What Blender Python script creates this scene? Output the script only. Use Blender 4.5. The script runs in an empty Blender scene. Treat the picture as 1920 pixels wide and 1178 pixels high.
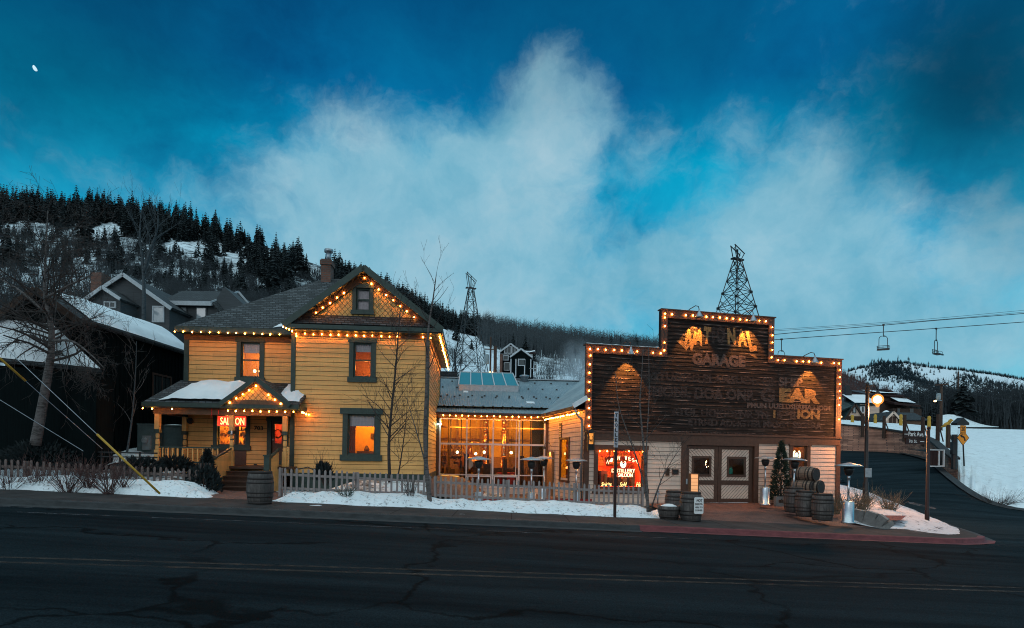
import bpy, math, random
import numpy as np
from mathutils import Vector, Matrix, noise as mnoise

R = math.radians
rnd = random.Random(7)
sc = bpy.context.scene
COL = sc.collection

# ------------------------------------------------------------------ camera geometry
FPX, ROLL, CX, HY, CZ = 1100.0, 0.016, 960.0, 855.0, 2.03
cT, sT = math.cos(ROLL), math.sin(ROLL)

def ray(px, py):
    a = (px - CX) / FPX
    b = (HY - py) / FPX
    return (a * cT - b * sT, a * sT + b * cT)

def at(px, py, Y):
    """world point seen at a photograph pixel, Y metres away"""
    rx, rz = ray(px, py)
    return Vector((rx * Y, Y, CZ + rz * Y))

class Frame:
    """a building's own axes: x along its front, y into it, z up"""
    def __init__(s, ox, oy, oz, deg):
        s.ox, s.oy, s.oz, s.yaw = ox, oy, oz, R(deg)
        s.c, s.s = math.cos(s.yaw), math.sin(s.yaw)
    def on(s, px, py, off=0.0):
        rx, rz = ray(px, py)
        t = (off - s.ox * s.s + s.oy * s.c) / (-rx * s.s + s.c)
        return ((rx * t - s.ox) * s.c + (t - s.oy) * s.s, CZ + rz * t - s.oz)
    def x(s, px, off=0.0, py=750):
        return s.on(px, py, off)[0]
    def z(s, px, py, off=0.0):
        return s.on(px, py, off)[1]
    def world(s, lx, ly, lz=0.0):
        return Vector((s.ox + lx * s.c - ly * s.s, s.oy + lx * s.s + ly * s.c, s.oz + lz))
    def local(s, w):
        dx, dy = w[0] - s.ox, w[1] - s.oy
        return Vector((dx * s.c + dy * s.s, -dx * s.s + dy * s.c, w[2] - s.oz))

# ------------------------------------------------------------------ mesh collecting
class MB:
    def __init__(s):
        s.v, s.f, s.m = [], [], []
    def poly(s, pts, m=0):
        i = len(s.v)
        s.v.extend(tuple(p) for p in pts)
        s.f.append(tuple(range(i, i + len(pts))))
        s.m.append(m)
    def box(s, x0, x1, y0, y1, z0, z1, m=0):
        i = len(s.v)
        s.v += [(x0,y0,z0),(x1,y0,z0),(x1,y1,z0),(x0,y1,z0),(x0,y0,z1),(x1,y0,z1),(x1,y1,z1),(x0,y1,z1)]
        for q in ((0,3,2,1),(4,5,6,7),(0,1,5,4),(1,2,6,5),(2,3,7,6),(3,0,4,7)):
            s.f.append(tuple(i + k for k in q)); s.m.append(m)
        return s
    def bar(s, p, q, w, h=None, m=0, up=(0,0,1)):
        p, q = Vector(p), Vector(q)
        h = w if h is None else h
        d = (q - p)
        if d.length < 1e-6: return s
        d.normalize()
        u = d.cross(Vector(up))
        if u.length < 1e-4: u = d.cross(Vector((0,1,0)))
        u.normalize(); n = u.cross(d).normalized()
        i = len(s.v)
        for e in (p, q):
            for a, b in ((-1,-1),(1,-1),(1,1),(-1,1)):
                s.v.append(tuple(e + u * (a * w / 2) + n * (b * h / 2)))
        for k in ((0,1,5,4),(1,2,6,5),(2,3,7,6),(3,0,4,7),(3,2,1,0),(4,5,6,7)):
            s.f.append(tuple(i + j for j in k)); s.m.append(m)
        return s
    def tube(s, pts, r, n=6, m=0, cap=True):
        pts = [Vector(p) for p in pts]
        rs = r if isinstance(r, (list, tuple)) else [r] * len(pts)
        i0 = len(s.v); prev = None
        for k, p in enumerate(pts):
            if k == 0: d = pts[1] - p
            elif k == len(pts) - 1: d = p - pts[k-1]
            else: d = pts[k+1] - pts[k-1]
            d.normalize()
            if prev is None:
                u = d.cross(Vector((0,0,1)))
                if u.length < 1e-3: u = d.cross(Vector((0,1,0)))
            else:
                u = prev - d * prev.dot(d)
                if u.length < 1e-4: u = d.cross(Vector((1,0.3,0.2)))
            u.normalize(); prev = u
            w = d.cross(u)
            for j in range(n):
                a = 2 * math.pi * j / n
                s.v.append(tuple(p + (u * math.cos(a) + w * math.sin(a)) * rs[k]))
        for k in range(len(pts) - 1):
            for j in range(n):
                a, b = i0 + k*n + j, i0 + k*n + (j+1) % n
                s.f.append((a, b, b + n, a + n)); s.m.append(m)
        if cap:
            s.f.append(tuple(i0 + j for j in range(n))[::-1]); s.m.append(m)
            e = i0 + (len(pts)-1) * n
            s.f.append(tuple(e + j for j in range(n))); s.m.append(m)
        return s
    def lathe(s, prof, n=16, c=(0,0,0), m=0, axis='z'):
        i0 = len(s.v)
        for r, z in prof:
            for j in range(n):
                a = 2 * math.pi * j / n
                x, y = r * math.cos(a), r * math.sin(a)
                if axis == 'z': p = (c[0]+x, c[1]+y, c[2]+z)
                elif axis == 'y': p = (c[0]+x, c[1]+z, c[2]-y)
                else: p = (c[0]+z, c[1]+x, c[2]+y)
                s.v.append(p)
        for k in range(len(prof) - 1):
            for j in range(n):
                a, b = i0 + k*n + j, i0 + k*n + (j+1) % n
                s.f.append((a, b, b+n, a+n)); s.m.append(m)
        for k, rev in ((0, True), (len(prof)-1, False)):
            if prof[k][0] > 1e-4:
                q = tuple(i0 + k*n + j for j in range(n))
                s.f.append(q[::-1] if rev else q); s.m.append(m)
        return s
    def sphere(s, c, r, n=10, k=6, m=0, sz=1.0):
        return s.lathe([(max(1e-5, r*math.sin(math.pi*i/k)), -r*sz*math.cos(math.pi*i/k)) for i in range(k+1)], n, c, m)
    def prism(s, pts, y0, y1, m=0):
        """outline in x,z swept from y0 to y1"""
        n = len(pts)
        i = len(s.v)
        s.v += [(x, y0, z) for x, z in pts] + [(x, y1, z) for x, z in pts]
        s.f.append(tuple(range(i, i+n))); s.m.append(m)
        s.f.append(tuple(range(i+2*n-1, i+n-1, -1))); s.m.append(m)
        for k in range(n):
            l = (k+1) % n
            s.f.append((i+k, i+n+k, i+n+l, i+l)); s.m.append(m)
        return s
    def grid(s, rows, m=0):
        """rows of points of equal length"""
        i0 = len(s.v); w = len(rows[0])
        for r in rows: s.v += [tuple(p) for p in r]
        for a in range(len(rows)-1):
            for b in range(w-1):
                q = i0 + a*w + b
                s.f.append((q, q+1, q+w+1, q+w)); s.m.append(m)
        return s
    def slab(s, a, b, c, d, t, m=0):
        """a four-cornered sheet with thickness t below it"""
        top = [Vector(p) for p in (a, b, c, d)]
        nrm = (top[1]-top[0]).cross(top[3]-top[0]).normalized()
        if nrm.z < 0: nrm = -nrm
        bot = [p - nrm * t for p in top]
        i = len(s.v)
        s.v += [tuple(p) for p in top + bot]
        for q in ((0,1,2,3),(7,6,5,4),(0,4,5,1),(1,5,6,2),(2,6,7,3),(3,7,4,0)):
            s.f.append(tuple(i+k for k in q)); s.m.append(m)
        return s
    def mesh(s, me, mat, m=0):
        i = len(s.v)
        s.v += [tuple(mat @ v.co) for v in me.vertices]
        for p in me.polygons:
            s.f.append(tuple(i + k for k in p.vertices)); s.m.append(m)
        return s
    def data(s, name, mats, smooth=False):
        me = bpy.data.meshes.new(name)
        me.from_pydata(s.v, [], s.f)
        for mt in (mats if isinstance(mats, (list, tuple)) else [mats]):
            me.materials.append(mt)
        if len(me.polygons) == len(s.m):
            me.polygons.foreach_set('material_index', s.m)
        if smooth:
            me.polygons.foreach_set('use_smooth', [True] * len(me.polygons))
        me.update()
        return me
    def build(s, name, mats, parent=None, smooth=False, loc=None):
        o = bpy.data.objects.new(name, s.data(name, mats, smooth))
        COL.objects.link(o)
        if parent: o.parent = parent
        if loc is not None: o.location = loc
        return o

def tag(o, label=None, cat=None, group=None, kind=None):
    if label: o['label'] = label
    if cat: o['category'] = cat
    if group: o['group'] = group
    if kind: o['kind'] = kind
    return o

def thing(name, label, cat, loc=(0,0,0), rz=0.0, group=None):
    o = bpy.data.objects.new(name, None)
    COL.objects.link(o)
    o.empty_display_size = 0.2
    o.location = loc; o.rotation_euler = (0, 0, rz)
    return tag(o, label, cat, group)

def link_copy(src, parent=None):
    c = src.copy(); COL.objects.link(c)
    c.parent = parent
    for ch in list(src.children): link_copy(ch, c)
    return c

def dup(root, label, loc, rz=None, group=None, scale=None):
    c = link_copy(root)
    c.location = loc
    if rz is not None: c.rotation_euler = (0, 0, rz)
    if scale is not None: c.scale = scale
    c['label'] = label
    if group: c['group'] = group
    return c

def lamp(kind, loc, energy, color, parent=None, radius=0.05, **kw):
    l = bpy.data.lights.new('lamp_light', kind)
    l.energy = energy; l.color = color
    if kind in ('POINT', 'SPOT'): l.shadow_soft_size = radius
    for k, v in kw.items(): setattr(l, k, v)
    o = bpy.data.objects.new('lamp_light', l)
    COL.objects.link(o); o.location = loc
    if parent: o.parent = parent
    return o

# ------------------------------------------------------------------ lettering
_txt = {}
def text_data(body, bold=0.0, shear=0.0, depth=0.004, spacing=1.0):
    key = (body, bold, shear, depth, spacing)
    if key not in _txt:
        cu = bpy.data.curves.new('lettering', 'FONT')
        cu.body = body; cu.size = 1.0; cu.offset = bold; cu.shear = shear
        cu.extrude = depth; cu.resolution_u = 3; cu.space_character = spacing
        o = bpy.data.objects.new('lettering', cu)
        COL.objects.link(o)
        bpy.context.view_layer.update()
        me = bpy.data.meshes.new_from_object(o.evaluated_get(bpy.context.evaluated_depsgraph_get()))
        bpy.data.objects.remove(o)
        xs = [v.co.x for v in me.vertices] or [0, 1]; ys = [v.co.y for v in me.vertices] or [0, 1]
        _txt[key] = (me, min(xs), max(xs), min(ys), max(ys))
    return _txt[key]

def put_text(mb, body, x0, x1, z0, z1, y, m=0, bold=0.02, shear=0.0, rot=0.0, spacing=1.0, depth=0.003):
    """fit words in a rectangle of an x,z wall that looks toward -y"""
    me, a, b, c, d = text_data(body, bold, shear, depth, spacing)
    sx, sz = (x1-x0)/(b-a), (z1-z0)/(d-c)
    M = Matrix.Translation(((x0+x1)/2, y, (z0+z1)/2)) @ Matrix.Rotation(-rot, 4, 'Y') @ Matrix(
        ((sx,0,0,-sx*(a+b)/2),(0,0,-1,0),(0,sz,0,-sz*(c+d)/2),(0,0,0,1)))
    mb.mesh(me, M, m)

# ------------------------------------------------------------------ materials
def newmat(name):
    m = bpy.data.materials.new(name); m.use_nodes = True
    nt = m.node_tree; b = nt.nodes['Principled BSDF']
    return m, nt, b

def N(nt, t, **kw):
    n = nt.nodes.new(t)
    for k, v in kw.items():
        if k.startswith('i_'):
            key = k[2:]
            n.inputs[int(key) if key.isdigit() else key.replace('_', ' ')].default_value = v
        else: setattr(n, k, v)
    return n

def L(nt, a, b): nt.links.new(a, b)

def obj_co(nt, scale=(1,1,1), rot=(0,0,0)):
    tc = N(nt, 'ShaderNodeTexCoord'); mp = N(nt, 'ShaderNodeMapping')
    mp.inputs['Scale'].default_value = scale; mp.inputs['Rotation'].default_value = rot
    L(nt, tc.outputs['Object'], mp.inputs['Vector'])
    return mp.outputs['Vector']

def ramp(nt, fac, stops):
    r = N(nt, 'ShaderNodeValToRGB')
    e = r.color_ramp.elements
    while len(e) < len(stops): e.new(0.5)
    for k, (p, c) in enumerate(stops):
        e[k].position = p; e[k].color = (*c, 1) if len(c) == 3 else c
    L(nt, fac, r.inputs['Fac'])
    return r.outputs['Color']

def mth(nt, op, a, b=None, c=None, clamp=False):
    n = N(nt, 'ShaderNodeMath', operation=op, use_clamp=clamp)
    for k, v in enumerate((a, b, c)):
        if v is None: continue
        if isinstance(v, (int, float)): n.inputs[k].default_value = v
        else: L(nt, v, n.inputs[k])
    return n.outputs[0]

def mixc(nt, fac, a, b, mode='MIX'):
    n = N(nt, 'ShaderNodeMix', data_type='RGBA', blend_type=mode)
    for k, v in ((0, fac), (6, a), (7, b)):
        if isinstance(v, (int, float)): n.inputs[k].default_value = v
        elif isinstance(v, tuple): n.inputs[k].default_value = (*v, 1) if len(v) == 3 else v
        else: L(nt, v, n.inputs[k])
    return n.outputs[2]

def noise_out(nt, vec, scale, detail=4, rough=0.55):
    n = N(nt, 'ShaderNodeTexNoise'); n.inputs['Scale'].default_value = scale
    n.inputs['Detail'].default_value = detail; n.inputs['Roughness'].default_value = rough
    L(nt, vec, n.inputs['Vector'])
    return n.outputs['Fac']

def bump(nt, b, h, strength=0.3, dist=0.02):
    n = N(nt, 'ShaderNodeBump'); n.inputs['Strength'].default_value = strength
    n.inputs['Distance'].default_value = dist
    L(nt, h, n.inputs['Height']); L(nt, n.outputs[0], b.inputs['Normal'])

def paint(name, c, rough=0.6, var=0.25, scale=(3,3,3), metal=0.0, b_=0.15, spec=0.3):
    """a plain surface with some wear in it"""
    m, nt, b = newmat(name)
    v = obj_co(nt, scale)
    n = noise_out(nt, v, 2.5, 6, 0.65)
    lo = tuple(x * (1 - var) for x in c); hi = tuple(min(1, x * (1 + var)) for x in c)
    L(nt, ramp(nt, n, [(0.3, lo), (0.7, hi)]), b.inputs['Base Color'])
    b.inputs['Roughness'].default_value = rough; b.inputs['Metallic'].default_value = metal
    b.inputs['Specular IOR Level'].default_value = spec
    if b_: bump(nt, b, n, b_, 0.01)
    return m

def glow(name, c, s):
    m, nt, b = newmat(name)
    b.inputs['Base Color'].default_value = (*[0.5 * x for x in c], 1)
    b.inputs['Emission Color'].default_value = (*c, 1)
    b.inputs['Emission Strength'].default_value = s
    return m

M = {}
def clapboard(name, c, step, z0=0.0):
    """painted boards: each a little different, with joints, fading and grime streaks"""
    m, nt, b = newmat(name)
    co = obj_co(nt); sp = N(nt, 'ShaderNodeSeparateXYZ'); L(nt, co, sp.inputs[0])
    bd = mth(nt, 'FLOOR', mth(nt, 'DIVIDE', mth(nt, 'SUBTRACT', sp.outputs[2], z0), step))
    wn = N(nt, 'ShaderNodeTexWhiteNoise', noise_dimensions='1D'); L(nt, bd, wn.inputs['W'])
    u = mth(nt, 'ADD', mth(nt, 'DIVIDE', mth(nt, 'ADD', sp.outputs[0], sp.outputs[1]), 3.4), mth(nt, 'MULTIPLY', wn.outputs['Value'], 7.0))
    jt = mth(nt, 'LESS_THAN', mth(nt, 'FRACT', u), 0.003)
    w2 = N(nt, 'ShaderNodeTexWhiteNoise', noise_dimensions='2D'); cb = N(nt, 'ShaderNodeCombineXYZ'); L(nt, mth(nt, 'FLOOR', u), cb.inputs[0]); L(nt, bd, cb.inputs[1]); L(nt, cb.outputs[0], w2.inputs['Vector'])
    n = noise_out(nt, obj_co(nt, (0.5, 1, 0.5)), 1.1, 6, 0.65); n2 = noise_out(nt, obj_co(nt, (5, 5, 0.6)), 1.6, 6, 0.7); n3 = noise_out(nt, obj_co(nt, (1.2, 1.2, 26)), 2, 4, 0.6)
    k = mth(nt, 'ADD', mth(nt, 'ADD', mth(nt, 'MULTIPLY', n, 0.5), mth(nt, 'MULTIPLY', n2, 0.3)), mth(nt, 'MULTIPLY', n3, 0.2))
    col = ramp(nt, k, [(0.34, tuple(x*.76 for x in c)), (0.5, c), (0.66, tuple(min(1, x*1.12) for x in c))])
    col = mixc(nt, 1.0, col, ramp(nt, w2.outputs['Value'], [(0, (0.88, 0.88, 0.90)), (1, (1.08, 1.07, 1.05))]), 'MULTIPLY')
    L(nt, mixc(nt, mth(nt, 'MULTIPLY', jt, .5), col, tuple(x*.12 for x in c)), b.inputs['Base Color'])
    b.inputs['Roughness'].default_value = 0.6; b.inputs['Specular IOR Level'].default_value = 0.25
    bump(nt, b, mth(nt, 'ADD', n3, n2), 0.25, 0.012)
    return m
M['yellow'] = clapboard('yellow_board', (0.77, 0.405, 0.135), 0.187)
M['gap'] = paint('board_gap', (0.05, 0.03, 0.012), 0.9, 0.2)
M['pink'] = clapboard('beige_board', (0.70, 0.51, 0.40), 0.185)
M['pinkgap'] = paint('beige_gap', (0.09, 0.055, 0.04), 0.9, 0.2)
M['green'] = paint('green_trim', (0.030, 0.050, 0.042), 0.5, 0.25)
M['brown'] = paint('brown_trim', (0.085, 0.042, 0.028), 0.6, 0.25)
M['frieze'] = paint('frieze_board', (0.12, 0.065, 0.035), 0.6, 0.3)
M['dark'] = paint('dark_metal', (0.012, 0.013, 0.014), 0.45, 0.3, spec=0.4)
M['steel'] = paint('brushed_steel', (0.55, 0.56, 0.58), 0.32, 0.18, (4, 4, 20), 0.9, 0.03)
M['galv'] = paint('galvanised_metal', (0.33, 0.37, 0.40), 0.42, 0.2, (3,3,3), 0.7, 0.04)
M['whitemetal'] = paint('pale_frame', (0.80, 0.70, 0.66), 0.45, 0.08)
M['white'] = paint('white_paint', (0.72, 0.74, 0.75), 0.5, 0.08)
M['cable'] = paint('cable', (0.02, 0.025, 0.03), 0.5, 0.1)
M['grey'] = paint('grey_board', (0.055, 0.062, 0.066), 0.75, 0.25, (0.5, 3, 8))
M['greywhite'] = paint('pale_trim', (0.42, 0.45, 0.47), 0.6, 0.15)
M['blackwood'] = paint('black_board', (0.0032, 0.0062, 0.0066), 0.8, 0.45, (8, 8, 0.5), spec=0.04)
M['concrete'] = paint('concrete', (0.20, 0.19, 0.18), 0.85, 0.3, (2,2,2), 0, 0.4)
M['utility'] = paint('utility_grey_green', (0.085, 0.125, 0.125), 0.55, 0.2)
M['meter'] = paint('meter_grey', (0.22, 0.26, 0.27), 0.4, 0.2)
M['yellowguard'] = paint('yellow_plastic', (0.42, 0.25, 0.03), 0.5, 0.1)
M['orange_sign'] = paint('orange_sign', (0.80, 0.27, 0.015), 0.5, 0.05)
M['sign_black'] = paint('sign_black', (0.01, 0.01, 0.01), 0.5, 0.1)
M['sign_brown'] = paint('sign_brown', (0.030, 0.012, 0.010), 0.5, 0.1)
M['sign_grey'] = paint('sign_grey', (0.36, 0.36, 0.40), 0.5, 0.15)
M['sign_white'] = paint('sign_white', (0.78, 0.76, 0.74), 0.5, 0.06)
M['red_paint'] = paint('red_paint', (0.45, 0.02, 0.02), 0.5, 0.2)
M['greenbox'] = paint('green_sheet', (0.05, 0.10, 0.10), 0.6, 0.2)
M['post_yellow'] = paint('post_pad', (0.46, 0.25, 0.03), 0.6, 0.15)
M['post_dark'] = paint('post_wood', (0.055, 0.030, 0.020), 0.8, 0.4, (6, 6, 1))
M['copper'] = paint('copper', (0.60, 0.27, 0.12), 0.28, 0.2, (2,2,2), 0.95, 0.03)
M['room'] = paint('room_wall', (0.60, 0.34, 0.05), 0.8, 0.15)
M['roomwood'] = paint('room_wood', (0.24, 0.12, 0.05), 0.6, 0.35, (2, 2, 8))
M['roomred'] = paint('room_red', (0.55, 0.115, 0.045), 0.7, 0.2)
M['roomdark'] = paint('room_dark', (0.05, 0.03, 0.022), 0.8, 0.3)
M['shade'] = paint('window_blind', (0.52, 0.45, 0.48), 0.8, 0.12, (1, 1, 6))
M['bottle'] = paint('bottle_glass', (0.16, 0.07, 0.02), 0.15, 0.5, spec=0.6)
M['bottlegreen'] = paint('bottle_green', (0.02, 0.22, 0.16), 0.15, 0.3, spec=0.6)
M['redseat'] = paint('red_bench', (0.34, 0.03, 0.025), 0.6, 0.25)

M['bulb'] = glow('string_bulb', (1.0, 0.29, 0.030), 120)
M['globecore'] = glow('lamp_globe_core', (1.0, 0.62, 0.28), 22)
def frosted_globe():
    m, nt, b = newmat('lamp_globe'); out = nt.nodes['Material Output']; nt.nodes.remove(b)
    e = N(nt, 'ShaderNodeEmission'); e.inputs[0].default_value = (1, .30, .05, 1); e.inputs[1].default_value = 1.7
    tr = N(nt, 'ShaderNodeBsdfTransparent'); mx = N(nt, 'ShaderNodeMixShader'); mx.inputs[0].default_value = .6
    L(nt, tr.outputs[0], mx.inputs[1]); L(nt, e.outputs[0], mx.inputs[2]); L(nt, mx.outputs[0], out.inputs['Surface']); return m
M['globe'] = frosted_globe()
M['whitelamp'] = glow('flood_lamp', (0.55, 1.0, 0.95), 16)
M['warmlamp'] = glow('warm_lamp', (1.0, 0.62, 0.28), 12)
M['neonwhite'] = glow('neon_warm_white', (1.0, 0.72, 0.42), 2.6)
M['neonyellow'] = glow('neon_yellow', (1.0, 0.72, 0.25), 2.2)
M['neonred'] = glow('neon_red', (1.0, 0.045, 0.02), 2.6)
M['neonface'] = glow('neon_face', (0.80, 1.0, 0.82), 1.5)
M['signred'] = glow('lit_red_panel', (1.0, 0.035, 0.012), 0.85)
M['menu'] = glow('lit_menu', (1.0, 0.47, 0.20), 0.75)
M['lantern'] = glow('lit_sign_panel', (1.0, 0.36, 0.06), 0.8)
M['ember'] = glow('heater_ember', (1.0, 0.25, 0.05), 1.2)
M['moon'] = glow('moonlight', (0.60, 0.78, 0.84), 0.75)

def glass_mat(name, tint=(1,1,1), refl=0.16, rough=0.02):
    m, nt, b = newmat(name)
    out = nt.nodes['Material Output']; nt.nodes.remove(b)
    tr = N(nt, 'ShaderNodeBsdfTransparent'); tr.inputs[0].default_value = (*tint, 1)
    gl = N(nt, 'ShaderNodeBsdfGlossy'); gl.inputs['Roughness'].default_value = rough
    gl.inputs[0].default_value = (0.9, 0.95, 1, 1)
    fr = N(nt, 'ShaderNodeFresnel'); fr.inputs[0].default_value = 1.5
    f = mth(nt, 'ADD', fr.outputs[0], refl - 0.04, clamp=True)
    mx = N(nt, 'ShaderNodeMixShader'); L(nt, f, mx.inputs[0])
    L(nt, tr.outputs[0], mx.inputs[1]); L(nt, gl.outputs[0], mx.inputs[2])
    L(nt, mx.outputs[0], out.inputs['Surface'])
    return m
M['glass'] = glass_mat('window_glass', (0.96, 0.97, 0.96), 0.012)
M['skytint_glass'] = paint('sky_tinted_skylight', (0.045, 0.26, 0.30), 0.18, 0.06, b_=0, spec=0.6)  # reflected sky is put into the base colour as teal
M['coldglass'] = paint('cold_glass', (0.02, 0.03, 0.034), 0.12, 0.1, b_=0, spec=0.6)

def snow_mat(name, c=(0.80, 0.84, 0.86), dirt=0.5, dirt_c=(0.06, 0.055, 0.05), dscale=6, bstr=0.6):
    m, nt, b = newmat(name)
    v = obj_co(nt)
    n1 = noise_out(nt, v, 1.2, 6, 0.6); n2 = noise_out(nt, v, dscale, 8, 0.7); n3 = noise_out(nt, v, 14, 4, 0.6)
    base = ramp(nt, n1, [(0.3, tuple(x*0.86 for x in c)), (0.7, c)])
    n4 = noise_out(nt, v, dscale * 2.6, 6, 0.7)
    spots = ramp(nt, mth(nt, 'ADD', mth(nt, 'MULTIPLY', n2, 0.45), mth(nt, 'MULTIPLY', n4, 0.55)), [(0.535, (0,0,0)), (0.60, (1,1,1))])
    k = mth(nt, 'MULTIPLY', spots, dirt)
    L(nt, mixc(nt, k, base, dirt_c), b.inputs['Base Color'])
    b.inputs['Roughness'].default_value = 0.7
    b.inputs['Specular IOR Level'].default_value = 0.25
    h = mth(nt, 'ADD', mth(nt, 'MULTIPLY', n2, 0.7), mth(nt, 'MULTIPLY', n3, 0.3))
    bump(nt, b, h, bstr, 0.08)
    return m
M['snow'] = snow_mat('packed_snow', dirt=0.75, dscale=4.5)
M['oldsnow'] = snow_mat('trodden_snow', (0.62, 0.60, 0.62), 0.95, (0.045, 0.032, 0.028), 2.2, 0.8)
M['roofsnow'] = snow_mat('roof_snow', dirt=0.0, bstr=0.35)
M['field'] = snow_mat('field_snow', (0.80, 0.86, 0.88), 0.30, dscale=1.6, bstr=0.8)

def shingle_mat(name, c, hi, sx=1.0, sz=1.0):
    m, nt, b = newmat(name)
    tc = N(nt, 'ShaderNodeTexCoord'); sp = N(nt, 'ShaderNodeSeparateXYZ'); L(nt, tc.outputs['Object'], sp.inputs[0])
    u = mth(nt, 'ADD', sp.outputs[0], mth(nt, 'MULTIPLY', sp.outputs[1], 0.35))
    cb = N(nt, 'ShaderNodeCombineXYZ'); L(nt, u, cb.inputs[0]); L(nt, sp.outputs[2], cb.inputs[1])
    br = N(nt, 'ShaderNodeTexBrick'); L(nt, cb.outputs[0], br.inputs['Vector'])
    br.inputs['Scale'].default_value = 1.0; br.inputs['Brick Width'].default_value = 0.25 * sx
    br.inputs['Row Height'].default_value = 0.105 * sz; br.inputs['Mortar Size'].default_value = 0.019
    br.inputs['Mortar Smooth'].default_value = 0.2; br.inputs['Bias'].default_value = 0.0
    br.inputs['Color1'].default_value = (*c, 1); br.inputs['Color2'].default_value = (*hi, 1)
    br.inputs['Mortar'].default_value = (*[x*0.12 for x in c], 1)
    n = noise_out(nt, tc.outputs['Object'], 1.5, 5)
    k = ramp(nt, n, [(0.3, (0.6,0.6,0.6)), (0.7, (1.15,1.15,1.15))])
    L(nt, mixc(nt, 1.0, br.outputs['Color'], k, 'MULTIPLY'), b.inputs['Base Color'])
    b.inputs['Roughness'].default_value = 0.75
    bump(nt, b, mth(nt, 'SUBTRACT', 1.0, br.outputs['Fac']), 0.8, 0.03)
    return m
M['shingle'] = shingle_mat('roof_shingle', (0.014, 0.018, 0.021), (0.085, 0.095, 0.102))
M['greyroof'] = shingle_mat('grey_roof', (0.022, 0.028, 0.032), (0.045, 0.055, 0.06), 1.0, 1.0)
M['greenroof'] = shingle_mat('green_roof', (0.02, 0.045, 0.045), (0.03, 0.06, 0.06), 2.0, 2.0)

def brick_mat(name, c1, c2, mortar, w, h, ms=0.012, rough=0.85, plane='xz'):
    m, nt, b = newmat(name)
    tc = N(nt, 'ShaderNodeTexCoord'); sp = N(nt, 'ShaderNodeSeparateXYZ'); L(nt, tc.outputs['Object'], sp.inputs[0])
    cb = N(nt, 'ShaderNodeCombineXYZ')
    if plane == 'xz':
        L(nt, mth(nt, 'ADD', sp.outputs[0], mth(nt, 'MULTIPLY', sp.outputs[1], 0.6)), cb.inputs[0]); L(nt, sp.outputs[2], cb.inputs[1])
    else:
        L(nt, mth(nt, 'SUBTRACT', sp.outputs[0], sp.outputs[1]), cb.inputs[0]); L(nt, mth(nt, 'ADD', sp.outputs[1], sp.outputs[0]), cb.inputs[1])
    br = N(nt, 'ShaderNodeTexBrick'); L(nt, cb.outputs[0], br.inputs['Vector'])
    br.inputs['Scale'].default_value = 1.0; br.inputs['Brick Width'].default_value = w
    br.inputs['Row Height'].default_value = h; br.inputs['Mortar Size'].default_value = ms
    br.inputs['Color1'].default_value = (*c1, 1); br.inputs['Color2'].default_value = (*c2, 1)
    br.inputs['Mortar'].default_value = (*mortar, 1)
    n = noise_out(nt, tc.outputs['Object'], 0.9, 7, 0.65)
    k = ramp(nt, n, [(0.3, (0.55,0.55,0.55)), (0.72, (1.25,1.25,1.25))])
    L(nt, mixc(nt, 1.0, br.outputs['Color'], k, 'MULTIPLY'), b.inputs['Base Color'])
    b.inputs['Roughness'].default_value = rough
    bump(nt, b, mth(nt, 'SUBTRACT', 1.0, br.outputs['Fac']), 0.6, 0.015)
    return m
M['brick'] = brick_mat('chimney_brick', (0.20, 0.075, 0.045), (0.12, 0.05, 0.035), (0.10, 0.09, 0.08), 0.22, 0.085)
M['stonewall'] = brick_mat('retaining_brick', (0.66, 0.32, 0.21), (0.28, 0.135, 0.095), (0.14, 0.085, 0.07), 0.32, 0.12, 0.010)
M['paver'] = brick_mat('paver_brick', (0.20, 0.088, 0.064), (0.12, 0.055, 0.043), (0.045, 0.03, 0.026), 0.24, 0.12, 0.012, 0.75, 'xy')

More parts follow.
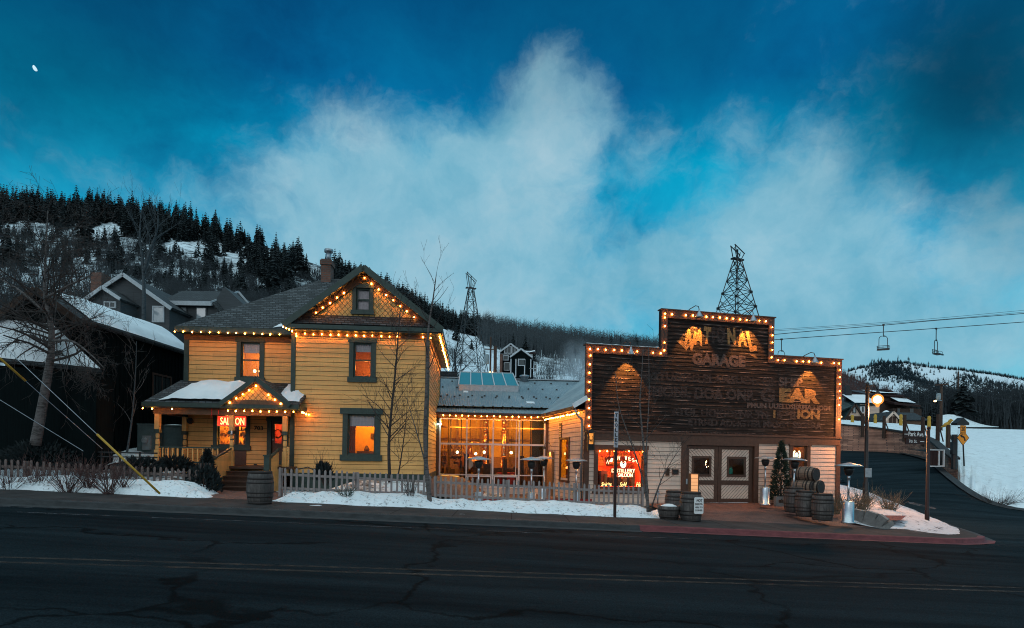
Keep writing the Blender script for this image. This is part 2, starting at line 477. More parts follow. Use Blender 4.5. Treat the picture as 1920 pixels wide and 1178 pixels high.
def plank_mat(name, z0=0.0):
    """old weathered boards with remnants of several coats of sign paint"""
    m, nt, b = newmat(name)
    tc = N(nt, 'ShaderNodeTexCoord'); co = tc.outputs['Object']
    mp = N(nt, 'ShaderNodeMapping'); mp.inputs['Scale'].default_value = (0.35, 1, 9); L(nt, co, mp.inputs['Vector'])
    g = noise_out(nt, mp.outputs['Vector'], 2.2, 8, 0.7)
    mp2 = N(nt, 'ShaderNodeMapping'); mp2.inputs['Scale'].default_value = (3, 1, 30); L(nt, co, mp2.inputs['Vector'])
    g2 = noise_out(nt, mp2.outputs['Vector'], 3, 6, 0.75)
    sp = N(nt, 'ShaderNodeSeparateXYZ'); L(nt, co, sp.inputs[0])
    board = mth(nt, 'FLOOR', mth(nt, 'DIVIDE', sp.outputs[2], 0.172))
    wn = N(nt, 'ShaderNodeTexWhiteNoise', noise_dimensions='1D'); L(nt, board, wn.inputs['W'])
    base = ramp(nt, g, [(0.30, (0.005, 0.0045, 0.004)), (0.52, (0.016, 0.012, 0.0105)), (0.80, (0.110, 0.080, 0.066))])
    base = mixc(nt, 1.0, base, ramp(nt, wn.outputs['Value'], [(0, (0.6,0.6,0.62)), (1, (1.35,1.25,1.2))]), 'MULTIPLY')
    fleck = ramp(nt, g2, [(0.60, (0,0,0)), (0.70, (1,1,1))])
    big = ramp(nt, noise_out(nt, co, 0.55, 4, 0.6), [(0.42, (0,0,0)), (0.62, (1,1,1))])
    k = mth(nt, 'MULTIPLY', mth(nt, 'MULTIPLY', fleck, big), 0.75)
    base = mixc(nt, k, base, (0.26, 0.18, 0.15))
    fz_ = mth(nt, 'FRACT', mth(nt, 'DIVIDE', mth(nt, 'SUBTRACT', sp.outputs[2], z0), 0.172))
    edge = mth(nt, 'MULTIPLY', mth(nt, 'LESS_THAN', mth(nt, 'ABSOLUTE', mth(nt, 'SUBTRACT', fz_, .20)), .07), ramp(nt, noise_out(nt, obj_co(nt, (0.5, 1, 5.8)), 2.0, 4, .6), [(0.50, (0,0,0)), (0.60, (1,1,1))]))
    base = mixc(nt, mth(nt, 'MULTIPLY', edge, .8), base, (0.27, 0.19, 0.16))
    L(nt, base, b.inputs['Base Color'])
    b.inputs['Roughness'].default_value = 0.85; b.inputs['Specular IOR Level'].default_value = 0.2
    bump(nt, b, g2, 0.5, 0.01)
    return m
M['plankgap'] = paint('plank_gap', (0.006, 0.005, 0.005), 0.9, 0.2)

def worn_paint(name, c, keep, scale=5.0):
    """sign paint that has flaked off in places"""
    m, nt, b = newmat(name)
    out = nt.nodes['Material Output']
    co = obj_co(nt, (1, 1, 3.5))
    n = noise_out(nt, co, scale, 8, 0.72)
    n2 = noise_out(nt, obj_co(nt, (0.7, 1, 0.7)), 1.1, 3)
    f = mth(nt, 'ADD', mth(nt, 'MULTIPLY', n, 0.7), mth(nt, 'MULTIPLY', n2, 0.3))
    a = ramp(nt, f, [(1 - keep - 0.12, (0,0,0)), (1 - keep + 0.14, (.92,.92,.92))])
    L(nt, ramp(nt, n, [(0.3, tuple(x*0.6 for x in c)), (0.7, c)]), b.inputs['Base Color'])
    b.inputs['Roughness'].default_value = 0.85
    tr = N(nt, 'ShaderNodeBsdfTransparent'); mx = N(nt, 'ShaderNodeMixShader')
    L(nt, a, mx.inputs[0]); L(nt, tr.outputs[0], mx.inputs[1]); L(nt, b.outputs[0], mx.inputs[2])
    L(nt, mx.outputs[0], out.inputs['Surface'])
    return m
M['letter_ochre'] = worn_paint('ochre_sign_paint', (0.36, 0.20, 0.075), 0.54)
M['letter_pale'] = worn_paint('pale_sign_paint', (0.15, 0.10, 0.085), 0.52, 6)
M['letter_faint'] = worn_paint('faint_sign_paint', (0.085, 0.062, 0.058), 0.45, 7)

def asphalt_mat(name, base=0.03, crack=True):
    m, nt, b = newmat(name)
    co = obj_co(nt)
    fine = noise_out(nt, co, 40, 4, 0.8); big = noise_out(nt, obj_co(nt, (0.06, 0.9, 1)), 1.2, 7, 0.68)
    c = ramp(nt, big, [(0.34, (base*0.26, base*0.48, base*0.60)), (0.66, (base*0.85, base*1.35, base*1.6))])
    c = mixc(nt, 1.0, c, ramp(nt, fine, [(0.28, (0.30,0.30,0.30)), (0.72, (1.9,1.9,1.9))]), 'MULTIPLY')
    if crack:
        nv = N(nt, 'ShaderNodeTexNoise'); nv.inputs['Scale'].default_value = 0.8; nv.inputs['Detail'].default_value = 6
        L(nt, co, nv.inputs['Vector'])
        ad = N(nt, 'ShaderNodeVectorMath', operation='MULTIPLY_ADD'); L(nt, nv.outputs['Color'], ad.inputs[0])
        ad.inputs[1].default_value = (2.2, 2.2, 0); L(nt, co, ad.inputs[2])
        mp = N(nt, 'ShaderNodeMapping'); mp.inputs['Scale'].default_value = (0.16, 0.20, 0.0); L(nt, ad.outputs[0], mp.inputs['Vector'])
        vo = N(nt, 'ShaderNodeTexVoronoi', feature='DISTANCE_TO_EDGE'); vo.inputs['Scale'].default_value = 1.0
        L(nt, mp.outputs['Vector'], vo.inputs['Vector'])
        ln = ramp(nt, vo.outputs['Distance'], [(0.004, (1,1,1)), (0.013, (0,0,0))])
        gate = ramp(nt, noise_out(nt, co, 0.16, 3), [(0.38, (0,0,0)), (0.48, (1,1,1))])
        k = mth(nt, 'MULTIPLY', mth(nt, 'MULTIPLY', ln, gate), 0.7)
        c = mixc(nt, k, c, (0.0015, 0.002, 0.002))
    L(nt, c, b.inputs['Base Color'])
    b.inputs['Roughness'].default_value = 0.9; b.inputs['Specular IOR Level'].default_value = 0.02
    bump(nt, b, fine, 0.35, 0.01)
    return m
M['asphalt'] = asphalt_mat('old_asphalt', 0.015)
M['asphalt_smooth'] = asphalt_mat('side_asphalt', 0.020, False)
M['line_yellow'] = worn_paint('worn_yellow_line', (0.055, 0.035, 0.022), 0.50, 4)
M['line_white'] = worn_paint('worn_white_line', (0.16, 0.16, 0.17), 0.45, 4)
M['kerb'] = paint('kerb_concrete', (0.034, 0.035, 0.036), 0.85, 0.4, (1.2, 3, 3), 0, 0.4)
M['kerbred'] = paint('red_kerb_paint', (0.13, 0.033, 0.035), 0.75, 0.35, (1.2, 3, 3), 0, 0.3)

def sidewalk_mat():
    m, nt, b = newmat('sidewalk_concrete')
    co = obj_co(nt)
    n = noise_out(nt, co, 1.3, 7, 0.65)
    c = ramp(nt, n, [(0.3, (0.030, 0.028, 0.028)), (0.7, (0.066, 0.060, 0.058))])
    sp = N(nt, 'ShaderNodeSeparateXYZ'); L(nt, co, sp.inputs[0])
    fr = mth(nt, 'FRACT', mth(nt, 'DIVIDE', sp.outputs[0], 1.75))
    ln = mth(nt, 'LESS_THAN', fr, 0.02)
    L(nt, mixc(nt, ln, c, (0.015, 0.014, 0.014)), b.inputs['Base Color'])
    b.inputs['Roughness'].default_value = 0.85; b.inputs['Specular IOR Level'].default_value = 0.08
    bump(nt, b, noise_out(nt, co, 12, 5), 0.3, 0.01)
    return m
M['sidewalk'] = sidewalk_mat()

def ground_mat():
    m, nt, b = newmat('winter_ground')
    co = obj_co(nt)
    n = noise_out(nt, co, 0.35, 7, 0.65); n2 = noise_out(nt, co, 3.0, 6, 0.7)
    f = mth(nt, 'ADD', mth(nt, 'MULTIPLY', n, 0.6), mth(nt, 'MULTIPLY', n2, 0.4))
    L(nt, ramp(nt, f, [(0.44, (0.045, 0.036, 0.030)), (0.52, (0.66, 0.70, 0.72))]), b.inputs['Base Color'])
    b.inputs['Roughness'].default_value = 0.85
    bump(nt, b, n2, 0.6, 0.06)
    return m
M['ground'] = ground_mat()

def hill_mat(name, sc_=1.0, dark=(0.030, 0.032, 0.034), lo=0.50, hi=0.58):
    m, nt, b = newmat(name)
    co = obj_co(nt)
    n = noise_out(nt, co, 0.02 * sc_, 8, 0.68); n2 = noise_out(nt, co, 0.2 * sc_, 6, 0.7)
    f = mth(nt, 'ADD', mth(nt, 'MULTIPLY', n, 0.6), mth(nt, 'MULTIPLY', n2, 0.4))
    L(nt, ramp(nt, f, [(lo, (0.66, 0.74, 0.78)), (hi, dark)]), b.inputs['Base Color'])
    b.inputs['Roughness'].default_value = 0.85; b.inputs['Specular IOR Level'].default_value = 0.1
    return m
M['hill'] = hill_mat('snowy_hillside', 1.0, lo=0.52, hi=0.62)
M['brushhill'] = hill_mat('brushy_hillside', 1.6, (0.016, 0.021, 0.024), lo=0.475, hi=0.57)
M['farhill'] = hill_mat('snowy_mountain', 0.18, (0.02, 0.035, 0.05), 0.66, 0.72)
M['darkhill'] = hill_mat('brushy_slope', 1.4, (0.032, 0.028, 0.030), 0.36, 0.46)

def bark_mat(name, c, stripe):
    m, nt, b = newmat(name)
    n = noise_out(nt, obj_co(nt, (3, 3, 14)), 1.5, 5, 0.7)
    L(nt, ramp(nt, n, [(0.40, stripe), (0.52, c)]), b.inputs['Base Color'])
    b.inputs['Roughness'].default_value = 0.85
    return m
M['birch'] = bark_mat('birch_bark', (0.11, 0.095, 0.09), (0.03, 0.025, 0.022))
M['twig'] = bark_mat('twig_bark', (0.040, 0.031, 0.028), (0.018, 0.014, 0.012))
M['redtwig'] = bark_mat('red_twig', (0.085, 0.042, 0.038), (0.04, 0.02, 0.018))
M['brush'] = bark_mat('brush_twig', (0.020, 0.027, 0.031), (0.010, 0.014, 0.017))
M['aspen'] = bark_mat('aspen_bark', (0.050, 0.062, 0.068), (0.018, 0.024, 0.028))
M['needle'] = bark_mat('conifer_needle', (0.008, 0.016, 0.017), (0.004, 0.009, 0.010))
M['needlegreen'] = bark_mat('green_needle', (0.022, 0.045, 0.028), (0.010, 0.022, 0.016))
M['dryshrub'] = bark_mat('dry_stalk', (0.22, 0.15, 0.09), (0.09, 0.06, 0.04))

def barrel_mat(name, c):
    m, nt, b = newmat(name)
    tc = N(nt, 'ShaderNodeTexCoord'); sp = N(nt, 'ShaderNodeSeparateXYZ'); L(nt, tc.outputs['Object'], sp.inputs[0])
    ang = mth(nt, 'ARCTAN2', sp.outputs[1], sp.outputs[0])
    st = mth(nt, 'MULTIPLY', ang, 22 / (2 * math.pi))
    wn = N(nt, 'ShaderNodeTexWhiteNoise', noise_dimensions='1D'); L(nt, mth(nt, 'FLOOR', st), wn.inputs['W'])
    gap = mth(nt, 'LESS_THAN', mth(nt, 'FRACT', st), 0.06)
    n = noise_out(nt, obj_co(nt, (4, 4, 1.5)), 4, 6, 0.7)
    c1 = ramp(nt, n, [(0.3, tuple(x*0.45 for x in c)), (0.7, tuple(x*1.35 for x in c))])
    c1 = mixc(nt, 1.0, c1, ramp(nt, wn.outputs['Value'], [(0, (0.65,)*3), (1, (1.3,)*3)]), 'MULTIPLY')
    L(nt, mixc(nt, gap, c1, (0.008, 0.006, 0.005)), b.inputs['Base Color'])
    b.inputs['Roughness'].default_value = 0.75
    return m
M['barrel'] = barrel_mat('grey_stave', (0.085, 0.072, 0.066))
M['barrelnew'] = barrel_mat('brown_stave', (0.21, 0.14, 0.10))
M['barrelhead'] = paint('barrel_head', (0.33, 0.22, 0.14), 0.8, 0.3, (3, 14, 3))
M['hoop'] = paint('rusty_hoop', (0.028, 0.022, 0.020), 0.6, 0.4)
M['picket'] = paint('grey_picket', (0.24, 0.20, 0.19), 0.85, 0.3, (4, 4, 1.0))
M['picketdark'] = paint('brown_picket', (0.13, 0.095, 0.085), 0.85, 0.35, (4, 4, 1.0))

def diamond_mat():
    m, nt, b = newmat('diamond_shingle')
    tc = N(nt, 'ShaderNodeTexCoord'); sp = N(nt, 'ShaderNodeSeparateXYZ'); L(nt, tc.outputs['Object'], sp.inputs[0])
    u = mth(nt, 'DIVIDE', sp.outputs[0], 0.215); w = mth(nt, 'DIVIDE', sp.outputs[2], 0.235)
    a = mth(nt, 'FRACT', mth(nt, 'ADD', u, w)); c = mth(nt, 'FRACT', mth(nt, 'SUBTRACT', u, w))
    ln = mth(nt, 'MAXIMUM', mth(nt, 'LESS_THAN', a, 0.13), mth(nt, 'LESS_THAN', c, 0.13))
    n = noise_out(nt, tc.outputs['Object'], 3, 5)
    col = ramp(nt, n, [(0.3, (0.58, 0.33, 0.09)), (0.7, (0.70, 0.41, 0.12))])
    L(nt, mixc(nt, mth(nt, 'MULTIPLY', ln, 0.86), col, (0.07, 0.035, 0.01)), b.inputs['Base Color'])
    b.inputs['Roughness'].default_value = 0.65
    bump(nt, b, mth(nt, 'SUBTRACT', 1.0, ln), 0.5, 0.015)
    return m
M['diamond'] = diamond_mat()

# ------------------------------------------------------------------ walls of overlapping boards
def cut(x0, x1, holes):
    seg = [(x0, x1)]
    for a, b in holes:
        nxt = []
        for p, q in seg:
            if b <= p or a >= q: nxt.append((p, q)); continue
            if a > p: nxt.append((p, a))
            if b < q: nxt.append((b, q))
        seg = nxt
    return [s for s in seg if s[1] - s[0] > 0.004]

def siding(mb, x0, x1, z0, z1, step, holes=(), y=0.0, m=0, T=None, proud=0.025, gap=0.016, lim=None, n=None):
    """holes: (x0,x1,z0,z1); lim(z) -> (x0,x1) for gables; T maps local points"""
    T = T or (lambda p: p)
    k = 0
    z = z0
    while z < z1 - 0.01:
        ze = min(z + step, z1)
        cuts = sorted({z + gap, ze} | {h for a in holes for h in (a[2], a[3]) if z + gap < h < ze})
        for za, zb in zip(cuts[:-1], cuts[1:]):
            zm = (za + zb) / 2
            xa, xb = (x0, x1) if lim is None else lim(zm)
            xa, xb = max(xa, x0), min(xb, x1)
            if xb <= xa: continue
            for p, q in cut(xa, xb, [(h[0], h[1]) for h in holes if h[2] < zm < h[3]]):
                ya = y - proud + (proud - 0.008) * (za - z) / step
                yb = y - proud + (proud - 0.008) * (zb - z) / step
                mb.poly([T((p, ya, za)), T((q, ya, za)), T((q, yb, zb)), T((p, yb, zb))], m)
                if abs(za - z - gap) < 1e-6:
                    mb.poly([T((p, y, za)), T((q, y, za)), T((q, ya, za)), T((p, ya, za))], m)
        z = ze; k += 1

def holed(mb, x0, x1, z0, z1, holes=(), y=0.0, m=0, T=None):
    """a flat wall with window openings"""
    T = T or (lambda p: p)
    xs = sorted({x0, x1} | {min(max(v, x0), x1) for h in holes for v in h[:2]})
    zs = sorted({z0, z1} | {min(max(v, z0), z1) for h in holes for v in h[2:]})
    for za, zb in zip(zs[:-1], zs[1:]):
        for xa, xb in zip(xs[:-1], xs[1:]):
            xm, zm = (xa+xb)/2, (za+zb)/2
            if any(h[0] < xm < h[1] and h[2] < zm < h[3] for h in holes): continue
            mb.poly([T((xa, y, za)), T((xb, y, za)), T((xb, y, zb)), T((xa, y, zb))], m)

def frame_rect(mb, x0, x1, z0, z1, w, y0, y1, m=0, sill=0.0, head=0.0):
    mb.box(x0, x0+w, y0, y1, z0+w, z1-w, m); mb.box(x1-w, x1, y0, y1, z0+w, z1-w, m)
    mb.box(x0-head, x1+head, y0-0.004-head*0.5, y1, z1-w, z1+head*0.4, m)
    mb.box(x0-sill, x1+sill, y0-0.005-sill, y1, z0-sill*0.6, z0+w, m)

def sash_window(parent, hole, y=0.0, casing=0.16, trim='green', blind=0.0, mid=True, glass='glass', name='window', head=0.05, sill=0.05, muntin=0):
    """casing proud of the wall, sash and pane set back in the opening"""
    x0, x1, z0, z1 = hole
    mb = MB(); frame_rect(mb, x0-casing, x1+casing, z0-casing, z1+casing, casing, y-0.06, y+0.05, 0, sill, head)
    w = mb.build(name, M[trim], parent)
    s = MB(); frame_rect(s, x0, x1, z0, z1, 0.06, y+0.055, y+0.10)
    zm = (z0 + z1) / 2
    if mid: s.box(x0+0.06, x1-0.06, y+0.06, y+0.095, zm-0.03, zm+0.03)
    if muntin:
        for k in range(1, muntin):
            xx = x0 + (x1-x0)*k/muntin
            s.box(xx-0.015, xx+0.015, y+0.065, y+0.09, z0+0.06, z1-0.06)
    s.build('sash', M[trim], w)
    p = MB(); p.poly([(x0+0.03, y+0.08, z0+0.03), (x1-0.03, y+0.08, z0+0.03), (x1-0.03, y+0.08, z1-0.03), (x0+0.03, y+0.08, z1-0.03)])
    p.build('pane', M[glass], w)
    if blind > 0:
        b = MB(); n = 24
        zt, zb = z1-0.04, z1-0.04-(z1-z0)*blind
        b.grid([[(x0+0.05+(x1-x0-0.1)*i/n, y+0.16+0.012*math.sin(i*2.1), z) for i in range(n+1)] for z in (zb, zt)])
        b.build('blind', M['shade'], w)
    return w

def room(parent, x0, x1, y0, y1, z0, z1, mats, name='interior'):
    """inside faces of a room behind a window: back, floor, ceiling, sides"""
    mb = MB()
    mb.poly([(x0,y1,z0),(x1,y1,z0),(x1,y1,z1),(x0,y1,z1)], 0)
    mb.poly([(x0,y0,z0),(x0,y1,z0),(x0,y1,z1),(x0,y0,z1)], 0)
    mb.poly([(x1,y0,z0),(x1,y1,z0),(x1,y1,z1),(x1,y0,z1)], 0)
    mb.poly([(x0,y0,z0),(x1,y0,z0),(x1,y1,z0),(x0,y1,z0)], 1)
    mb.poly([(x0,y0,z1),(x1,y0,z1),(x1,y1,z1),(x0,y1,z1)], 0)
    return mb.build(name, mats, parent)

# ------------------------------------------------------------------ strings of bulbs
_bulb = MB(); _bulb.lathe([(1e-4,-0.052),(0.026,-0.042),(0.040,-0.015),(0.034,0.015),(0.018,0.04),(1e-4,0.052)], 6)
BULB = _bulb.data('bulb', M['bulb'], True)
_sock = MB(); _sock.lathe([(0.014,0.035),(0.016,0.08)], 6)
SOCK = _sock.data('socket', M['dark'], True)

def string_lights(label, path, gaps, parent=None, skip=(), group='strings of warm bulbs on the buildings', sag=0.035, scale=0.62):
    """path: corner points in world space; one bulb about every `gaps` metres"""
    t = thing('string_lights', label, 'string lights', path[0], 0, group)
    o = Vector(path[0]); wire = []; k = 0
    for a, b in zip(path[:-1], path[1:]):
        a, b = Vector(a), Vector(b)
        n = max(1, round((b-a).length / gaps))
        for i in range(n + 1):
            if i == 0 and wire: continue
            p = a.lerp(b, i / n)
            wire.append(p - o)
            if k not in skip and rnd.random() > 0.05:
                bo = bpy.data.objects.new('bulb', BULB); COL.objects.link(bo)
                bo.parent = t
                bo.location = p - o + Vector((rnd.uniform(-.015,.015), rnd.uniform(-.01,.01), -0.06 + rnd.uniform(-.012,.012)))
                bo.scale = (scale*rnd.uniform(.82, 1.15),)*3
            k += 1
    w = MB()
    pts = []
    for a, b in zip(wire[:-1], wire[1:]):
        pts += [a, (a+b)/2 + Vector((0,0,-sag))]
    pts.append(wire[-1])
    w.tube(pts, 0.006, 4); w.build('wire', M['dark'], t)
    return t
# ------------------------------------------------------------------ the street's slope
def street(x): return -0.042 * max(-60.0, min(60.0, x))
def smooth(t, a, b):
    t = max(0.0, min(1.0, (t - a) / (b - a))); return t * t * (3 - 2 * t)
def tback(x, y): return y - 0.14 * x - 17.2      # metres behind the kerb
def fbm(x, y, s=1.0, o=5): return mnoise.fractal(Vector((x*s, y*s, 3.7)), 0.8, 2.1, o)

def ground_z(x, y):
    s, t = street(x), tback(x, y)
    walk = smooth(x, -11.6, -10.9) * (1 - smooth(x, -7.6, -6.8))
    yard = s + 0.13 + 0.62 * smooth(t, 3.0, 6.6) * (1 - walk)
    lot = (s + 0.13) * (1 - smooth(t, 2.4, 6.0)) + 0.0 * smooth(t, 2.4, 6.0)
    k = smooth(x, -2.6, -1.0)
    z = yard * (1 - k) + lot * k
    if t < 0.3: z = s - 0.25
    if x > 4.2: z = min(z, s - .08) - .12 * smooth(x, 4.2, 5.0)
    if x > 13: z = min(z, s - 0.3) + 0.10 * max(0, y - 32) * smooth(x, 13, 20) - 0.35 * smooth(x, 13, 16)
    return z

# ------------------------------------------------------------------ yellow clapboard house
def plane_xy(px, py, Y0, slope):
    rx, rz = ray(px, py); t = Y0 / (1 - rx * slope); return rx * t, t
hx, hy = plane_xy(552, 750, 24.22, math.tan(R(4.0)))
HF = Frame(hx, hy, 0.92, 4.0)
house = thing('yellow_house', 'two storey yellow clapboard house with dark green trim, steep front gable and small snowy porch', 'house', (hx, hy, HF.oz), HF.yaw)

BO = 1.3                                       # the porch wing stands this far behind the gable front
xR = HF.x(802); xL = HF.x(347, BO); xJ = HF.x(550)
zEave = HF.z(680, 613); zFr = HF.z(680, 634); zSk = HF.z(680, 889)
zEaveB = HF.z(440, 622, BO); zFrB = HF.z(440, 640, BO)
DEEP = 8.6
def rect(x0p, x1p, y0p, y1p, off=0.0):
    xm = (x0p + x1p) / 2; ym = (y0p + y1p) / 2
    return (HF.x(x0p, off, ym), HF.x(x1p, off, ym), HF.z(xm, y1p, off), HF.z(xm, y0p, off))
wUp = rect(663, 697, 643, 708); wLow = rect(652, 704, 777, 853)
wB = rect(452, 488, 642, 708, BO)
wPorch = rect(408, 462, 780, 836, BO); dPorch = rect(509, 533, 790, 869, BO)
wG = rect(668, 694, 541, 583)
casA = [(w[0]-.02, w[1]+.02, w[2]-.02, w[3]+.02) for w in (wUp, wLow)]

# backing walls with openings, then the boards
mb = MB()
holed(mb, xJ, xR, 0.0, zEave, (wUp, wLow))
holed(mb, xL, xJ+0.01, 0.0, zEaveB, (wB, wPorch, dPorch), BO)
side = lambda p: (xR + p[1]*-1.0, p[0], p[2])          # right-hand side wall, looks toward +x
holed(mb, 0, DEEP, 0, zEave, (), 0.0, 0, side)
mb.poly([(xL,BO,0),(xL,DEEP,0),(xL,DEEP,zEaveB),(xL,BO,zEaveB)]); mb.poly([(xJ,0,0),(xJ,BO,0),(xJ,BO,zEave),(xJ,0,zEave)])
mb.poly([(xL,DEEP,0),(xR,DEEP,0),(xR,DEEP,zEave),(xL,DEEP,zEave)])
mb.build('wall', M['gap'], house)
mb = MB()
siding(mb, xJ+.02, xR-.02, zSk, zFr, 0.187, (wUp, wLow))
siding(mb, xL+.02, xJ-.06, zSk-.05, zFrB, 0.187, (wB, wPorch, dPorch), BO)
siding(mb, 0.02, DEEP, zSk, zEave-.1, 0.187, (), 0.0, 0, lambda p: (xR - p[1], p[0], p[2]))
mb.build('siding', M['yellow'], house)
sk = MB(); sk.box(xJ-.02, xR+.02, -.045, 0.03, -0.45, zSk+.02); sk.box(xR, xR+.045, -.02, DEEP, -0.45, zSk+.02)
sk.build('skirting', M['green'], house)
for nm, a in (('corner_board', (xJ-.10, xJ+.07, -.06, .05, zSk+.02, zFr)), ('corner_board', (xR-.11, xR+.05, -.06, .09, zSk+.02, zFr)),
              ('corner_board', (xL-.05, xL+.14, BO-.06, BO+.05, zSk, zFrB)), ('corner_board', (xR-.01, xR+.05, DEEP-.15, DEEP+.02, zSk+.02, zFr))):
    MB().box(*a).build(nm, M['green'], house)
fz = MB(); fz.box(xJ-.12, xR+.06, -.075, .02, zFr+.002, zEave); fz.box(xL-.05, xJ-.13, BO-.075, BO+.02, zFrB+.002, zEaveB)
fz.box(xR+.002, xR+.062, .03, DEEP, zFr-.05, zEave)
fz.build('frieze', M['frieze'], house)

wu = sash_window(house, wUp, 0, 0.17, blind=0.22); wl = sash_window(house, wLow, 0, 0.2, blind=0.27, mid=False, sill=0.08, head=0.10)
wb = sash_window(house, wB, BO, 0.17, blind=0.26)
sash_window(house, wPorch, BO, 0.16, mid=False)
for (w, mats, off, zz, d) in ((wUp, ('roomwood','roomwood'), 0, 0, 1.6), (wLow, ('room','roomwood'), 0, 0, 2.2), (wB, ('room','roomwood'), BO, 0, 1.8), (wPorch, ('room','roomwood'), BO, 0, 0.9)):
    room(house, w[0]-.5, w[1]+.5, off+.12, off+d, w[2]-.35, w[3]+.35, [M[mats[0]], M[mats[1]]])
# red curtain and picture in the lower room
cu = MB()
for a, b in ((wLow[0]-.02, wLow[0]+.26), ):
    n = 14; cu.grid([[(a+(b-a)*i/n, .30+.035*math.sin(i*1.7), z) for i in range(n+1)] for z in (wLow[2]-.1, wLow[3]+.1)])
cu.build('curtain', M['roomred'], wl)
pc = MB(); pc.box(wLow[0]+.55, wLow[0]+.93, 2.14, 2.18, wLow[2]+.72, wLow[2]+.95); pc.box(wLow[1]-.10, wLow[1]+.25, 1.9, 1.95, wLow[2]+.4, wLow[3]-.2)
pc.build('picture', M['roomdark'], wl)
bt = MB(); bt.box(wLow[0]+.1, wLow[1], 1.4, 1.6, wLow[2]-.2, wLow[2]+.16); bt.lathe([(.1,0),(.12,.08),(.06,.2),(.02,.24)], 10, ((wLow[0]+wLow[1])/2-.05, 1.5, wLow[2]+.16))
bt.build('sideboard', M['roomdark'], wl)
# a two-armed sconce in the upper porch-side window
s2 = MB(); xm = wB[0]+.27; s2.tube([(xm+.02, BO+1.1, wB[2]), (xm+.02, BO+1.1, wB[2]+.95)], .015, 6)
s2.build('lamp_stem', M['brown'], wb)
s3 = MB()
for dx in (-.10, .14): s3.sphere((xm+dx, BO+1.1, wB[2]+.42), .065)
s3.build('lamp_bulb', M['warmlamp'], wb)
def in_house(lx, ly, lz, e, c, r=.1): return lamp('POINT', (lx, ly, lz), e, c, house, r)
in_house((wUp[0]+wUp[1])/2, 0.8, wUp[2]+.5, 55, (1, .28, .04))
in_house((wLow[0]+wLow[1])/2+.1, 1.0, wLow[3]+.1, 260, (1, .34, .03))
in_house((wB[0]+wB[1])/2, BO+.9, wB[2]+.9, 80, (1, .36, .06))

# porch window: shelves of bottles
sh = MB(); bo = MB(); xa, xb, za, zb = wPorch
for k in range(4):
    z = za + .1 + k*(zb-za-.1)/4
    sh.box(xa-.1, xb+.1, BO+.5, BO+.7, z-.02, z)
    for i in range(9):
        x = xa + .05 + i*(xb-xa)/8.5 + rnd.uniform(-.02,.02); h = rnd.uniform(.13,.2)
        bo.lathe([(.03,0),(.032,h*.6),(.012,h*.75),(.012,h)], 6, (x, BO+.6, z))
sh.box(xa+.55*(xb-xa)-.02, xa+.55*(xb-xa)+.03, BO+.14, BO+.5, za, zb)
sh.build('shelf', M['roomwood'], house); bo.build('bottles', M['bottle'], house)
in_house((xa+xb)/2, BO+.30, za+.25, 70, (1, .33, .05), .05); in_house((xa+xb)/2-.3, BO+.35, zb-.3, 60, (1, .33, .05), .05)
# board panel below the porch window, and its dark surround
pn = MB(); pn.box(xa-.02, xb+.02, BO-.05, BO+.02, HF.z(435, 878, BO), za-.18); pn.build('panel', M['brown'], house)
# door
dx0, dx1, dz0, dz1 = dPorch
dm = MB(); frame_rect(dm, dx0-.17, dx1+.17, dz0-.05, dz1+.17, .17, BO-.07, BO+.04, 0, 0, .03)
door = dm.build('door', M['green'], house)
lf = MB(); frame_rect(lf, dx0, dx1, dz0, dz1, .12, BO+.03, BO+.08); lf.box(dx0+.12, dx1-.12, BO+.035, BO+.075, dz0+.12, dz0+.85); lf.build('leaf', M['brown'], door)
dg = MB(); dg.poly([(dx0+.11,BO+.06,dz0+.84),(dx1-.11,BO+.06,dz0+.84),(dx1-.11,BO+.06,dz1-.11),(dx0+.11,BO+.06,dz1-.11)]); dg.build('pane', M['glass'], door)
hd = MB(); hd.sphere((dx0+.07, BO, dz0+1.0), .04, 8, 5); hd.build('handle', M['galv'], door)
room(house, dx0-.2, dx1+.2, BO+.1, BO+1.3, dz0, dz1+.2, [M['roomred'], M['roomwood']])
in_house((dx0+dx1)/2, BO+.7, dz1-.2, 30, (1, .32, .06), .08)
nb = MB(); put_text(nb, '703', HF.x(477, BO, 803), HF.x(494, BO, 803), HF.z(486, 807, BO), HF.z(486, 799, BO), BO-.045, bold=.02)
nb.build('house_number', M['sign_black'], house)
ob = MB(); ob.box(HF.x(479,BO), HF.x(484.5,BO), BO-.09, BO-.02, HF.z(482,876,BO), HF.z(482,870,BO)); ob.build('outlet_box', M['dark'], house)
sp_ = MB(); sp_.lathe([(.11,-.1),(.13,0),(.08,.1)], 10, (HF.x(360, BO, 790), BO-.14, HF.z(360,790,BO)), axis='y'); sp_.build('wall_lamp', M['dark'], house)

# main hip roof and the front gable roof
xg, zAp = HF.on(682, 498, -.45)
xe0 = HF.x(532, -.45, 605); xe1 = HF.x(830, -.45, 612)
zE = (HF.z(534, 607, -.45) + HF.z(828, 612, -.45)) / 2
ov = .82
zEb = HF.z(440, 614, BO-.6)
xh = HF.x(329, BO-.6, 611); yh = BO-.6
rxl, rzl = HF.on(611, 522, 4.5)
rp0 = (rxl, 4.5, rzl); rp1 = (xg+.3, 4.5, rzl)
rf = MB(); yb = 9.4; th = .14
rf.slab((xh,yh,zEb),(xg,yh,zEb),rp1,rp0,th)
rf.slab((xh,yb,zEb),(xh,yh,zEb),rp0,rp0,th)
rf.slab((xg+.3,yb,zEb),(xh,yb,zEb),rp0,rp1,th)
rf.slab((xe1-.4,1.4,zE+.06),(xe1-.4,yb,zE+.06),rp1,rp1,th)
rf.slab((xe0,-.5,zE),(xe0,3.4,zE),(xg,3.4,zAp),(xg,-.5,zAp),.16)
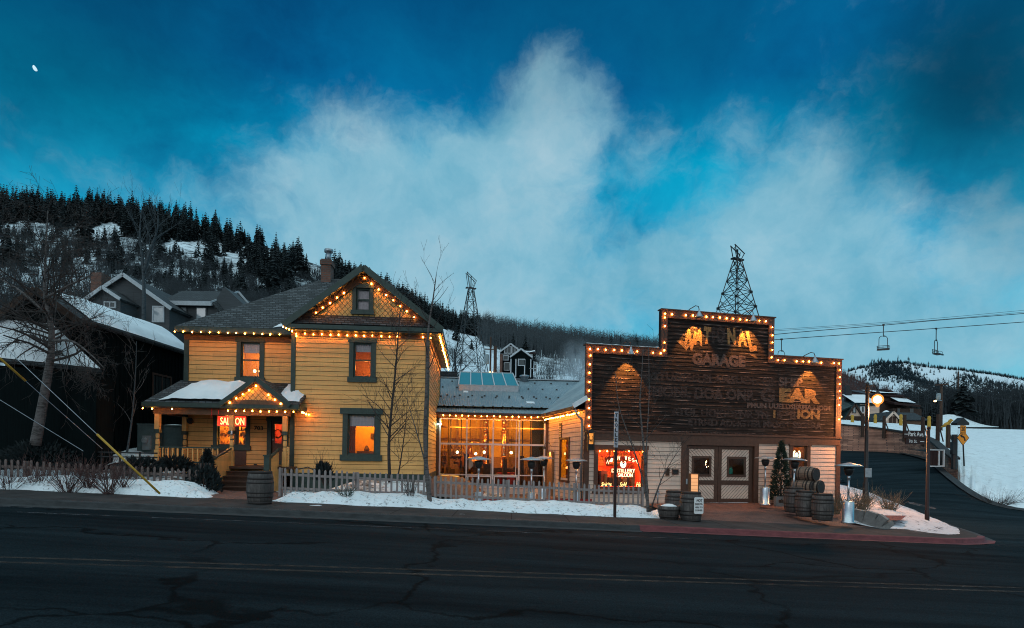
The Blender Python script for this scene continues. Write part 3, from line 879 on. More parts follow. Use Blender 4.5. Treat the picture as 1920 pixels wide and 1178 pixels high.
rf.slab((xg,-.5,zAp),(xg,DEEP+.4,zAp),(xe1,DEEP+.4,zE),(xe1,-.5,zE),.16)
roof = rf.build('roof', M['shingle'], house)
fa = MB()                                       # fascia, rake boards, soffits
fa.box(xh-.02, xe0+.3, yh-.05, yh, zEb-.24, zEb-.02); fa.box(xh+.02, xJ, yh+.001, BO, zEb-.25, zEb-.21)
for (x0, x1) in ((xe0, xg), (xe1, xg)):
    a = (x0, -.55, zE-.13); b = (x1, -.55, zAp-.10)
    fa.bar(a, b, .07, .24)
fa.box(xe0+.02, xe1-.02, -.56, -.50, zE-.22, zE-.06)
fa.box(xe1-.05, xe1-.005, -.48, DEEP+.3, zE-.22, zE-.05)
fa.box(xR+.05, xe1-.06, -.48, DEEP+.3, zE-.26, zE-.235)
fa.box(xe0+.05, xe1-.06, -.49, .0, zE-.262, zE-.225)
fa.build('fascia', M['green'], roof)
# pent roof at the foot of the gable
pr = MB(); zp = zE + .02
pr.slab((xe0+.05,-.52,zp-.02),(xe1-.05,-.52,zp-.02),(xe1-.5,-.06,zp+.42),(xe0+.5,-.06,zp+.42),.06)
pr.build('pent_roof', M['shingle'], house)
# gable wall of diamond shingles
sl0 = (zAp - zE) / (xg - xe0); sl1 = (zAp - zE) / (xe1 - xg)
gz0 = zE + .12; gzt = zAp - .38
gl = MB()
def glim(z): return (xg - (gzt - z)/sl0, xg + (gzt - z)/sl1)
zcuts = [gz0, wG[2], wG[3], gzt]
for za_, zb_ in zip(zcuts[:-1], zcuts[1:]):
    la, lb = glim(za_), glim(zb_)
    if za_ == wG[2]:
        gl.poly([(la[0],-.03,za_),(wG[0],-.03,za_),(wG[0],-.03,zb_),(lb[0],-.03,zb_)]); gl.poly([(wG[1],-.03,za_),(la[1],-.03,za_),(lb[1],-.03,zb_),(wG[1],-.03,zb_)])
    elif zb_ == gzt: gl.poly([(la[0],-.03,za_),(la[1],-.03,za_),(xg,-.03,zb_)])
    else: gl.poly([(la[0],-.03,za_),(la[1],-.03,za_),(lb[1],-.03,zb_),(lb[0],-.03,zb_)])
gl.build('gable_wall', M['diamond'], house)
sash_window(house, wG, -.03, .14, blind=.92)
room(house, wG[0]-.1, wG[1]+.1, .1, .8, wG[2]-.1, wG[3]+.1, [M['roomdark'], M['roomdark']])
rk = MB()                                       # inner rake trim, lit by the bulbs
for sgn, x0, sl in ((1, xe0, sl0), (-1, xe1, sl1)):
    rk.bar((x0+sgn*.35, -.10, zE+.35*sl-.30), (xg, -.10, zAp-.30), .12, .26)
rk.build('rake_trim', M['frieze'], house)
# patch of snow left in the valley
sn = MB(); vx = HF.x(512, .8, 610)
sn.grid([[(vx + .95*i/6 + .06*math.sin(j*2+i), yh+.06+.5*j/3, zEb + .66*(.5*j/3) + .03 + .09*math.sin(math.pi*min(1,(i+.6)/6.6))) for i in range(7)] for j in range(4)])
sn.build('snow_patch', M['roofsnow'], house, True)

# chimney
cx0, cx1 = HF.x(604, 4.4, 500), HF.x(622, 4.4, 500); cz0, cz1 = HF.z(613, 532, 4.4), HF.z(613, 488, 4.4)
ch = MB(); ch.box(cx0, cx1, 4.2, 4.8, cz0-.5, cz1-.28); ch.box(cx0-.05, cx1+.05, 4.15, 4.85, cz1-.28, cz1-.06); ch.box(cx0-.0, cx1+.0, 4.2, 4.8, cz1-.06, cz1)
chim = ch.build('chimney', M['brick'], house)
xc = (cx0+cx1)/2; fl = MB(); zt = HF.z(614, 466, 4.5)
fl.lathe([(.13,cz1),(.13,zt-.18)], 12, (xc+.05,4.5,0)); fl.lathe([(.20,zt-.2),(.22,zt-.12),(.20,zt-.05),(.08,zt)], 12, (xc+.05,4.5,0))
fl.build('flue_pipe', M['galv'], chim, True)
fb = MB(); fb.box(cx0-.12, cx1+.1, 4.05, 4.2, cz0-.32, cz0-.12); fb.build('flashing', M['galv'], chim)

# ---- porch
PF = -1.0                                       # front edge of the porch roof
zpe = HF.z(400, 756, PF); zpw = HF.z(400, 715, BO)
px0, px1 = HF.x(268, PF, 757), HF.x(561, PF, 752)
pm = MB()
pm.slab((px0,PF,zpe),(px1,PF,zpe),(px1-.05,BO,zpw),(xL-.2,BO,zpw),.10)
pm.slab((px0,BO+.5,zpe),(px0,PF,zpe),(xL-.2,BO,zpw),(xL-.2,BO+.2,zpw),.10)
proof = pm.build('porch_roof', M['shingle'], house)
pf = MB(); pf.box(px0, px1, PF-.045, PF, zpe-.17, zpe-.01); pf.box(px0-.04, px0, PF-.04, BO+.4, zpe-.17, zpe-.01)
pf.box(px0+.05, px1-.03, PF+.002, BO, zpe-.19, zpe-.165)
pf.box(px1-.06, px1+.02, PF+.01, BO-.01, zpe-.17, zpe-.02)
pf.build('fascia', M['green'], proof)
bm_ = MB(); zbt = zpe-.192; xP0 = HF.x(289, -.62, 765); xP1 = HF.x(545, -.62, 765)
bm_.box(xP0, xP1, -.70, -.54, zbt-.24, zbt); bm_.box(xP0, xP0+.15, -.53, BO-.05, zbt-.23, zbt-.002)
bm_.build('beam', M['frieze'], proof)
# little gable over the steps
ga, gzz = HF.on(480, 707, PF-.1); gx0 = HF.x(413, PF-.1, 752); gx1 = HF.x(544, PF-.1, 753); gzb = zpe+.03
gm = MB()
gm.slab((gx0,PF-.12,gzb),(gx0,BO-.3,gzb),(ga,BO-.3,gzz),(ga,PF-.12,gzz),.09)
gm.slab((ga,PF-.12,gzz),(ga,BO-.3,gzz),(gx1,BO-.3,gzb),(gx1,PF-.12,gzb),.09)
pg = gm.build('porch_gable', M['shingle'], house)
gw = MB(); gw.poly([(gx0+.42,PF+.02,gzb+.12),(gx1-.42,PF+.02,gzb+.12),(ga,PF+.02,gzz-.22)]); gw.build('gable_wall', M['diamond'], pg)
gt = MB()
for x0 in (gx0, gx1): gt.bar((x0,PF-.15,gzb-.08),(ga,PF-.15,gzz-.07),.05,.17)
gt.build('fascia', M['green'], pg)
gt = MB()
for x0, s in ((gx0,1), (gx1,-1)): gt.bar((x0+s*.22,PF-.02,gzb-.04),(ga,PF-.02,gzz-.20),.05,.13)
gt.box(gx0+.28, gx1-.28, PF-.06, PF+.0, gzb-.05, gzb+.11); gt.build('rake_trim', M['frieze'], pg)
# snow slabs on the porch roof
def roof_pt(x, f, up=0.0): return (x, PF + (BO-PF)*f, zpe + (zpw-zpe)*f + up)
sm = MB(); sx0, sx1 = HF.x(318, 0, 740), HF.x(452, 0, 735)
rows = []
for j in range(9):
    f = .05 + .80*j/8; r = []
    for i in range(17):
        u = i/16
        xx = sx0 + .95*(j/8)*.75 + (sx1 - sx0 - .75*j/8*.55) * u
        e = min(1, 5*min(u, 1-u) + .0) * min(1, 4*min(j/8+.08, 1-j/8+.04))
        r.append(roof_pt(xx + .04*fbm(i*.6, j*.6), f, .015 + (.33 + .09*fbm(i*.45, j*.7)) * e))
    rows.append(r)
sm.grid(rows)
rows = []
for j in range(8):
    f = .12 + .8*j/7; r = []
    for i in range(9):
        u = i/8; e = min(1, 4*min(u,1-u)+.05)*min(1, 4*min(j/7+.05,1-j/7+.05))
        r.append(roof_pt(px1-1.05+.95*u+.06*fbm(i,j), f, .015 + (.16+.14*fbm(i*.7,j*.7))*e))
    rows.append(r)
sm.grid(rows)
sm.build('snow', M['roofsnow'], proof, True)
# floor, posts, rails
zfl = HF.z(480, 874, -.2)
dk = MB(); dk.box(xP0-.1, xP1+.12, -.85, BO-.06, zfl-.10, zfl); dk.box(xP0-.05, HF.x(404,-.8,880), -.80, -.74, -.5, zfl-.102); dk.build('porch_floor', M['brown'], house)
def porch_post(px, y, z0=None):
    x = HF.x(px, y, 790); q = MB(); zb_ = zfl if z0 is None else z0; t = zbt-.24
    H = t - zb_; hb = .085
    q.box(x-hb, x+hb, y-hb, y+hb, t-H*.30, t, 0)
    q.box(x-hb-.015, x+hb+.015, y-hb-.015, y+hb+.015, t-H*.375, t-H*.302, 1)
    q.lathe([(.062,t-H*.47),(.075,t-H*.42),(.06,t-H*.376)], 10, (x,y,0), 0)
    q.lathe([(.08,t-H*.485),(.08,t-H*.472)], 10, (x,y,0), 1)
    q.lathe([(.07,t-H*.60),(.082,t-H*.55),(.065,t-H*.486)], 10, (x,y,0), 0)
    q.lathe([(.085,t-H*.615),(.085,t-H*.602)], 10, (x,y,0), 1)
    q.lathe([(.075,t-H*.70),(.085,t-H*.66),(.07,t-H*.616)], 10, (x,y,0), 0)
    q.box(x-hb, x+hb, y-hb, y+hb, zb_, t-H*.702, 0)
    q.build('porch_post', [M['yellow'], M['green']], house)
    return x
xp = [porch_post(p, -.62) for p in (296, 435, 535)]
xp4 = porch_post(347, BO-.16)
zr = HF.z(360, 838, -.62)
rl = MB(); xr1 = HF.x(412, -.62, 840)
rl.box(xp[0]+.09, xr1, -.66, -.58, zr-.05, zr, 1); rl.box(xp[0]+.09, xr1, -.65, -.59, zfl+.08, zfl+.14, 1)
nb_ = 12
for i in range(nb_):
    x = xp[0]+.09 + (i+.6)*(xr1-xp[0]-.09)/nb_
    rl.box(x-.022, x+.022, -.642, -.598, zfl+.142, zr-.052, 0)
rl.box(xp[0]-.03, xp[0]+.04, -.52, BO-.26, zr-.045, zr-.004, 1)
for i in range(7):
    y = -.45 + i*.22
    rl.box(xp[0]-.02, xp[0]+.022, y-.02, y+.02, zfl+.05, zr-.05, 0)
rl.build('railing', [M['yellow'], M['green']], house)
# steps down to the path, with solid board sides
stx0, stx1 = HF.x(424, -1.2, 890), HF.x(510, -1.2, 890)
st = MB(); zg_ = HF.z(440, 926, -2.6); ns = 5
for i in range(ns):
    z1 = zfl - (i+1)*(zfl-zg_)/(ns+.3); y0 = -.86 - i*.32
    st.box(stx0, stx1, y0-.34, y0, z1-.05, z1); st.box(stx0+.02, stx1-.02, y0-.30, y0-.27, zg_-.3, z1-.052)
st.build('steps', M['brown'], house)
for sx, nm in ((stx0-.06, 0), (stx1+.06, 1)):
    nx = sx; ny = -2.45 if nm == 0 else -1.9
    ztop = HF.z(407 if nm == 0 else 514, 858 if nm == 0 else 856, ny)
    nw = MB(); nw.box(nx-.10, nx+.10, ny-.10, ny+.10, zg_-.25, ztop); nw.box(nx-.13, nx+.13, ny-.13, ny+.13, ztop, ztop+.05); nw.build('newel_post', M['green'], house)
    hr = MB(); hr.bar((nx, ny+.1, ztop-.10), (nx, -.62, zr-.02), .10, .06); hr.build('handrail', M['green'], house)
    bd = MB(); yy = ny+.1
    while yy < -.72:
        y2 = min(yy+.10, -.70); f = lambda y: ztop-.16 + (zr-.08-ztop+.10)*(y-ny-.1)/(-.72-ny)
        bd.poly([(nx-.03,yy,zg_-.2),(nx-.03,y2-.012,zg_-.2),(nx-.03,y2-.012,f(y2)),(nx-.03,yy,f(yy))]); bd.poly([(nx+.03,yy,zg_-.2),(nx+.03,y2-.012,zg_-.2),(nx+.03,y2-.012,f(y2)),(nx+.03,yy,f(yy))])
        bd.poly([(nx-.03,yy,f(yy)),(nx+.03,yy,f(yy)),(nx+.03,y2-.012,f(y2)),(nx-.03,y2-.012,f(y2))]); bd.poly([(nx-.03,yy,zg_-.2),(nx+.03,yy,zg_-.2),(nx+.03,yy,f(yy)),(nx-.03,yy,f(yy))])
        yy += .10
    bd.build('stair_side', M['yellow'], house)
bd = MB(); siding(bd, xp[2]-.02, xJ+.05, zfl-.3, HF.z(545,838,-.6), .11, (), -.62, 0); bd.build('porch_end_board', M['yellow'], house)

# lit SALOON sign hung under the porch roof
sy = -.15
sgx0, sgx1 = HF.x(407.5, sy, 790), HF.x(462.5, sy, 790); sgz0, sgz1 = HF.z(435, 800, sy), HF.z(435, 780, sy)
w0 = HF.world((sgx0+sgx1)/2, sy, sgz0)
sg = thing('neon_sign', 'red lit SALOON sign hung under the porch roof', 'sign', w0, HF.yaw)
hw = (sgx1-sgx0)/2; hh = sgz1-sgz0
MB().box(-hw, hw, 0, .10, 0, hh).build('sign_case', M['dark'], sg)
q = MB(); q.box(-hw+.02, hw-.02, -.012, -.002, .02, hh-.02); q.build('lit_panel', M['signred'], sg)
q = MB(); frame_rect(q, -hw+.03, hw-.03, .03, hh-.03, .018, -.03, -.014); q.build('neon_border', M['neonred'], sg)
q = MB(); put_text(q, 'SALOON', -hw+.13, hw-.08, .07, hh-.07, -.035, bold=.0, depth=.01); q.build('lettering', M['neonyellow'], sg)
q = MB()
for x in (-hw+.05, hw-.05): q.tube([(x,.05,hh),(x,.05,hh+.22)], .008, 4)
q.build('hanger', M['dark'], sg)
lamp('POINT', HF.world((sgx0+sgx1)/2, sy-.25, sgz0+.15), 9, (1, .06, .02), None, .2)
# strings of little red lights hanging from the porch eave
for pxs, lab in (((397,), 'thin red glass icicle hanging from the eave left of the SALOON sign'), ((409.5,), 'thin red glass icicle hanging at the left end of the SALOON sign')):
    x, z = HF.on(pxs[0], 766, -.8); p = HF.world(x, -.8, z)
    ic = MB(); ic.lathe([(.004,-.42),(.014,-.2),(.018,0)], 6); o = ic.build('hanging_ornament', M['red_paint'], None, True, p); tag(o, lab, 'ornament', 'red ornaments on the porch')
wr = MB(); wr.lathe([(.035,-.09),(.05,-.03),(.03,.02),(.045,.06),(.01,.10)], 8)
tag(wr.build('hanging_ornament', M['steel'], None, True, HF.world(HF.x(434,-.78,812), -.76, HF.z(434,812,-.76))), 'small pale ornament tied to the porch post in front of the SALOON sign', 'ornament')
wre = MB()
for k in range(60):
    a = k*2*math.pi/60; r = .17
    p = Vector((r*math.cos(a), 0, r*math.sin(a)))
    for _ in range(5):
        d = Vector((rnd.uniform(-1,1), rnd.uniform(-1,1), rnd.uniform(-1,1)))*.06
        u = Vector((-d.z, d.y, d.x))*.3
        wre.poly([p-u*.5, p+d, p+u*.5])
tag(wre.build('wreath', M['needlegreen'], None, False, HF.world((dx0+dx1)/2, BO-.06, dz0+1.25)), 'round evergreen wreath on the glass of the front door', 'wreath')

# strings of bulbs on the house
W_ = HF.world
string_lights('string of bulbs under the left eave of the yellow house, above the porch-side window', [W_(xh+.02, yh-.10, zEb-.20), W_(xe0-.5, yh-.10, zEb-.20)], .34)
string_lights('tangle of bulbs where the two eaves of the yellow house meet', [W_(xe0+.02, -.60, zE-.16), W_(xe0+.42, -.4, zE-.30), W_(xe0+.46, -.3, zE-.44)], .13)
string_lights('string of bulbs straight across the foot of the big gable', [W_(xJ+.12, -.14, zE-.30), W_(xR+.1, -.14, zE-.30)], .335, skip=(13,))
string_lights('string of bulbs climbing both slopes of the big gable', [W_(xe0+.62, -.20, zE+.62*sl0-.36), W_(xg, -.20, zAp-.36), W_(xe1-.6, -.20, zE+.6*sl1-.38)], .36, skip=(7, 8, 17, 18))
string_lights('dense string of bulbs running back along the right eave of the yellow house', [W_(xe1-.12, -.3, zE-.28), W_(xe1-.12, DEEP+.2, zE-.28)], .26)
string_lights('string of bulbs along the left part of the porch eave', [W_(px0+.02, PF-.06, zpe-.20), W_(px0+1.1, PF-.06, zpe-.20)], .36)
string_lights('string of bulbs along the porch eave over the SALOON sign and steps', [W_(HF.x(428,PF,765), PF-.06, zpe-.22), W_(px1+.12, PF-.06, zpe-.22), W_(px1+.14, -.12, zpe-.26)], .30)
string_lights('string of bulbs round the little gable over the porch steps', [W_(gx0+.34, PF-.1, gzb+.05), W_(ga, PF-.1, gzz-.28), W_(gx1-.34, PF-.1, gzb+.05)], .27)
# ------------------------------------------------------------------ weathered garage front
g0x, g0y = plane_xy(1098, 800, 24.22, math.tan(R(12.7)))
GF = Frame(g0x, g0y, 0.02, 12.7)
garage = thing('board_garage', 'old dark board building with stepped parapet, faded painted lettering and beige lower walls', 'building', (g0x, g0y, GF.oz), GF.yaw)
gW = GF.x(1573, 0, 800)
c0, c1 = GF.x(1239, 0, 620), GF.x(1450, 0, 620)
zLow = (GF.z(1170, 652) + GF.z(1512, 671)) / 2; zTop = (GF.z(1250, 582) + GF.z(1440, 597)) / 2
zBelt = GF.z(1340, 829); zBelt2 = GF.z(1340, 818)
GD = 9.0
def grect(x0p, x1p, y0p, y1p, off=0.0):
    xm = (x0p+x1p)/2; ym = (y0p+y1p)/2
    return (GF.x(x0p,off,ym), GF.x(x1p,off,ym), GF.z(xm,y1p,off), GF.z(xm,y0p,off))
wBig = grect(1120, 1206, 843, 916); wHs = grect(1485, 1512, 836, 900)
door_h = grect(1285, 1412, 835, 941); door_h = (door_h[0], door_h[1], 0.06, door_h[3])
mb = MB()
holed(mb, 0, gW, -.5, zLow-.02, (wBig, wHs, door_h))
mb.poly([(c0,0,zLow-.02),(c1,0,zLow-.02),(c1,0,zTop-.02),(c0,0,zTop-.02)])
mb.poly([(gW,0,-.5),(gW,GD,-.5),(gW,GD,zLow-1.6),(gW,0,zLow-1.6)])
mb.poly([(0,GD,-.5),(gW,GD,-.5),(gW,GD,zLow-1.6),(0,GD,zLow-1.6)])
holed(mb, 0, gW, zBelt, zLow-.02, (), .20)
mb.poly([(0,.2,zBelt),(0,0,zBelt),(0,0,zLow-.02),(0,.2,zLow-.02)]); mb.poly([(gW,.2,zBelt),(gW,0,zBelt),(gW,0,zLow-.02),(gW,.2,zLow-.02)])
mb.poly([(c0,.2,zLow),(c1,.2,zLow),(c1,.2,zTop-.02),(c0,.2,zTop-.02)]); mb.poly([(c0,.2,zLow),(c0,0,zLow),(c0,0,zTop-.02),(c0,.2,zTop-.02)]); mb.poly([(c1,.2,zLow),(c1,0,zLow),(c1,0,zTop-.02),(c1,.2,zTop-.02)])
mb.build('wall', M['plankgap'], garage)
pk = MB()
siding(pk, .06, gW-.06, zBelt2+.12, zLow-.06, .172, (), 0, 0, None, .026, .016)
siding(pk, c0+.06, c1-.06, zLow-.06, zTop-.06, .172, (), 0, 0, None, .026, .016)
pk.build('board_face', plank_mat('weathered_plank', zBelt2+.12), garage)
lo = MB(); siding(lo, .16, gW-.16, -.1, zBelt-.03, .185, (wBig, wHs, door_h), 0, 0)
lo.build('siding', M['pink'], garage)
ft = MB(); ft.box(.1, door_h[0]-.1, -.05, .02, -.4, -.1); ft.box(door_h[1]+.1, gW-.1, -.05, .02, -.4, -.1); ft.build('footing', M['concrete'], garage)
# side wall boards
sd = MB(); siding(sd, .02, GD, -.1, zLow-1.7, .185, (), 0, 0, lambda p: (gW - p[1], p[0], p[2])); sd.build('siding', M['pink'], garage)
# belt and edge boards
TW = .34
tr = MB()
tr.box(-.02, gW+.02, -.085, .0, zBelt-.03, zBelt2+.02); tr.box(-.06, gW+.06, -.13, .01, zBelt2+.022, zBelt2+.11)
tr.build('belt_board', M['brown'], garage)
tr = MB()
tr.box(-.05, .24, -.075, .03, zBelt2+.112, zLow-TW); tr.box(gW-.24, gW+.05, -.075, .03, zBelt2+.112, zLow-TW)
tr.box(-.052, c0+.28, -.078, .031, zLow-TW+.002, zLow); tr.box(c1-.28, gW+.052, -.078, .031, zLow-TW+.002, zLow)
tr.box(c0, c0+.28, -.076, .03, zLow+.002, zTop-TW); tr.box(c1-.28, c1, -.076, .03, zLow+.002, zTop-TW)
tr.box(c0-.002, c1+.002, -.079, .031, zTop-TW+.002, zTop)
tr.build('parapet_trim', M['brown'], garage)
cp = MB()
cp.box(-.09, c0-.005, -.13, .24, zLow+.002, zLow+.05); cp.box(c1+.005, gW+.09, -.13, .24, zLow+.002, zLow+.05); cp.box(c0-.05, c1+.05, -.13, .24, zTop+.002, zTop+.05)
cp.build('coping', M['brown'], garage)
for a, b, z in ((-.05, c0-.1, zLow+.052), (c0+.9, c0+3.4, zTop+.052)):
    n = 20; sc_ = MB(); sc_.grid([[(a+(b-a)*i/n, y, z + h*(.6+.4*fbm(i*.7,3))) for i in range(n+1)] for y, h in ((-.11,.003),(-.07,.035),(.1,.04),(.22,.003))]); sc_.build('snow', M['roofsnow'], garage, True)
MB().box(-.06, .16, -.06, .05, -.3, zBelt-.032).build('corner_board', M['brown'], garage); MB().box(gW-.17, gW+.06, -.06, .05, -.3, zBelt-.032).build('corner_board', M['brown'], garage)

# painted lettering, most of it flaked away
def gpos(px, py): return GF.on(px, py)
def word(s, pxa, pya, pxb, pyb, h, m, bold=.05, spacing=1.0, y=-.029):
    """a word between two pixel ends of its base line, h pixels tall"""
    x0, z0 = gpos(pxa, pya); x1, z1 = gpos(pxb, pyb); zt = gpos((pxa+pxb)/2, (pya+pyb)/2-h)[1]
    zm = (z0+z1)/2
    ltr = MB(); put_text(ltr, s, x0, x1, zm, zt, y, 0, bold, spacing=spacing); ltr.build('lettering', PAINTS[m], garage)
PAINTS = (M['letter_ochre'], M['letter_pale'], M['letter_faint'])
arc = [('N', 1284, 1302, 655, 36, -.26), ('A', 1302, 1318, 648, 34, -.12), ('T', 1318, 1332, 645, 32, -.06), ('I', 1334, 1339, 644, 30, -.02), ('O', 1342, 1359, 644, 31, 0), ('N', 1363, 1378, 646, 31, .06), ('A', 1381, 1399, 650, 33, .12), ('L', 1401, 1415, 659, 38, .26)]
ltr = MB()
for ch_, a, b, base, h, rot in arc:
    x0, z0 = gpos(a, base); x1, _ = gpos(b, base); z1 = gpos((a+b)/2, base-h)[1]
    put_text(ltr, ch_, x0, x1, z0, z1, -.029, 0 if ch_ not in 'IO' else 2, .06, rot=rot)
# swallow-tail ends of the painted ribbon
for pts in (((1267,639),(1280,638),(1293,648),(1286,658),(1281,652)), ((1405,665),(1414,664),(1419,672),(1416,672))):
    q = [gpos(*p) for p in pts]
    ltr.poly([(x, -.029, z) for x, z in q][::-1], 0)
ltr.build('lettering', PAINTS, garage)
word('GARAGE', 1297, 684, 1397, 690, 23, 1, .06)
word('SHIP', 1459, 725, 1504, 727, 18, 1, .05)
word('G', 1424, 754, 1452, 755, 26, 2, .05); word('EAR', 1460, 755, 1537, 757, 27, 0, .07)
word('ION', 1494, 786, 1536, 787, 18, 0, .06); word('I', 1449, 784, 1453, 784, 14, 0, .04)
rg = random.Random(5)
for pxa, pya, pxb, pyb, h, wch, m in ((1205, 714, 1455, 723, 16, 11, 2), (1210, 745, 1415, 752, 22, 15, 2), (1400, 766, 1556, 770, 10, 7, 1), (1260, 780, 1440, 785, 15, 11, 2), (1456, 786, 1490, 787, 16, 12, 2), (1290, 800, 1540, 804, 14, 9, 2), (1250, 818, 1450, 820, 9, 8, 2)):
    # words flaked beyond reading
    ws = []; n = int((pxb-pxa)/wch)
    while n > 1:
        k = min(n, rg.randint(3, 9)); ws.append(''.join(rg.choice('AEIORTNSLDHGUMP') for _ in range(k))); n -= k + 1
    word(' '.join(ws), pxa, pya, pxb, pyb, h, m, .05)

# barn lamps on the parapet
for px, py, zt in ((1183, 660, zLow), (1311, 590, zTop), (1412.5, 598, zTop), (1528, 676, zLow)):
    x, z = GF.on(px, py, -.44)
    am = MB(); pts = [(x-.32, .1, zt-.0), (x-.28, -.12, zt+.10), (x-.10, -.30, zt+.22), (x-.02, -.40, zt+.17), (x, -.44, z+.20)]
    am.tube(pts, .018, 6)
    lampo = am.build('barn_lamp', M['dark'], garage)
    s = MB(); s.lathe([(.035,.22),(.05,.12),(.07,.09),(.17,-.10),(.175,-.12)], 16, (x,-.44,z)); s.build('lamp_shade', M['galv'], lampo, True)
    bb = MB(); bb.sphere((x,-.44,z-.02), .05, 8, 6); bb.build('lamp_bulb', M['warmlamp'], lampo)
    spo = lamp('SPOT', (x, -.44, z-.15), 560, (1, .34, .06), garage, .03, spot_size=R(76), spot_blend=.3)
    spo.rotation_euler = (R(20), 0, 0)

# big shop window with red room behind
wbp = sash_window(garage, wBig, 0, .17, 'brown', mid=False, sill=.06, head=.04)
xa, xb, za, zb = wBig
room(garage, xa-.5, xb+.5, .14, 2.6, za-.25, zb+.4, [M['roomred'], M['roomwood']])
it = MB()
it.box(xa-.2, xb-.5, 1.0, 1.5, za-.2, za+.55, 1); it.box(xa+.25, xa+.75, .7, 1.0, za-.2, za+.75, 1)
for k in range(4): it.box(xb-.75, xb+.3, 1.9, 2.2, za+.25+k*.38, za+.29+k*.38, 0)
it.box(xa-.1, xa+.65, 2.2, 2.4, za+.5, zb, 2); it.box(xa+1.3, xa+1.38, 1.2, 1.28, za, zb, 2)
for k in range(9):
    x = xa+.1+k*(xb-xa-.2)/9+rnd.uniform(-.05,.05); h = rnd.uniform(.25,.8); it.box(x, x+rnd.uniform(.06,.2), .5, .8, za-.2, za+h, 2 if k % 2 else 0)
for k in range(5): it.box(xa+.05+k*.45, xa+.40+k*.45, 2.45, 2.55, zb-.75, zb-.35, 2 if k % 2 else 0)
it.build('counter', [M['roomwood'], M['roomred'], M['roomdark']], wbp)
it = MB()
for k in range(4):
    for i in range(7):
        h = rnd.uniform(.16,.26); it.lathe([(.04,0),(.04,h*.6),(.015,h*.75),(.015,h)], 6, (xb-.7+i*.13, 2.0, za+.29+k*.38))
it.build('bottles', M['bottle'], wbp)
for dx in (.35, 1.0, 1.7):
    lamp('POINT', (xa+dx*(xb-xa)/2.0, .75, zb+.05), 120, (1, .30, .035), garage, .1)
lamp('POINT', ((xa+xb)/2-.4, 1.8, za+.2), 140, (1, .11, .02), garage, .2)
ne = thing('neon_sign', 'white and yellow neon lettering with a horseshoe face behind the big red-lit window', 'sign', GF.world((xa+xb)/2, .2, za), GF.yaw)
ox_ = (xa+xb)/2
def gl2(px, py): x, z = GF.on(px, py, .2); return x-ox_, z-za
q = MB(); arcw = 'HIGH WEST'
for i, ch_ in enumerate(arcw):
    if ch_ == ' ': continue
    u = (i - 4) / 4
    cxp = 1167 + u*27; cyp = 858.5 + 8*u*u
    x, z = gl2(cxp, cyp); put_text(q, ch_, x-.05, x+.05, z-.085, z+.085, 0, bold=.0, rot=u*.38, depth=.012)
q.build('curved_lettering', M['neonwhite'], ne)
q = MB()
for s, x0, x1, y0, y1 in (('DISTILLERY', 1147, 1191, 886, 879.5), ('& SALOON', 1153, 1186, 894.5, 887.5)):
    a, b = gl2(x0, y0); c, d = gl2(x1, y1); put_text(q, s, a, c, b, d, 0, bold=.004, depth=.012)
q.build('straight_lettering', M['neonwhite'], ne)
q = MB()
for s, x0, x1, y0, y1 in (('Spirits', 1127, 1147, 914, 904.5), ('Sold', 1162, 1175, 913, 904.5), ('Here', 1192.5, 1209, 913, 904.5)):
    a, b = gl2(x0, y0); c, d = gl2(x1, y1); put_text(q, s, a, c, b, d, 0, bold=.0, shear=.35, depth=.012)
q.build('script_lettering', M['neonyellow'], ne)
def horseshoe(mbx, cx_, cz_, w, h, y, r=.02):
    pts = []
    for k in range(17):
        a = R(125) + R(290)*k/16
        pts.append((cx_ + w*math.cos(a)*.5, y, cz_ + h*math.sin(a)*.5))
    mbx.tube(pts, r, 6)
q = MB(); x, z = gl2(1168.5, 870.5); horseshoe(q, x, z, .24, .30, 0, .022)
q.prism([(x+.085*math.cos(k*math.pi/6), z+.10*math.sin(k*math.pi/6)-.01) for k in range(12)], .0, .02)
q.build('horseshoe', M['neonface'], ne)
q = MB(); q.prism([(x-.06,z+.05),(x-.02,z+.02),(x+.05,z+.07),(x+.03,z-.01)], -.006, -.002); q.prism([(x-.05,z-.05),(x,z-.075),(x+.05,z-.045),(x,z-.055)], -.006, -.002); q.build('face_detail', M['sign_black'], ne)
q = MB(); frame_rect(q, xa+.05-ox_, xb-.05-ox_, .06, zb-za-.55, .014, -.01, .01); q.build('neon_border', M['neonred'], ne)
string_lights('string of bulbs across the head of the big red-lit window', [GF.world(xa+.05, -.10, zb-.02), GF.world(xb-.05, -.10, zb-.02)], .36, skip=(3,5))

# horseshoe window
wh = sash_window(garage, wHs, 0, .17, 'brown', mid=False)
room(garage, wHs[0]-.3, wHs[1]+.3, .14, 1.8, wHs[2]-.2, wHs[3]+.3, [M['roomwood'], M['roomdark']])
lamp('POINT', ((wHs[0]+wHs[1])/2+.1, 1.0, wHs[3]), 14, (1, .36, .09), garage, .08)
hs = thing('neon_sign', 'glowing white horseshoe emblem in the small window behind the stacked barrels', 'sign', GF.world((wHs[0]+wHs[1])/2, .2, wHs[3]-.5), GF.yaw)
q = MB(); horseshoe(q, .02, .08, .36, .44, 0, .035); q.build('horseshoe', M['neonwhite'], hs)
q = MB(); q.prism([(.02+.10*math.cos(k*math.pi/6), .06+.13*math.sin(k*math.pi/6)) for k in range(12)], .0, .02); q.build('face', M['neonface'], hs)
q = MB(); q.prism([(.03,.15),(.05,.12),(.04,.02),(.05,-.04),(.02,-.05),(.015,.03)], -.008, -.002); q.build('face_detail', M['sign_black'], hs)

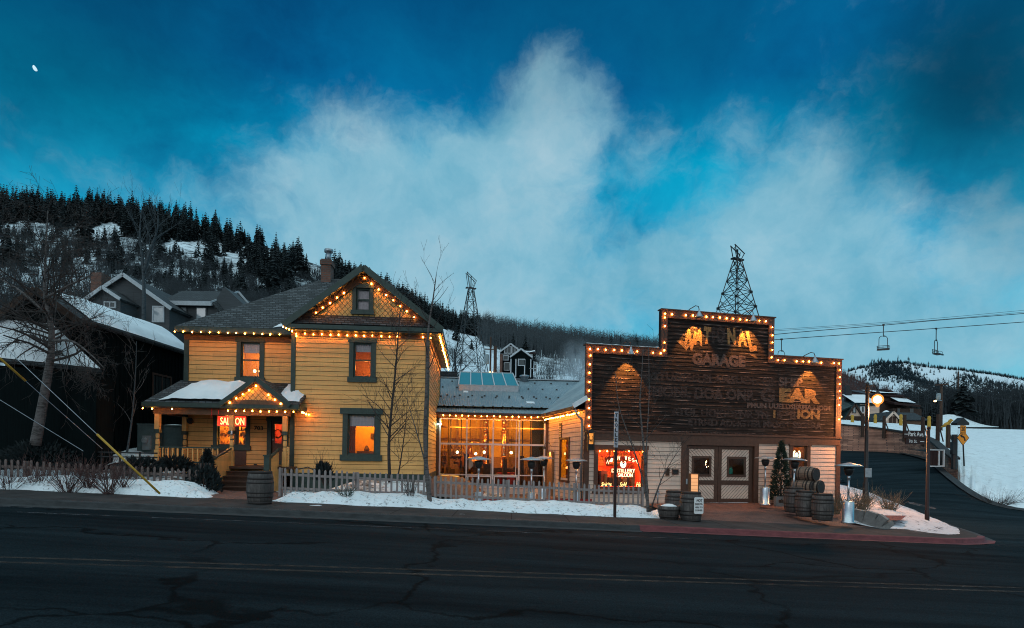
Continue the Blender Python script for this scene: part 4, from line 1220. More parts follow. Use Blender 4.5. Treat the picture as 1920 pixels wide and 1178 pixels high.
# pair of big doors with slanting boards
dx0, dx1, dz0, dz1 = door_h
fr_ = MB(); frame_rect(fr_, dx0-.22, dx1+.22, dz0-.22, dz1+.20, .22, -.09, .04)
gdoor = fr_.build('garage_door', M['brown'], garage)
mid = GF.x(1347, 0, 880); dark = M['brown']
for k, (a, b, sgn) in enumerate(((dx0+.02, mid-.01, 1), (mid+.01, dx1-.02, -1))):
    st_ = .17; yb_ = .06
    lf = MB(); frame_rect(lf, a, b, dz0+.01, dz1-.01, st_, yb_-.03, yb_+.05)
    zm = GF.z(1347, 905); lf.box(a+st_, b-st_, yb_-.028, yb_+.048, zm-.10, zm+.10)
    wx0, wx1 = (GF.x(1302,0,875), GF.x(1331,0,875)) if k == 0 else (GF.x(1368,0,875), GF.x(1396,0,875))
    wz0, wz1 = GF.z(1347, 890), GF.z(1347, 860)
    frame_rect(lf, wx0-.1, wx1+.1, wz0-.1, wz1+.1, .1, yb_-.026, yb_+.046)
    leaf = lf.build('door_leaf', M['brown'], gdoor)
    bd = MB()
    for (za_, zb_, hole) in ((dz0+st_, zm-.10, None), (zm+.10, dz1-st_, (wx0-.09, wx1+.09, wz0-.09, wz1+.09))):
        x0_, x1_ = a+st_, b-st_
        # slanting boards: strips clipped against the panel
        wst = .115
        n0 = int(((x0_-x1_) - (zb_-za_)) / wst) - 2; n1 = int(((x1_-x0_) + (zb_-za_)) / wst) + 2
        def clip(poly, ax, val, keep_less):
            out = []
            for i in range(len(poly)):
                p, q_ = poly[i], poly[(i+1) % len(poly)]
                pin = (p[ax] <= val) if keep_less else (p[ax] >= val); qin = (q_[ax] <= val) if keep_less else (q_[ax] >= val)
                if pin: out.append(p)
                if pin != qin:
                    t = (val-p[ax])/(q_[ax]-p[ax]); out.append(tuple(p[j]+(q_[j]-p[j])*t for j in range(2)))
            return out
        rects = [(x0_, x1_, za_, zb_)]
        if hole: rects = [(x0_, hole[0], za_, zb_), (hole[1], x1_, za_, zb_), (hole[0], hole[1], za_, hole[2]), (hole[0], hole[1], hole[3], zb_)]
        for rr in rects:
            for i in range(n0, n1):
                s0 = i*wst; s1 = s0+wst-.016
                # lines x*sgn... + z = const
                pl = [(x0_-9, None), ]
                P = lambda x, s: (x, za_ + s*1.414 - sgn*(x-x0_)*-1.0 if sgn < 0 else za_ + s*1.414 - (x-x0_))
                P = (lambda x, s: (x, za_ + s*1.414 - (x-x0_))) if sgn > 0 else (lambda x, s: (x, za_ + s*1.414 - (x1_-x)))
                pl = [P(x0_-3, s0), P(x1_+3, s0), P(x1_+3, s1), P(x0_-3, s1)]
                for ax, val, less in ((0, rr[0], False), (0, rr[1], True), (1, rr[2], False), (1, rr[3], True)):
                    if len(pl) >= 3: pl = clip(pl, ax, val, less)
                if len(pl) >= 3: bd.poly([(x, yb_+.0, z) for x, z in pl])
    bd.build('slanting_boards', M['pink'], leaf)
    bk = MB(); holed(bk, a+.1, b-.1, dz0+.1, dz1-.1, ((wx0, wx1, wz0, wz1),), yb_+.03); bk.build('backing', M['pinkgap'], leaf)
    gp = MB(); gp.poly([(wx0,yb_+.01,wz0),(wx1,yb_+.01,wz0),(wx1,yb_+.01,wz1),(wx0,yb_+.01,wz1)]); gp.build('pane', M['glass'], leaf)
hg = MB(); hg.box(dx0-.02, dx0+.05, -.11, -.091, GF.z(1290,908), GF.z(1290,898)); hg.build('handle', M['galv'], gdoor)
room(garage, dx0-.1, dx1+.1, .15, 3.2, dz0, dz1+.3, [M['roomdark'], M['roomdark']])
lamp('POINT', (mid+1.2, 2.2, dz1-.2), 9, (1, .40, .10), garage, .1)
hb = MB(); gb = MB()
x0_ = GF.x(1376,0,880); 
for i in range(6): gb.lathe([(.045,0),(.045,.2),(.018,.27),(.018,.34)], 8, (x0_+i*.09-.1, .7, GF.z(1380,889)-.02))
gb.build('bottles', M['bottlegreen'], garage)
for i in range(14): hb.sphere((x0_+.02+rnd.uniform(0,.42), 2.4, GF.z(1390,872)+rnd.uniform(-.15,.15)), .022, 6, 4)
hb.build('back_bar_lights', M['warmlamp'], garage)
lamp('POINT', (x0_+.2, .4, GF.z(1380,889)+.5), 1.0, (.4, 1, .8), garage, .05)
# little framed plaques on the siding
for a, b, c, d, lab in ((1247,1254,878,892,'tall'), (1259,1271,880,890,'wide')):
    r_ = grect(a, b, c, d); q = MB(); frame_rect(q, *r_, .035, -.075, -.035); o = thing('wall_plaque', f'small {lab} framed plaque on the beige siding beside the garage door', 'plaque', GF.world(r_[0], -.07, r_[2]), GF.yaw)
    q.v = [(x-r_[0], y+.07, z-r_[2]) for x, y, z in q.v]; q.build('frame', M['brown'], o)
    p = MB(); p.box(.03, r_[1]-r_[0]-.03, .012, .034, .03, r_[3]-r_[2]-.03); p.build('face', M['post_dark' if lab == 'tall' else 'dark'], o)

# hanging lantern sign at the left corner
lx0, lz0 = GF.on(1101, 846, -.35); lx1, lz1 = GF.on(1114, 809, -.35)
ls = thing('hanging_sign', 'upright lit sign in a dark iron frame at the left corner of the garage', 'sign', GF.world((lx0+lx1)/2, -.35, lz0), GF.yaw)
w_ = (lx1-lx0)/2; h_ = lz1-lz0
q = MB(); frame_rect(q, -w_, w_, .03, h_-.04, .045, -.07, .07); q.box(-w_-.05, w_+.05, -.12, .12, h_-.05, h_); q.prism([(-w_*.8,h_),(w_*.8,h_),(0,h_+.12)], -.09, .09)
q.tube([(-w_,0.0,h_-.1),(-w_,.3,h_-.02)], .015, 5); q.build('frame', M['dark'], ls)
q = MB(); q.box(-w_+.045, w_-.045, -.03, .03, .30, h_-.06); q.build('lit_panel', M['lantern'], ls)
q = MB(); put_text(q, '1904', -w_+.07, w_-.07, .36, .50, -.036, bold=.01); 
horseshoe(q, 0, h_*.66, .16, .22, -.04, .012); q.box(-w_+.04, w_-.04, -.025, .025, .07, .29); q.build('emblem', M['sign_black'], ls)
lamp('POINT', GF.world((lx0+lx1)/2+.12, -.42, lz1-.05), 5, (1, .42, .10), None, .05)

# bulbs along the parapet
P_ = GF.world; yl = -.12
string_lights('string of bulbs down the left edge of the garage parapet', [P_(.11, yl, zLow-TW-.05), P_(.10, yl, zBelt2+.35)], .36)
string_lights('string of bulbs along the low left step of the garage parapet', [P_(.10, yl, zLow-.12), P_(c0-.05, yl, zLow-.12)], .365, skip=(7,))
string_lights('string of bulbs up the left side of the tall middle parapet', [P_(c0+.13, yl, zLow+.0), P_(c0+.13, yl, zTop-.30)], .34, skip=(2,))
string_lights('string of bulbs along the top of the tall middle parapet', [P_(c0+.13, yl, zTop-.11), P_(c1-.13, yl, zTop-.11)], .33, skip=(2,))
string_lights('string of bulbs down the right side of the tall middle parapet', [P_(c1-.13, yl, zTop-.38), P_(c1-.13, yl, zLow-.02)], .36)
string_lights('string of bulbs along the low right step of the garage parapet', [P_(c1+.2, yl, zLow-.12), P_(gW-.12, yl, zLow-.12)], .32, skip=(2, 6, 8))
string_lights('string of bulbs down the right edge of the garage wall', [P_(gW-.10, yl, zLow-.42), P_(gW-.10, yl, zBelt2+1.0)], .33)
# small eave behind the right corner with a few bulbs
ev = MB(); ev.slab((gW+.01,2.0,GF.z(1575,765,2)),(gW+.9,2.0,GF.z(1590,775,2)),(gW+.9,6,GF.z(1590,775,2)),(gW+.01,6,GF.z(1575,765,2)),.12); ev.build('side_eave', M['pink'], garage)
string_lights('three bulbs under the little side eave right of the garage', [P_(gW+.12, 1.9, GF.z(1578,779,2)), P_(gW+.62, 1.9, GF.z(1578,779,2))], .25)

# ------------------------------------------------------------------ glass-fronted hall between the two
WD = 5.6                                        # the wing's side wall runs back this far from the garage front
wa = GF.world(0, .05); wb_ = GF.world(0, WD)
tan4 = math.tan(R(4.0)); hY0 = wb_.y - wb_.x * tan4
bx, by = plane_xy(817, 830, hY0, tan4)
BF = Frame(bx, by, -.06, 4.0)
hall = thing('glass_hall', 'single storey hall with a tall glass front and pale grey corrugated metal roof', 'building', (bx, by, BF.oz), BF.yaw)
bW = BF.local(wb_).x
def brect(x0p, x1p, y0p, y1p, off=0.0):
    xm = (x0p+x1p)/2; ym = (y0p+y1p)/2
    return (BF.x(x0p,off,ym), BF.x(x1p,off,ym), BF.z(xm,y1p,off), BF.z(xm,y0p,off))
gx = [BF.x(p, 0, 830) for p in (825, 875, 924.5, 973.5, 1021)]
gz = [BF.z(924, p) for p in (914, 891, 833.5, 787)]
zev = BF.z(924, 777)
bs = MB(); bs.box(-.2, bW, -.12, .1, -.3, gz[0]-.05); bs.build('base_wall', M['pink'], hall)
pil = MB(); pil.box(-.25, gx[0]-.05, -.10, .12, gz[0]-.05, zev-.02); pil.box(gx[4]+.05, bW, -.10, .12, gz[0]-.05, zev-.02)
pil.box(gx[0]-.05, gx[4]+.05, -.06, .12, gz[3]+.05, zev-.02); pil.build('wall', M['frieze'], hall)
f = MB(); mw = .05
for x in gx: f.box(x-mw/2-.012, x+mw/2+.012, -.075, .07, gz[0], gz[3])
for k, z in enumerate(gz):
    t = .05 if k != 2 else .09
    for a, b in zip(gx[:-1], gx[1:]): f.box(a+mw/2+.012, b-mw/2-.012, -.07, .065, z-t/2, z+t/2)
for k in (0, 1, 2):                              # sub-frames of the lower lights
    a, b = gx[k]+.04, gx[k+1]-.04
    if k: frame_rect(f, a+.02, b-.02, gz[0]+.04, gz[1]-.04, .06, -.06, .05)
for xx, za_, zb_ in ((BF.x(921.0,0,860), gz[1], gz[2]), (BF.x(968,0,810), gz[1], gz[3])): f.box(xx-.015, xx+.015, -.04, .03, za_+.03, zb_-.04)
f.build('window_frame', M['whitemetal'], hall)
for a, b in zip(gx[:-1], gx[1:]):
    for za_, zb_ in zip(gz[:-1], gz[1:]):
        p = MB(); p.poly([(a,0,za_),(b,0,za_),(b,0,zb_),(a,0,zb_)]); p.build('pane', M['glass'], hall)
HD = 5.2
room(hall, -.2, bW+1.2, .14, HD, gz[0]-.05, zev+.4, [M['room'], M['roomwood']])
iw = MB()
iw.box(-.1, bW+1.0, HD-.2, HD-.05, gz[0], gz[0]+1.55, 1); iw.box(-.1, bW+1, HD-.25, HD-.02, gz[2]+.35, gz[2]+.42, 1)
for x in (.9, 2.3, 3.9, 5.4): iw.box(x, x+.16, HD-.5, HD-.3, gz[0], zev+.3, 1)
iw.box(.3, 1.6, 3.2, 3.8, gz[0], gz[0]+1.1, 1); iw.box(2.0, 4.4, 2.2, 2.8, gz[0], gz[0]+.95, 0)
for k in range(4): iw.box(.05, 1.5, HD-.7, HD-.3, gz[1]+.25+k*.36, gz[1]+.29+k*.36, 1)
iw.box(gx[2]+.3, gx[3]-.1, 1.4, 1.9, gz[0], gz[1]+.1, 2)
for x in (gx[1]+.2, gx[1]+.7, gx[2]+.3): iw.lathe([(.16,gz[1]+.0),(.16,gz[1]+.04)], 10, (x, 1.1, 0), 1); iw.tube([(x,1.1,gz[0]),(x,1.1,gz[1])], .03, 6, 1)
ri = random.Random(9)
for k in range(26):
    x, y, w, h = ri.uniform(.1, bW-.1), ri.uniform(.7, 4.4), ri.uniform(.06, .45), ri.uniform(.5, 1.5)
    iw.box(x, x+w, y, y+.35, gz[0], gz[1]-.35+h, 0 if ri.random() < .7 else 1)
    if k % 3 == 0: iw.tube([(x+w/2, y, gz[1]), (x+w/2, y, zev+.2)], ri.uniform(.02, .05), 6, 0)
for z in (gz[2]+.05, gz[2]+.95): iw.box(-.1, bW+.6, 2.9, 3.0, z, z+.07, 1)
iw.build('interior_fittings', [M['roomdark'], M['roomwood'], M['redseat']], hall)
ib = MB()
for k in range(4):
    for i in range(10):
        h = rnd.uniform(.18,.28); ib.lathe([(.045,0),(.045,h*.6),(.018,h*.75),(.018,h)], 6, (.12+i*.14, HD-.5, gz[1]+.29+k*.36))
ib.build('bottles', M['bottle'], hall)
# copper still with two columns
for x, y in ((gx[1]+1.05, 3.4), (gx[2]+.72, 3.0)):
    c = MB(); zt_ = gz[3]+.2
    c.lathe([(.13,gz[0]+.3),(.13,zt_)], 14, (x,y,0))
    z = gz[1]+.55
    while z < zt_-.1: c.lathe([(.17,0),(.17,.05)], 14, (x,y,z)); z += .36
    stc = c.build('still_column', M['copper'], hall, True)
    w = MB(); z = gz[1]+.72
    while z < zt_-.1: w.lathe([(.06,-.14),(.06,-.16),(1e-4,-.165)], 10, (x,y,z), axis='y'); z += .36
    w.build('porthole', M['galv'], stc)
c = MB(); c.sphere((gx[1]+.15, 3.2, gz[1]+.55), .62, 18, 10, 0, .85); c.lathe([(.2,.45),(.12,.75),(.10,1.0)], 12, (gx[1]+.15,3.2,gz[1]+.55))
c.tube([(gx[1]+.15,3.2,gz[1]+1.5),(gx[1]+.3,3.2,gz[1]+1.75),(gx[1]+.7,3.3,gz[1]+1.7),(gx[1]+1.05,3.4,gz[1]+1.3)], .05, 8)
c.build('still_pot', M['copper'], hall, True)
c = MB(); c.lathe([(.24,-.02),(.26,-.02),(.26,.02),(.24,.02)], 18, (gx[1]+.10,2.5,gz[1]+.5), axis='y'); c.tube([(gx[1]-.16,2.5,gz[1]+.5),(gx[1]+.36,2.5,gz[1]+.5)],.012,5); c.tube([(gx[1]+.10,2.5,gz[1]+.24),(gx[1]+.10,2.5,gz[1]+.76)],.012,5)
c.build('wall_clock', M['galv'], hall)
for x, y, z in ((BF.x(857.5,1.6,848), 1.6, BF.z(857,848,1.6)), (BF.x(892,2.6,851), 2.6, BF.z(892,851,2.6)), (BF.x(908,2.0,848), 2.0, BF.z(908,848,2.0)), (BF.x(958.5,1.8,849), 1.8, BF.z(958,849,1.8)), (BF.x(943,3.0,836), 3.0, BF.z(943,836,3.0))):
    p = MB(); p.tube([(x,y,z+.08),(x,y,zev+.3)], .008, 4); pend = p.build('pendant_lamp', M['dark'], hall)
    p = MB(); p.sphere((x,y,z), .075, 10, 6); p.build('globe', M['warmlamp'], pend, True)
for x, y, e in ((1.2, 2.4, 270), (3.2, 1.8, 200), (4.9, 2.6, 240)):
    lamp('POINT', (x, y, gz[3]-.15), e, (1, .42, .045), hall, .15)
lamp('POINT', (3.0, 3.2, gz[1]+.3), 30, (1, .30, .07), hall, .2)
# flood lamp on the left pier
fp = MB(); fx, fz_ = BF.on(822, 795, -.2); fp.lathe([(.03,.18),(.07,.02),(.09,-.06)], 10, (fx-.02,-.2,fz_+.08)); fp.box(fx-.08, fx+.04, -.16, -.101, fz_+.10, fz_+.32); fo = fp.build('flood_lamp', M['dark'], hall)
fp = MB(); fp.sphere((fx-.02,-.22,fz_), .05, 8, 6); fp.build('lamp_bulb', M['whitelamp'], fo)
fp = MB(); fp.sphere((fx+.14,-.22,fz_+.0), .035, 8, 6); fp.build('lamp_bulb', M['whitelamp'], fo)
lamp('POINT', (fx+.05, -.35, fz_), 4, (.5, 1, .95), hall, .05)

# corrugated roof
xr0, zr0 = -.25, zev+.04; ry1 = 6.4; zr1 = BF.z(924, 711, ry1)
def corr(mbx, a, b, c, d, n, amp, mi=0):
    """ridged sheet: a-b is the eave, d-c the ridge"""
    a, b, c, d = map(Vector, (a, b, c, d)); nrm = (b-a).cross(d-a).normalized()
    if nrm.z < 0: nrm = -nrm
    lo_, hi_ = [], []
    for i in range(n+1):
        u = i/n; k = nrm * (amp * math.sin(i*math.pi/2))
        lo_.append(a.lerp(b,u)+k); hi_.append(d.lerp(c,u)+k)
    mbx.grid([lo_, hi_], mi)
rm = MB(); vx1 = bW+.2
corr(rm, (xr0-.6,-.42,zr0),(vx1+4,-.42,zr0),(vx1+4,ry1,zr1),(xr0-.6,ry1,zr1), 480, .012)
rm.slab((xr0-.6,-.36,zr0-.05),(vx1+.3,-.36,zr0-.05),(vx1+4,ry1,zr1-.06),(xr0-.6,ry1,zr1-.06),.05)
rm.slab((xr0-.6,ry1,zr1-.02),(vx1+4,ry1,zr1-.02),(vx1+4,ry1+5,zr1-2.2),(xr0-.6,ry1+5,zr1-2.2),.05)
def rust_roof():
    m, nt, b = newmat('corrugated_metal')
    n = noise_out(nt, obj_co(nt, (.5,.5,.5)), 1.0, 6); n2 = noise_out(nt, obj_co(nt, (9,1,1)), 2.0, 4)
    L(nt, ramp(nt, mth(nt, 'ADD', mth(nt,'MULTIPLY',n,.6), mth(nt,'MULTIPLY',n2,.4)), [(.35,(.15,.21,.235)),(.65,(.30,.38,.41))]), b.inputs['Base Color'])
    b.inputs['Roughness'].default_value = .5; b.inputs['Metallic'].default_value = .35
    return m
M['corrugated'] = rust_roof()
hroof = rm.build('roof', M['corrugated'], hall)
gt = MB(); gt.box(xr0-.3, bW-.05, -.52, -.40, zr0-.13, zr0-.015); gt.build('gutter', M['brown'], hroof)
ridge = MB(); ridge.box(xr0-.5, vx1+4, ry1-.15, ry1+.15, zr1-.0, zr1+.05); ridge.build('ridge_cap', M['galv'], hroof)
rx_ = lambda f: zr0 + (zr1-zr0)*f
gd = MB()
for r_i, f in enumerate((.10, .13, .38, .42, .66, .86)):
    n = (13, 12, 9, 10, 9, 8)[r_i]
    for i in range(n):
        y = -.42 + (ry1+.42)*f; x = xr0 + .35 + (i + (.5 if r_i % 2 else 0))*(bW+2.6*f)/n; z = rx_(f)
        gd = MB(); gd.poly([(x-.05,y-.02,z+.01),(x+.05,y-.02,z+.01),(x+.05,y+.03,z+.10),(x-.05,y+.03,z+.10)]); gd.poly([(x-.05,y+.12,z+.05),(x-.05,y-.02,z+.01),(x-.05,y+.03,z+.10)]); gd.poly([(x+.05,y+.12,z+.05),(x+.05,y-.02,z+.01),(x+.05,y+.03,z+.10)])
        gd.build('snow_guard', M['dark'], hroof)
# skylight box
kf0, kf1 = .60, .97; ky0 = -.42+(ry1+.42)*kf0
kx0, kx1 = BF.x(860, 4.0, 730), BF.x(971, 4.0, 735)
ktx0, ktx1 = kx0+.03, kx1-.18; kz0 = rx_(kf0)+.30; kz1 = BF.z(915, 699, 6.2)
sk = MB(); sk.box(kx0, kx1, ky0-.06, ky0+.05, rx_(kf0)-.1, kz0-.02); sk.poly([(kx0,ky0,rx_(kf0)-.1),(kx0,6.2,rx_(.95)-.1),(ktx0,6.2,kz1),(kx0,ky0,kz0)]); sk.poly([(kx1,ky0,rx_(kf0)-.1),(kx1,6.2,rx_(.95)-.1),(ktx1,6.2,kz1),(kx1,ky0,kz0)])
sk.poly([(kx0,6.2,rx_(.95)-.2),(kx1,6.2,rx_(.95)-.2),(ktx1,6.2,kz1),(ktx0,6.2,kz1)])
skl = sk.build('skylight', M['galv'], hroof)
sp = MB()
for i in range(6):
    u = i/5; sp.bar((kx0+(kx1-kx0)*u, ky0, kz0+.015), (ktx0+(ktx1-ktx0)*u, 6.2, kz1+.015), .06, .05)
sp.bar((kx0,ky0-.02,kz0),(kx1,ky0-.02,kz0),.08,.06); sp.bar((ktx0,6.2,kz1),(ktx1,6.2,kz1),.08,.06); sp.build('skylight_bar', M['greywhite'], skl)
for i in range(5):
    u, w = i/5+.008, (i+1)/5-.008
    p = MB(); p.poly([(kx0+(kx1-kx0)*u,ky0,kz0),(kx0+(kx1-kx0)*w,ky0,kz0),(ktx0+(ktx1-ktx0)*w,6.2,kz1),(ktx0+(ktx1-ktx0)*u,6.2,kz1)]); p.build('pane', M['skytint_glass'], skl)
rs = MB()
for px, py in ((987, 752), (994, 757), (868, 737)):
    f = 0.25 if py > 745 else .52
    x = BF.x(px, -.42+(ry1+.42)*f, py); rs.grid([[(x+.28*i/4+.03*math.sin(i*3+j), -.42+(ry1+.42)*(f+.02*j)+.02*i, rx_(f+.02*j)+.02+.05*math.sin(math.pi*i/4)*math.sin(math.pi*(j+.3)/3.3)) for i in range(5)] for j in range(4)])
rs.build('snow_patch', M['roofsnow'], hroof, True)
sv = MB(); vx_, vz_ = BF.on(983, 707, ry1-.2); sv.lathe([(.22,-.2),(.22,.12),(.30,.13),(.30,.24),(.05,.28)], 14, (vx_, ry1-.3, zr1)); sv.build('roof_vent', M['galv'], hroof, True)
ch2 = MB(); ch2.box(xr0-.7, BF.x(858,6.6,700), ry1+.3, ry1+.5, zr1-1, BF.z(838,696,6.6)); ch2.build('rear_wall', M['greyroof'], hall)

# wing wall: the garage's side that faces the patio
wing = thing('garage_wing', 'narrow wing of weathered beige boards with a red-lit slit window, between glass hall and garage', 'building', (g0x, g0y, GF.oz), GF.yaw)
def wing_pt(px, py):
    """garage local y,z on the plane x=-0.02"""
    rx, rz = ray(px, py); c_, s_ = GF.c, GF.s
    # local x = (t*rx-ox)*c + (t-oy)*s = -0.02
    t = (-.02 + GF.ox*c_ + GF.oy*s_) / (rx*c_ + s_)
    return -(t*rx-GF.ox)*s_ + (t-GF.oy)*c_, CZ + rz*t - GF.oz
zw0 = wing_pt(1045, 775)[1]; 
wwin = (wing_pt(1066,0)[0], wing_pt(1081,0)[0]); wz_ = (wing_pt(1072,898)[1], wing_pt(1072,824)[1])
hole = (wwin[1], wwin[0], wz_[0], wz_[1])
zfa = wing_pt(1088, 766)[1]; zfb = wing_pt(1030, 780)[1]; zw1 = max(zfa, zfb)
wt = lambda p: (-.02 + p[1], WD - p[0], p[2])          # s runs from the hall toward the street
hl = (WD-hole[1], WD-hole[0], hole[2], hole[3])
mb = MB(); holed(mb, 0, WD, -.3, zw1, (hl,), 0, 0, wt); mb.build('wall', M['pinkgap'], wing)
mb = MB(); siding(mb, .02, WD-.02, -.1, zw1-.12, .2, (hl,), 0, 0, wt); mb.build('siding', M['pink'], wing)
# window casing
q = MB()
for s0, s1, a, b in ((hl[0]-.12, hl[0], hl[2]-.1, hl[3]+.1), (hl[1], hl[1]+.12, hl[2]-.1, hl[3]+.1), (hl[0], hl[1], hl[3], hl[3]+.1), (hl[0]-.15, hl[1]+.15, hl[2]-.2, hl[2]-.1)):
    q.box(-.09, -.005, WD-s1, WD-s0, a, b)
ww = q.build('window', M['brown'], wing)
p = MB(); p.poly([wt((hl[0],.04,hl[2])), wt((hl[1],.04,hl[2])), wt((hl[1],.04,hl[3])), wt((hl[0],.04,hl[3]))]); p.build('pane', M['glass'], ww)
p = MB(); n = 12; p.grid([[wt((hl[0]+(hl[1]-hl[0])*i/n, .25+.04*math.sin(i*2), z)) for i in range(n+1)] for z in (hl[2]-.1, hl[3]+.1)]); p.build('curtain', M['roomred'], ww)
lamp('POINT', wt((( hl[0]+hl[1])/2, .12, hl[3]-.3)), 5, (1, .10, .03), wing, .04)
# louvre and little door post
vy, vz0 = wing_pt(1052, 824); vz1 = wing_pt(1052, 794)[1]
q = MB(); q.box(-.07, -.01, vy-.2, vy+.2, vz0, vz1)
lv = q.build('louvre', M['brown'], wing)
q = MB()
for k in range(5): z = vz0+.12+k*(vz1-vz0-.2)/5; q.box(-.085, -.072, vy-.13, vy+.13, z, z+.06)
q.build('slat', M['pink'], lv)
q = MB(); q.box(-.16, -.06, WD-1.25, WD-.35, -.1, wing_pt(1036,847)[1]); q.build('door', M['roomwood'], wing)
q = MB(); sp_y, sp_z = wing_pt(1030, 793); q.lathe([(.10,0),(.12,.1),(.06,.22)], 10, (-.25, sp_y, sp_z)); q.build('speaker', M['dark'], wing)
q = MB(); ly_, lz_ = wing_pt(1035, 842); q.tube([(-.05,ly_,lz_+.1),(-.2,ly_,lz_+.35),(-.4,ly_,lz_+.25),(-.42,ly_,lz_+.1)],.015,5); q.lathe([(.03,.12),(.10,0)], 10, (-.42,ly_,lz_)); q.build('wall_lamp', M['dark'], wing)
spo = lamp('SPOT', (-.30, ly_-.15, lz_-.05), 110, (1, .50, .18), wing, .03, spot_size=R(80), spot_blend=.4); spo.rotation_euler = (0, R(-15), 0)
# eave, roof slope, fascia with white end, downpipe
ze = zw1+.02
sl_w = .62; xw = 5.2; rw = MB(); corr(rw, (-.55,.24,ze),(-.55,WD+7,ze),(xw,WD+7,ze+sl_w*(xw+.55)),(xw,.24,ze+sl_w*(xw+.55)), 400, .012)
rw.slab((xw,.24,ze+sl_w*(xw+.55)),(xw,WD+7,ze+sl_w*(xw+.55)),(gW+.4,WD+7,ze),(gW+.4,.24,ze),.06)
corr(rw, (-.55,-.10,ze),(-.55,.24,ze),(.0,.24,ze+sl_w*.55),(.0,-.10,ze+sl_w*.55), 10, .004)
wroof = rw.build('roof', M['corrugated'], wing)
q = MB(); q.box(-.60, -.52, -.08, WD+.3, ze-.16, ze-.0); q.box(-.52, -.03, -.06, WD-.1, ze-.14, ze-.11); q.build('fascia', M['frieze'], wroof)
q = MB(); q.bar((-.62,-.14,ze+.0),(.0,-.14,ze+sl_w*.62),.06,.20); q.build('rake_board', M['white'], wroof)
q = MB(); q.tube([(-.5,-.02,ze-.1),(-.42,0,ze-.3),(-.14,.1,ze-.55),(-.12,.12,ze-.8),(-.12,.12,-.1)], .05, 8); q.build('downpipe', M['galv'], wing, True)
string_lights('close string of bulbs along the eave of the narrow beige wing', [GF.world(-.30, .1, ze-.20), GF.world(-.30, WD-.3, ze-.20)], .2)
string_lights('string of bulbs along the eave over the glass front', [BF.world(.05, -.22, zev-.06), BF.world(bW-.3, -.22, zev-.06)], .33)
# ------------------------------------------------------------------ ground, road, kerb, pavement
def sheet(name, rows, mat, kind='structure', smooth_=True, label=None, parent=None):
    mb = MB(); mb.grid(rows); o = mb.build(name, mat, parent, smooth_)
    if parent is None: tag(o, label, None, None, kind)
    return o
xs = [-2500, -600, -200, -90] + [-60 + i*1.5 for i in range(81)] + [90, 200, 600, 2500]
ys = [-2500, -400, -80, -20, 0, 8] + [12 + i*.75 for i in range(44)] + [46, 50, 56, 62, 80, 140, 400, 3000]
def gz_(x, y):
    xx = max(-60, min(60, x)); yy = max(-30, min(75, y))
    return ground_z(xx, yy) + (0.03*fbm(x, y, .5) if abs(x) < 60 and 16 < y < 60 else 0)
sheet('ground', [[(x, y, gz_(x, y) - (0 if y < 80 else 1.0)) for x in xs] for y in ys], M['ground'])
def ky(x, t): return 17.2 + .14*x + t
rx2 = [-60 + i*1.5 for i in range(81)]
def rz(x): return street(x)
road = sheet('road', [[(x, (-22 if f == 0 else ky(min(x, 60), 0)*f), rz(x)) for x in rx2] for f in (0, .15, .3, .45, .6, .7, .8, .9, 1.0)], M['asphalt'])
def strip(t0, t1, x0, x1, dz, n=60):
    return [[(x0+(x1-x0)*i/n, ky(x0+(x1-x0)*i/n, t), rz(x0+(x1-x0)*i/n)+dz) for i in range(n+1)] for t in (t0, t1)]
for t in (-7.05, -7.42):
    sheet('lane_line', strip(t, t+.11, -60, 60, .004), M['line_yellow'], parent=road)
sheet('lane_line', strip(-1.55, -1.46, -12, 5.5, .004), M['line_white'], parent=road)
sheet('lane_line', strip(-.62, -.50, -60, -11.5, .004), M['line_white'], parent=road)
kx_red = 3.9
def kerb(x0, x1, mat):
    n = 50; X = [x0+(x1-x0)*i/n for i in range(n+1)]
    prof = ((-.42, .004), (-.40, .010), (-.02, .012), (0.0, .12), (.03, .148), (.17, .155), (.18, .10))
    return sheet('kerb', [[(x, ky(x, t), rz(x)+z) for x in X] for t, z in prof], mat)
kerb(-60, kx_red, M['kerb'])
# red kerb, with the rounded corner into the side street
cor = [(kx_red + (14.6-kx_red)*i/20,) for i in range(21)]
path = [(x[0], ky(x[0], 0)) for x in cor] + [(15.4, 19.62), (16.2, 20.1), (16.9, 20.9), (17.5, 22.0), (18.4, 24), (19.4, 27), (20.4, 30)]
def side_z(x, y): return rz(min(x, 20)) + .32*smooth(y, 24, 30) + .105*max(0, y-29.5) - .0*x
def pz(x, y): return rz(x) if y < 23 else max(side_z(x, y), -.9)
rows = []
for off, z in ((-.30, .006), (-.02, .010), (0, .12), (.03, .15), (.22, .155)):
    r = []
    for i, (x, y) in enumerate(path):
        a = Vector(path[max(0,i-1)]); b = Vector(path[min(len(path)-1,i+1)]); d = (b-a).normalized(); nrm = Vector((-d.y, d.x))
        r.append((x+nrm.x*off, y+nrm.y*off, pz(x, y)+z))
    rows.append(r)
sheet('kerb', [r[:24] for r in rows], M['kerbred']); sheet('kerb', [r[23:] for r in rows], M['kerb'])
sheet('sidewalk', strip(.17, 2.62, -60, 14.6, .156), M['sidewalk'])
bed = (((1598,979,22.0),(1632,988,21.7),(1664,993,21.6),(1715,999,21.5),(1765,1003,21.3),(1800,1003,21.3)),
       ((1582,950,25.0),(1625,955,24.6),(1668,962,24.2),(1715,972,23.8),(1765,984,23.4),(1797,992,22.8)),
       ((1576,925,29),(1622,933,29),(1668,946,28.5),(1715,960,27.5),(1760,975,26),(1780,984,25.2)),
       ((1570,908,33),(1618,920,33),(1665,938,32),(1708,954,30.5),(1740,970,28.5),(1765,979,26.8)))
A_, B_, C_, D_ = ([tuple(at(*p)) for p in r] for r in bed)
inner = []
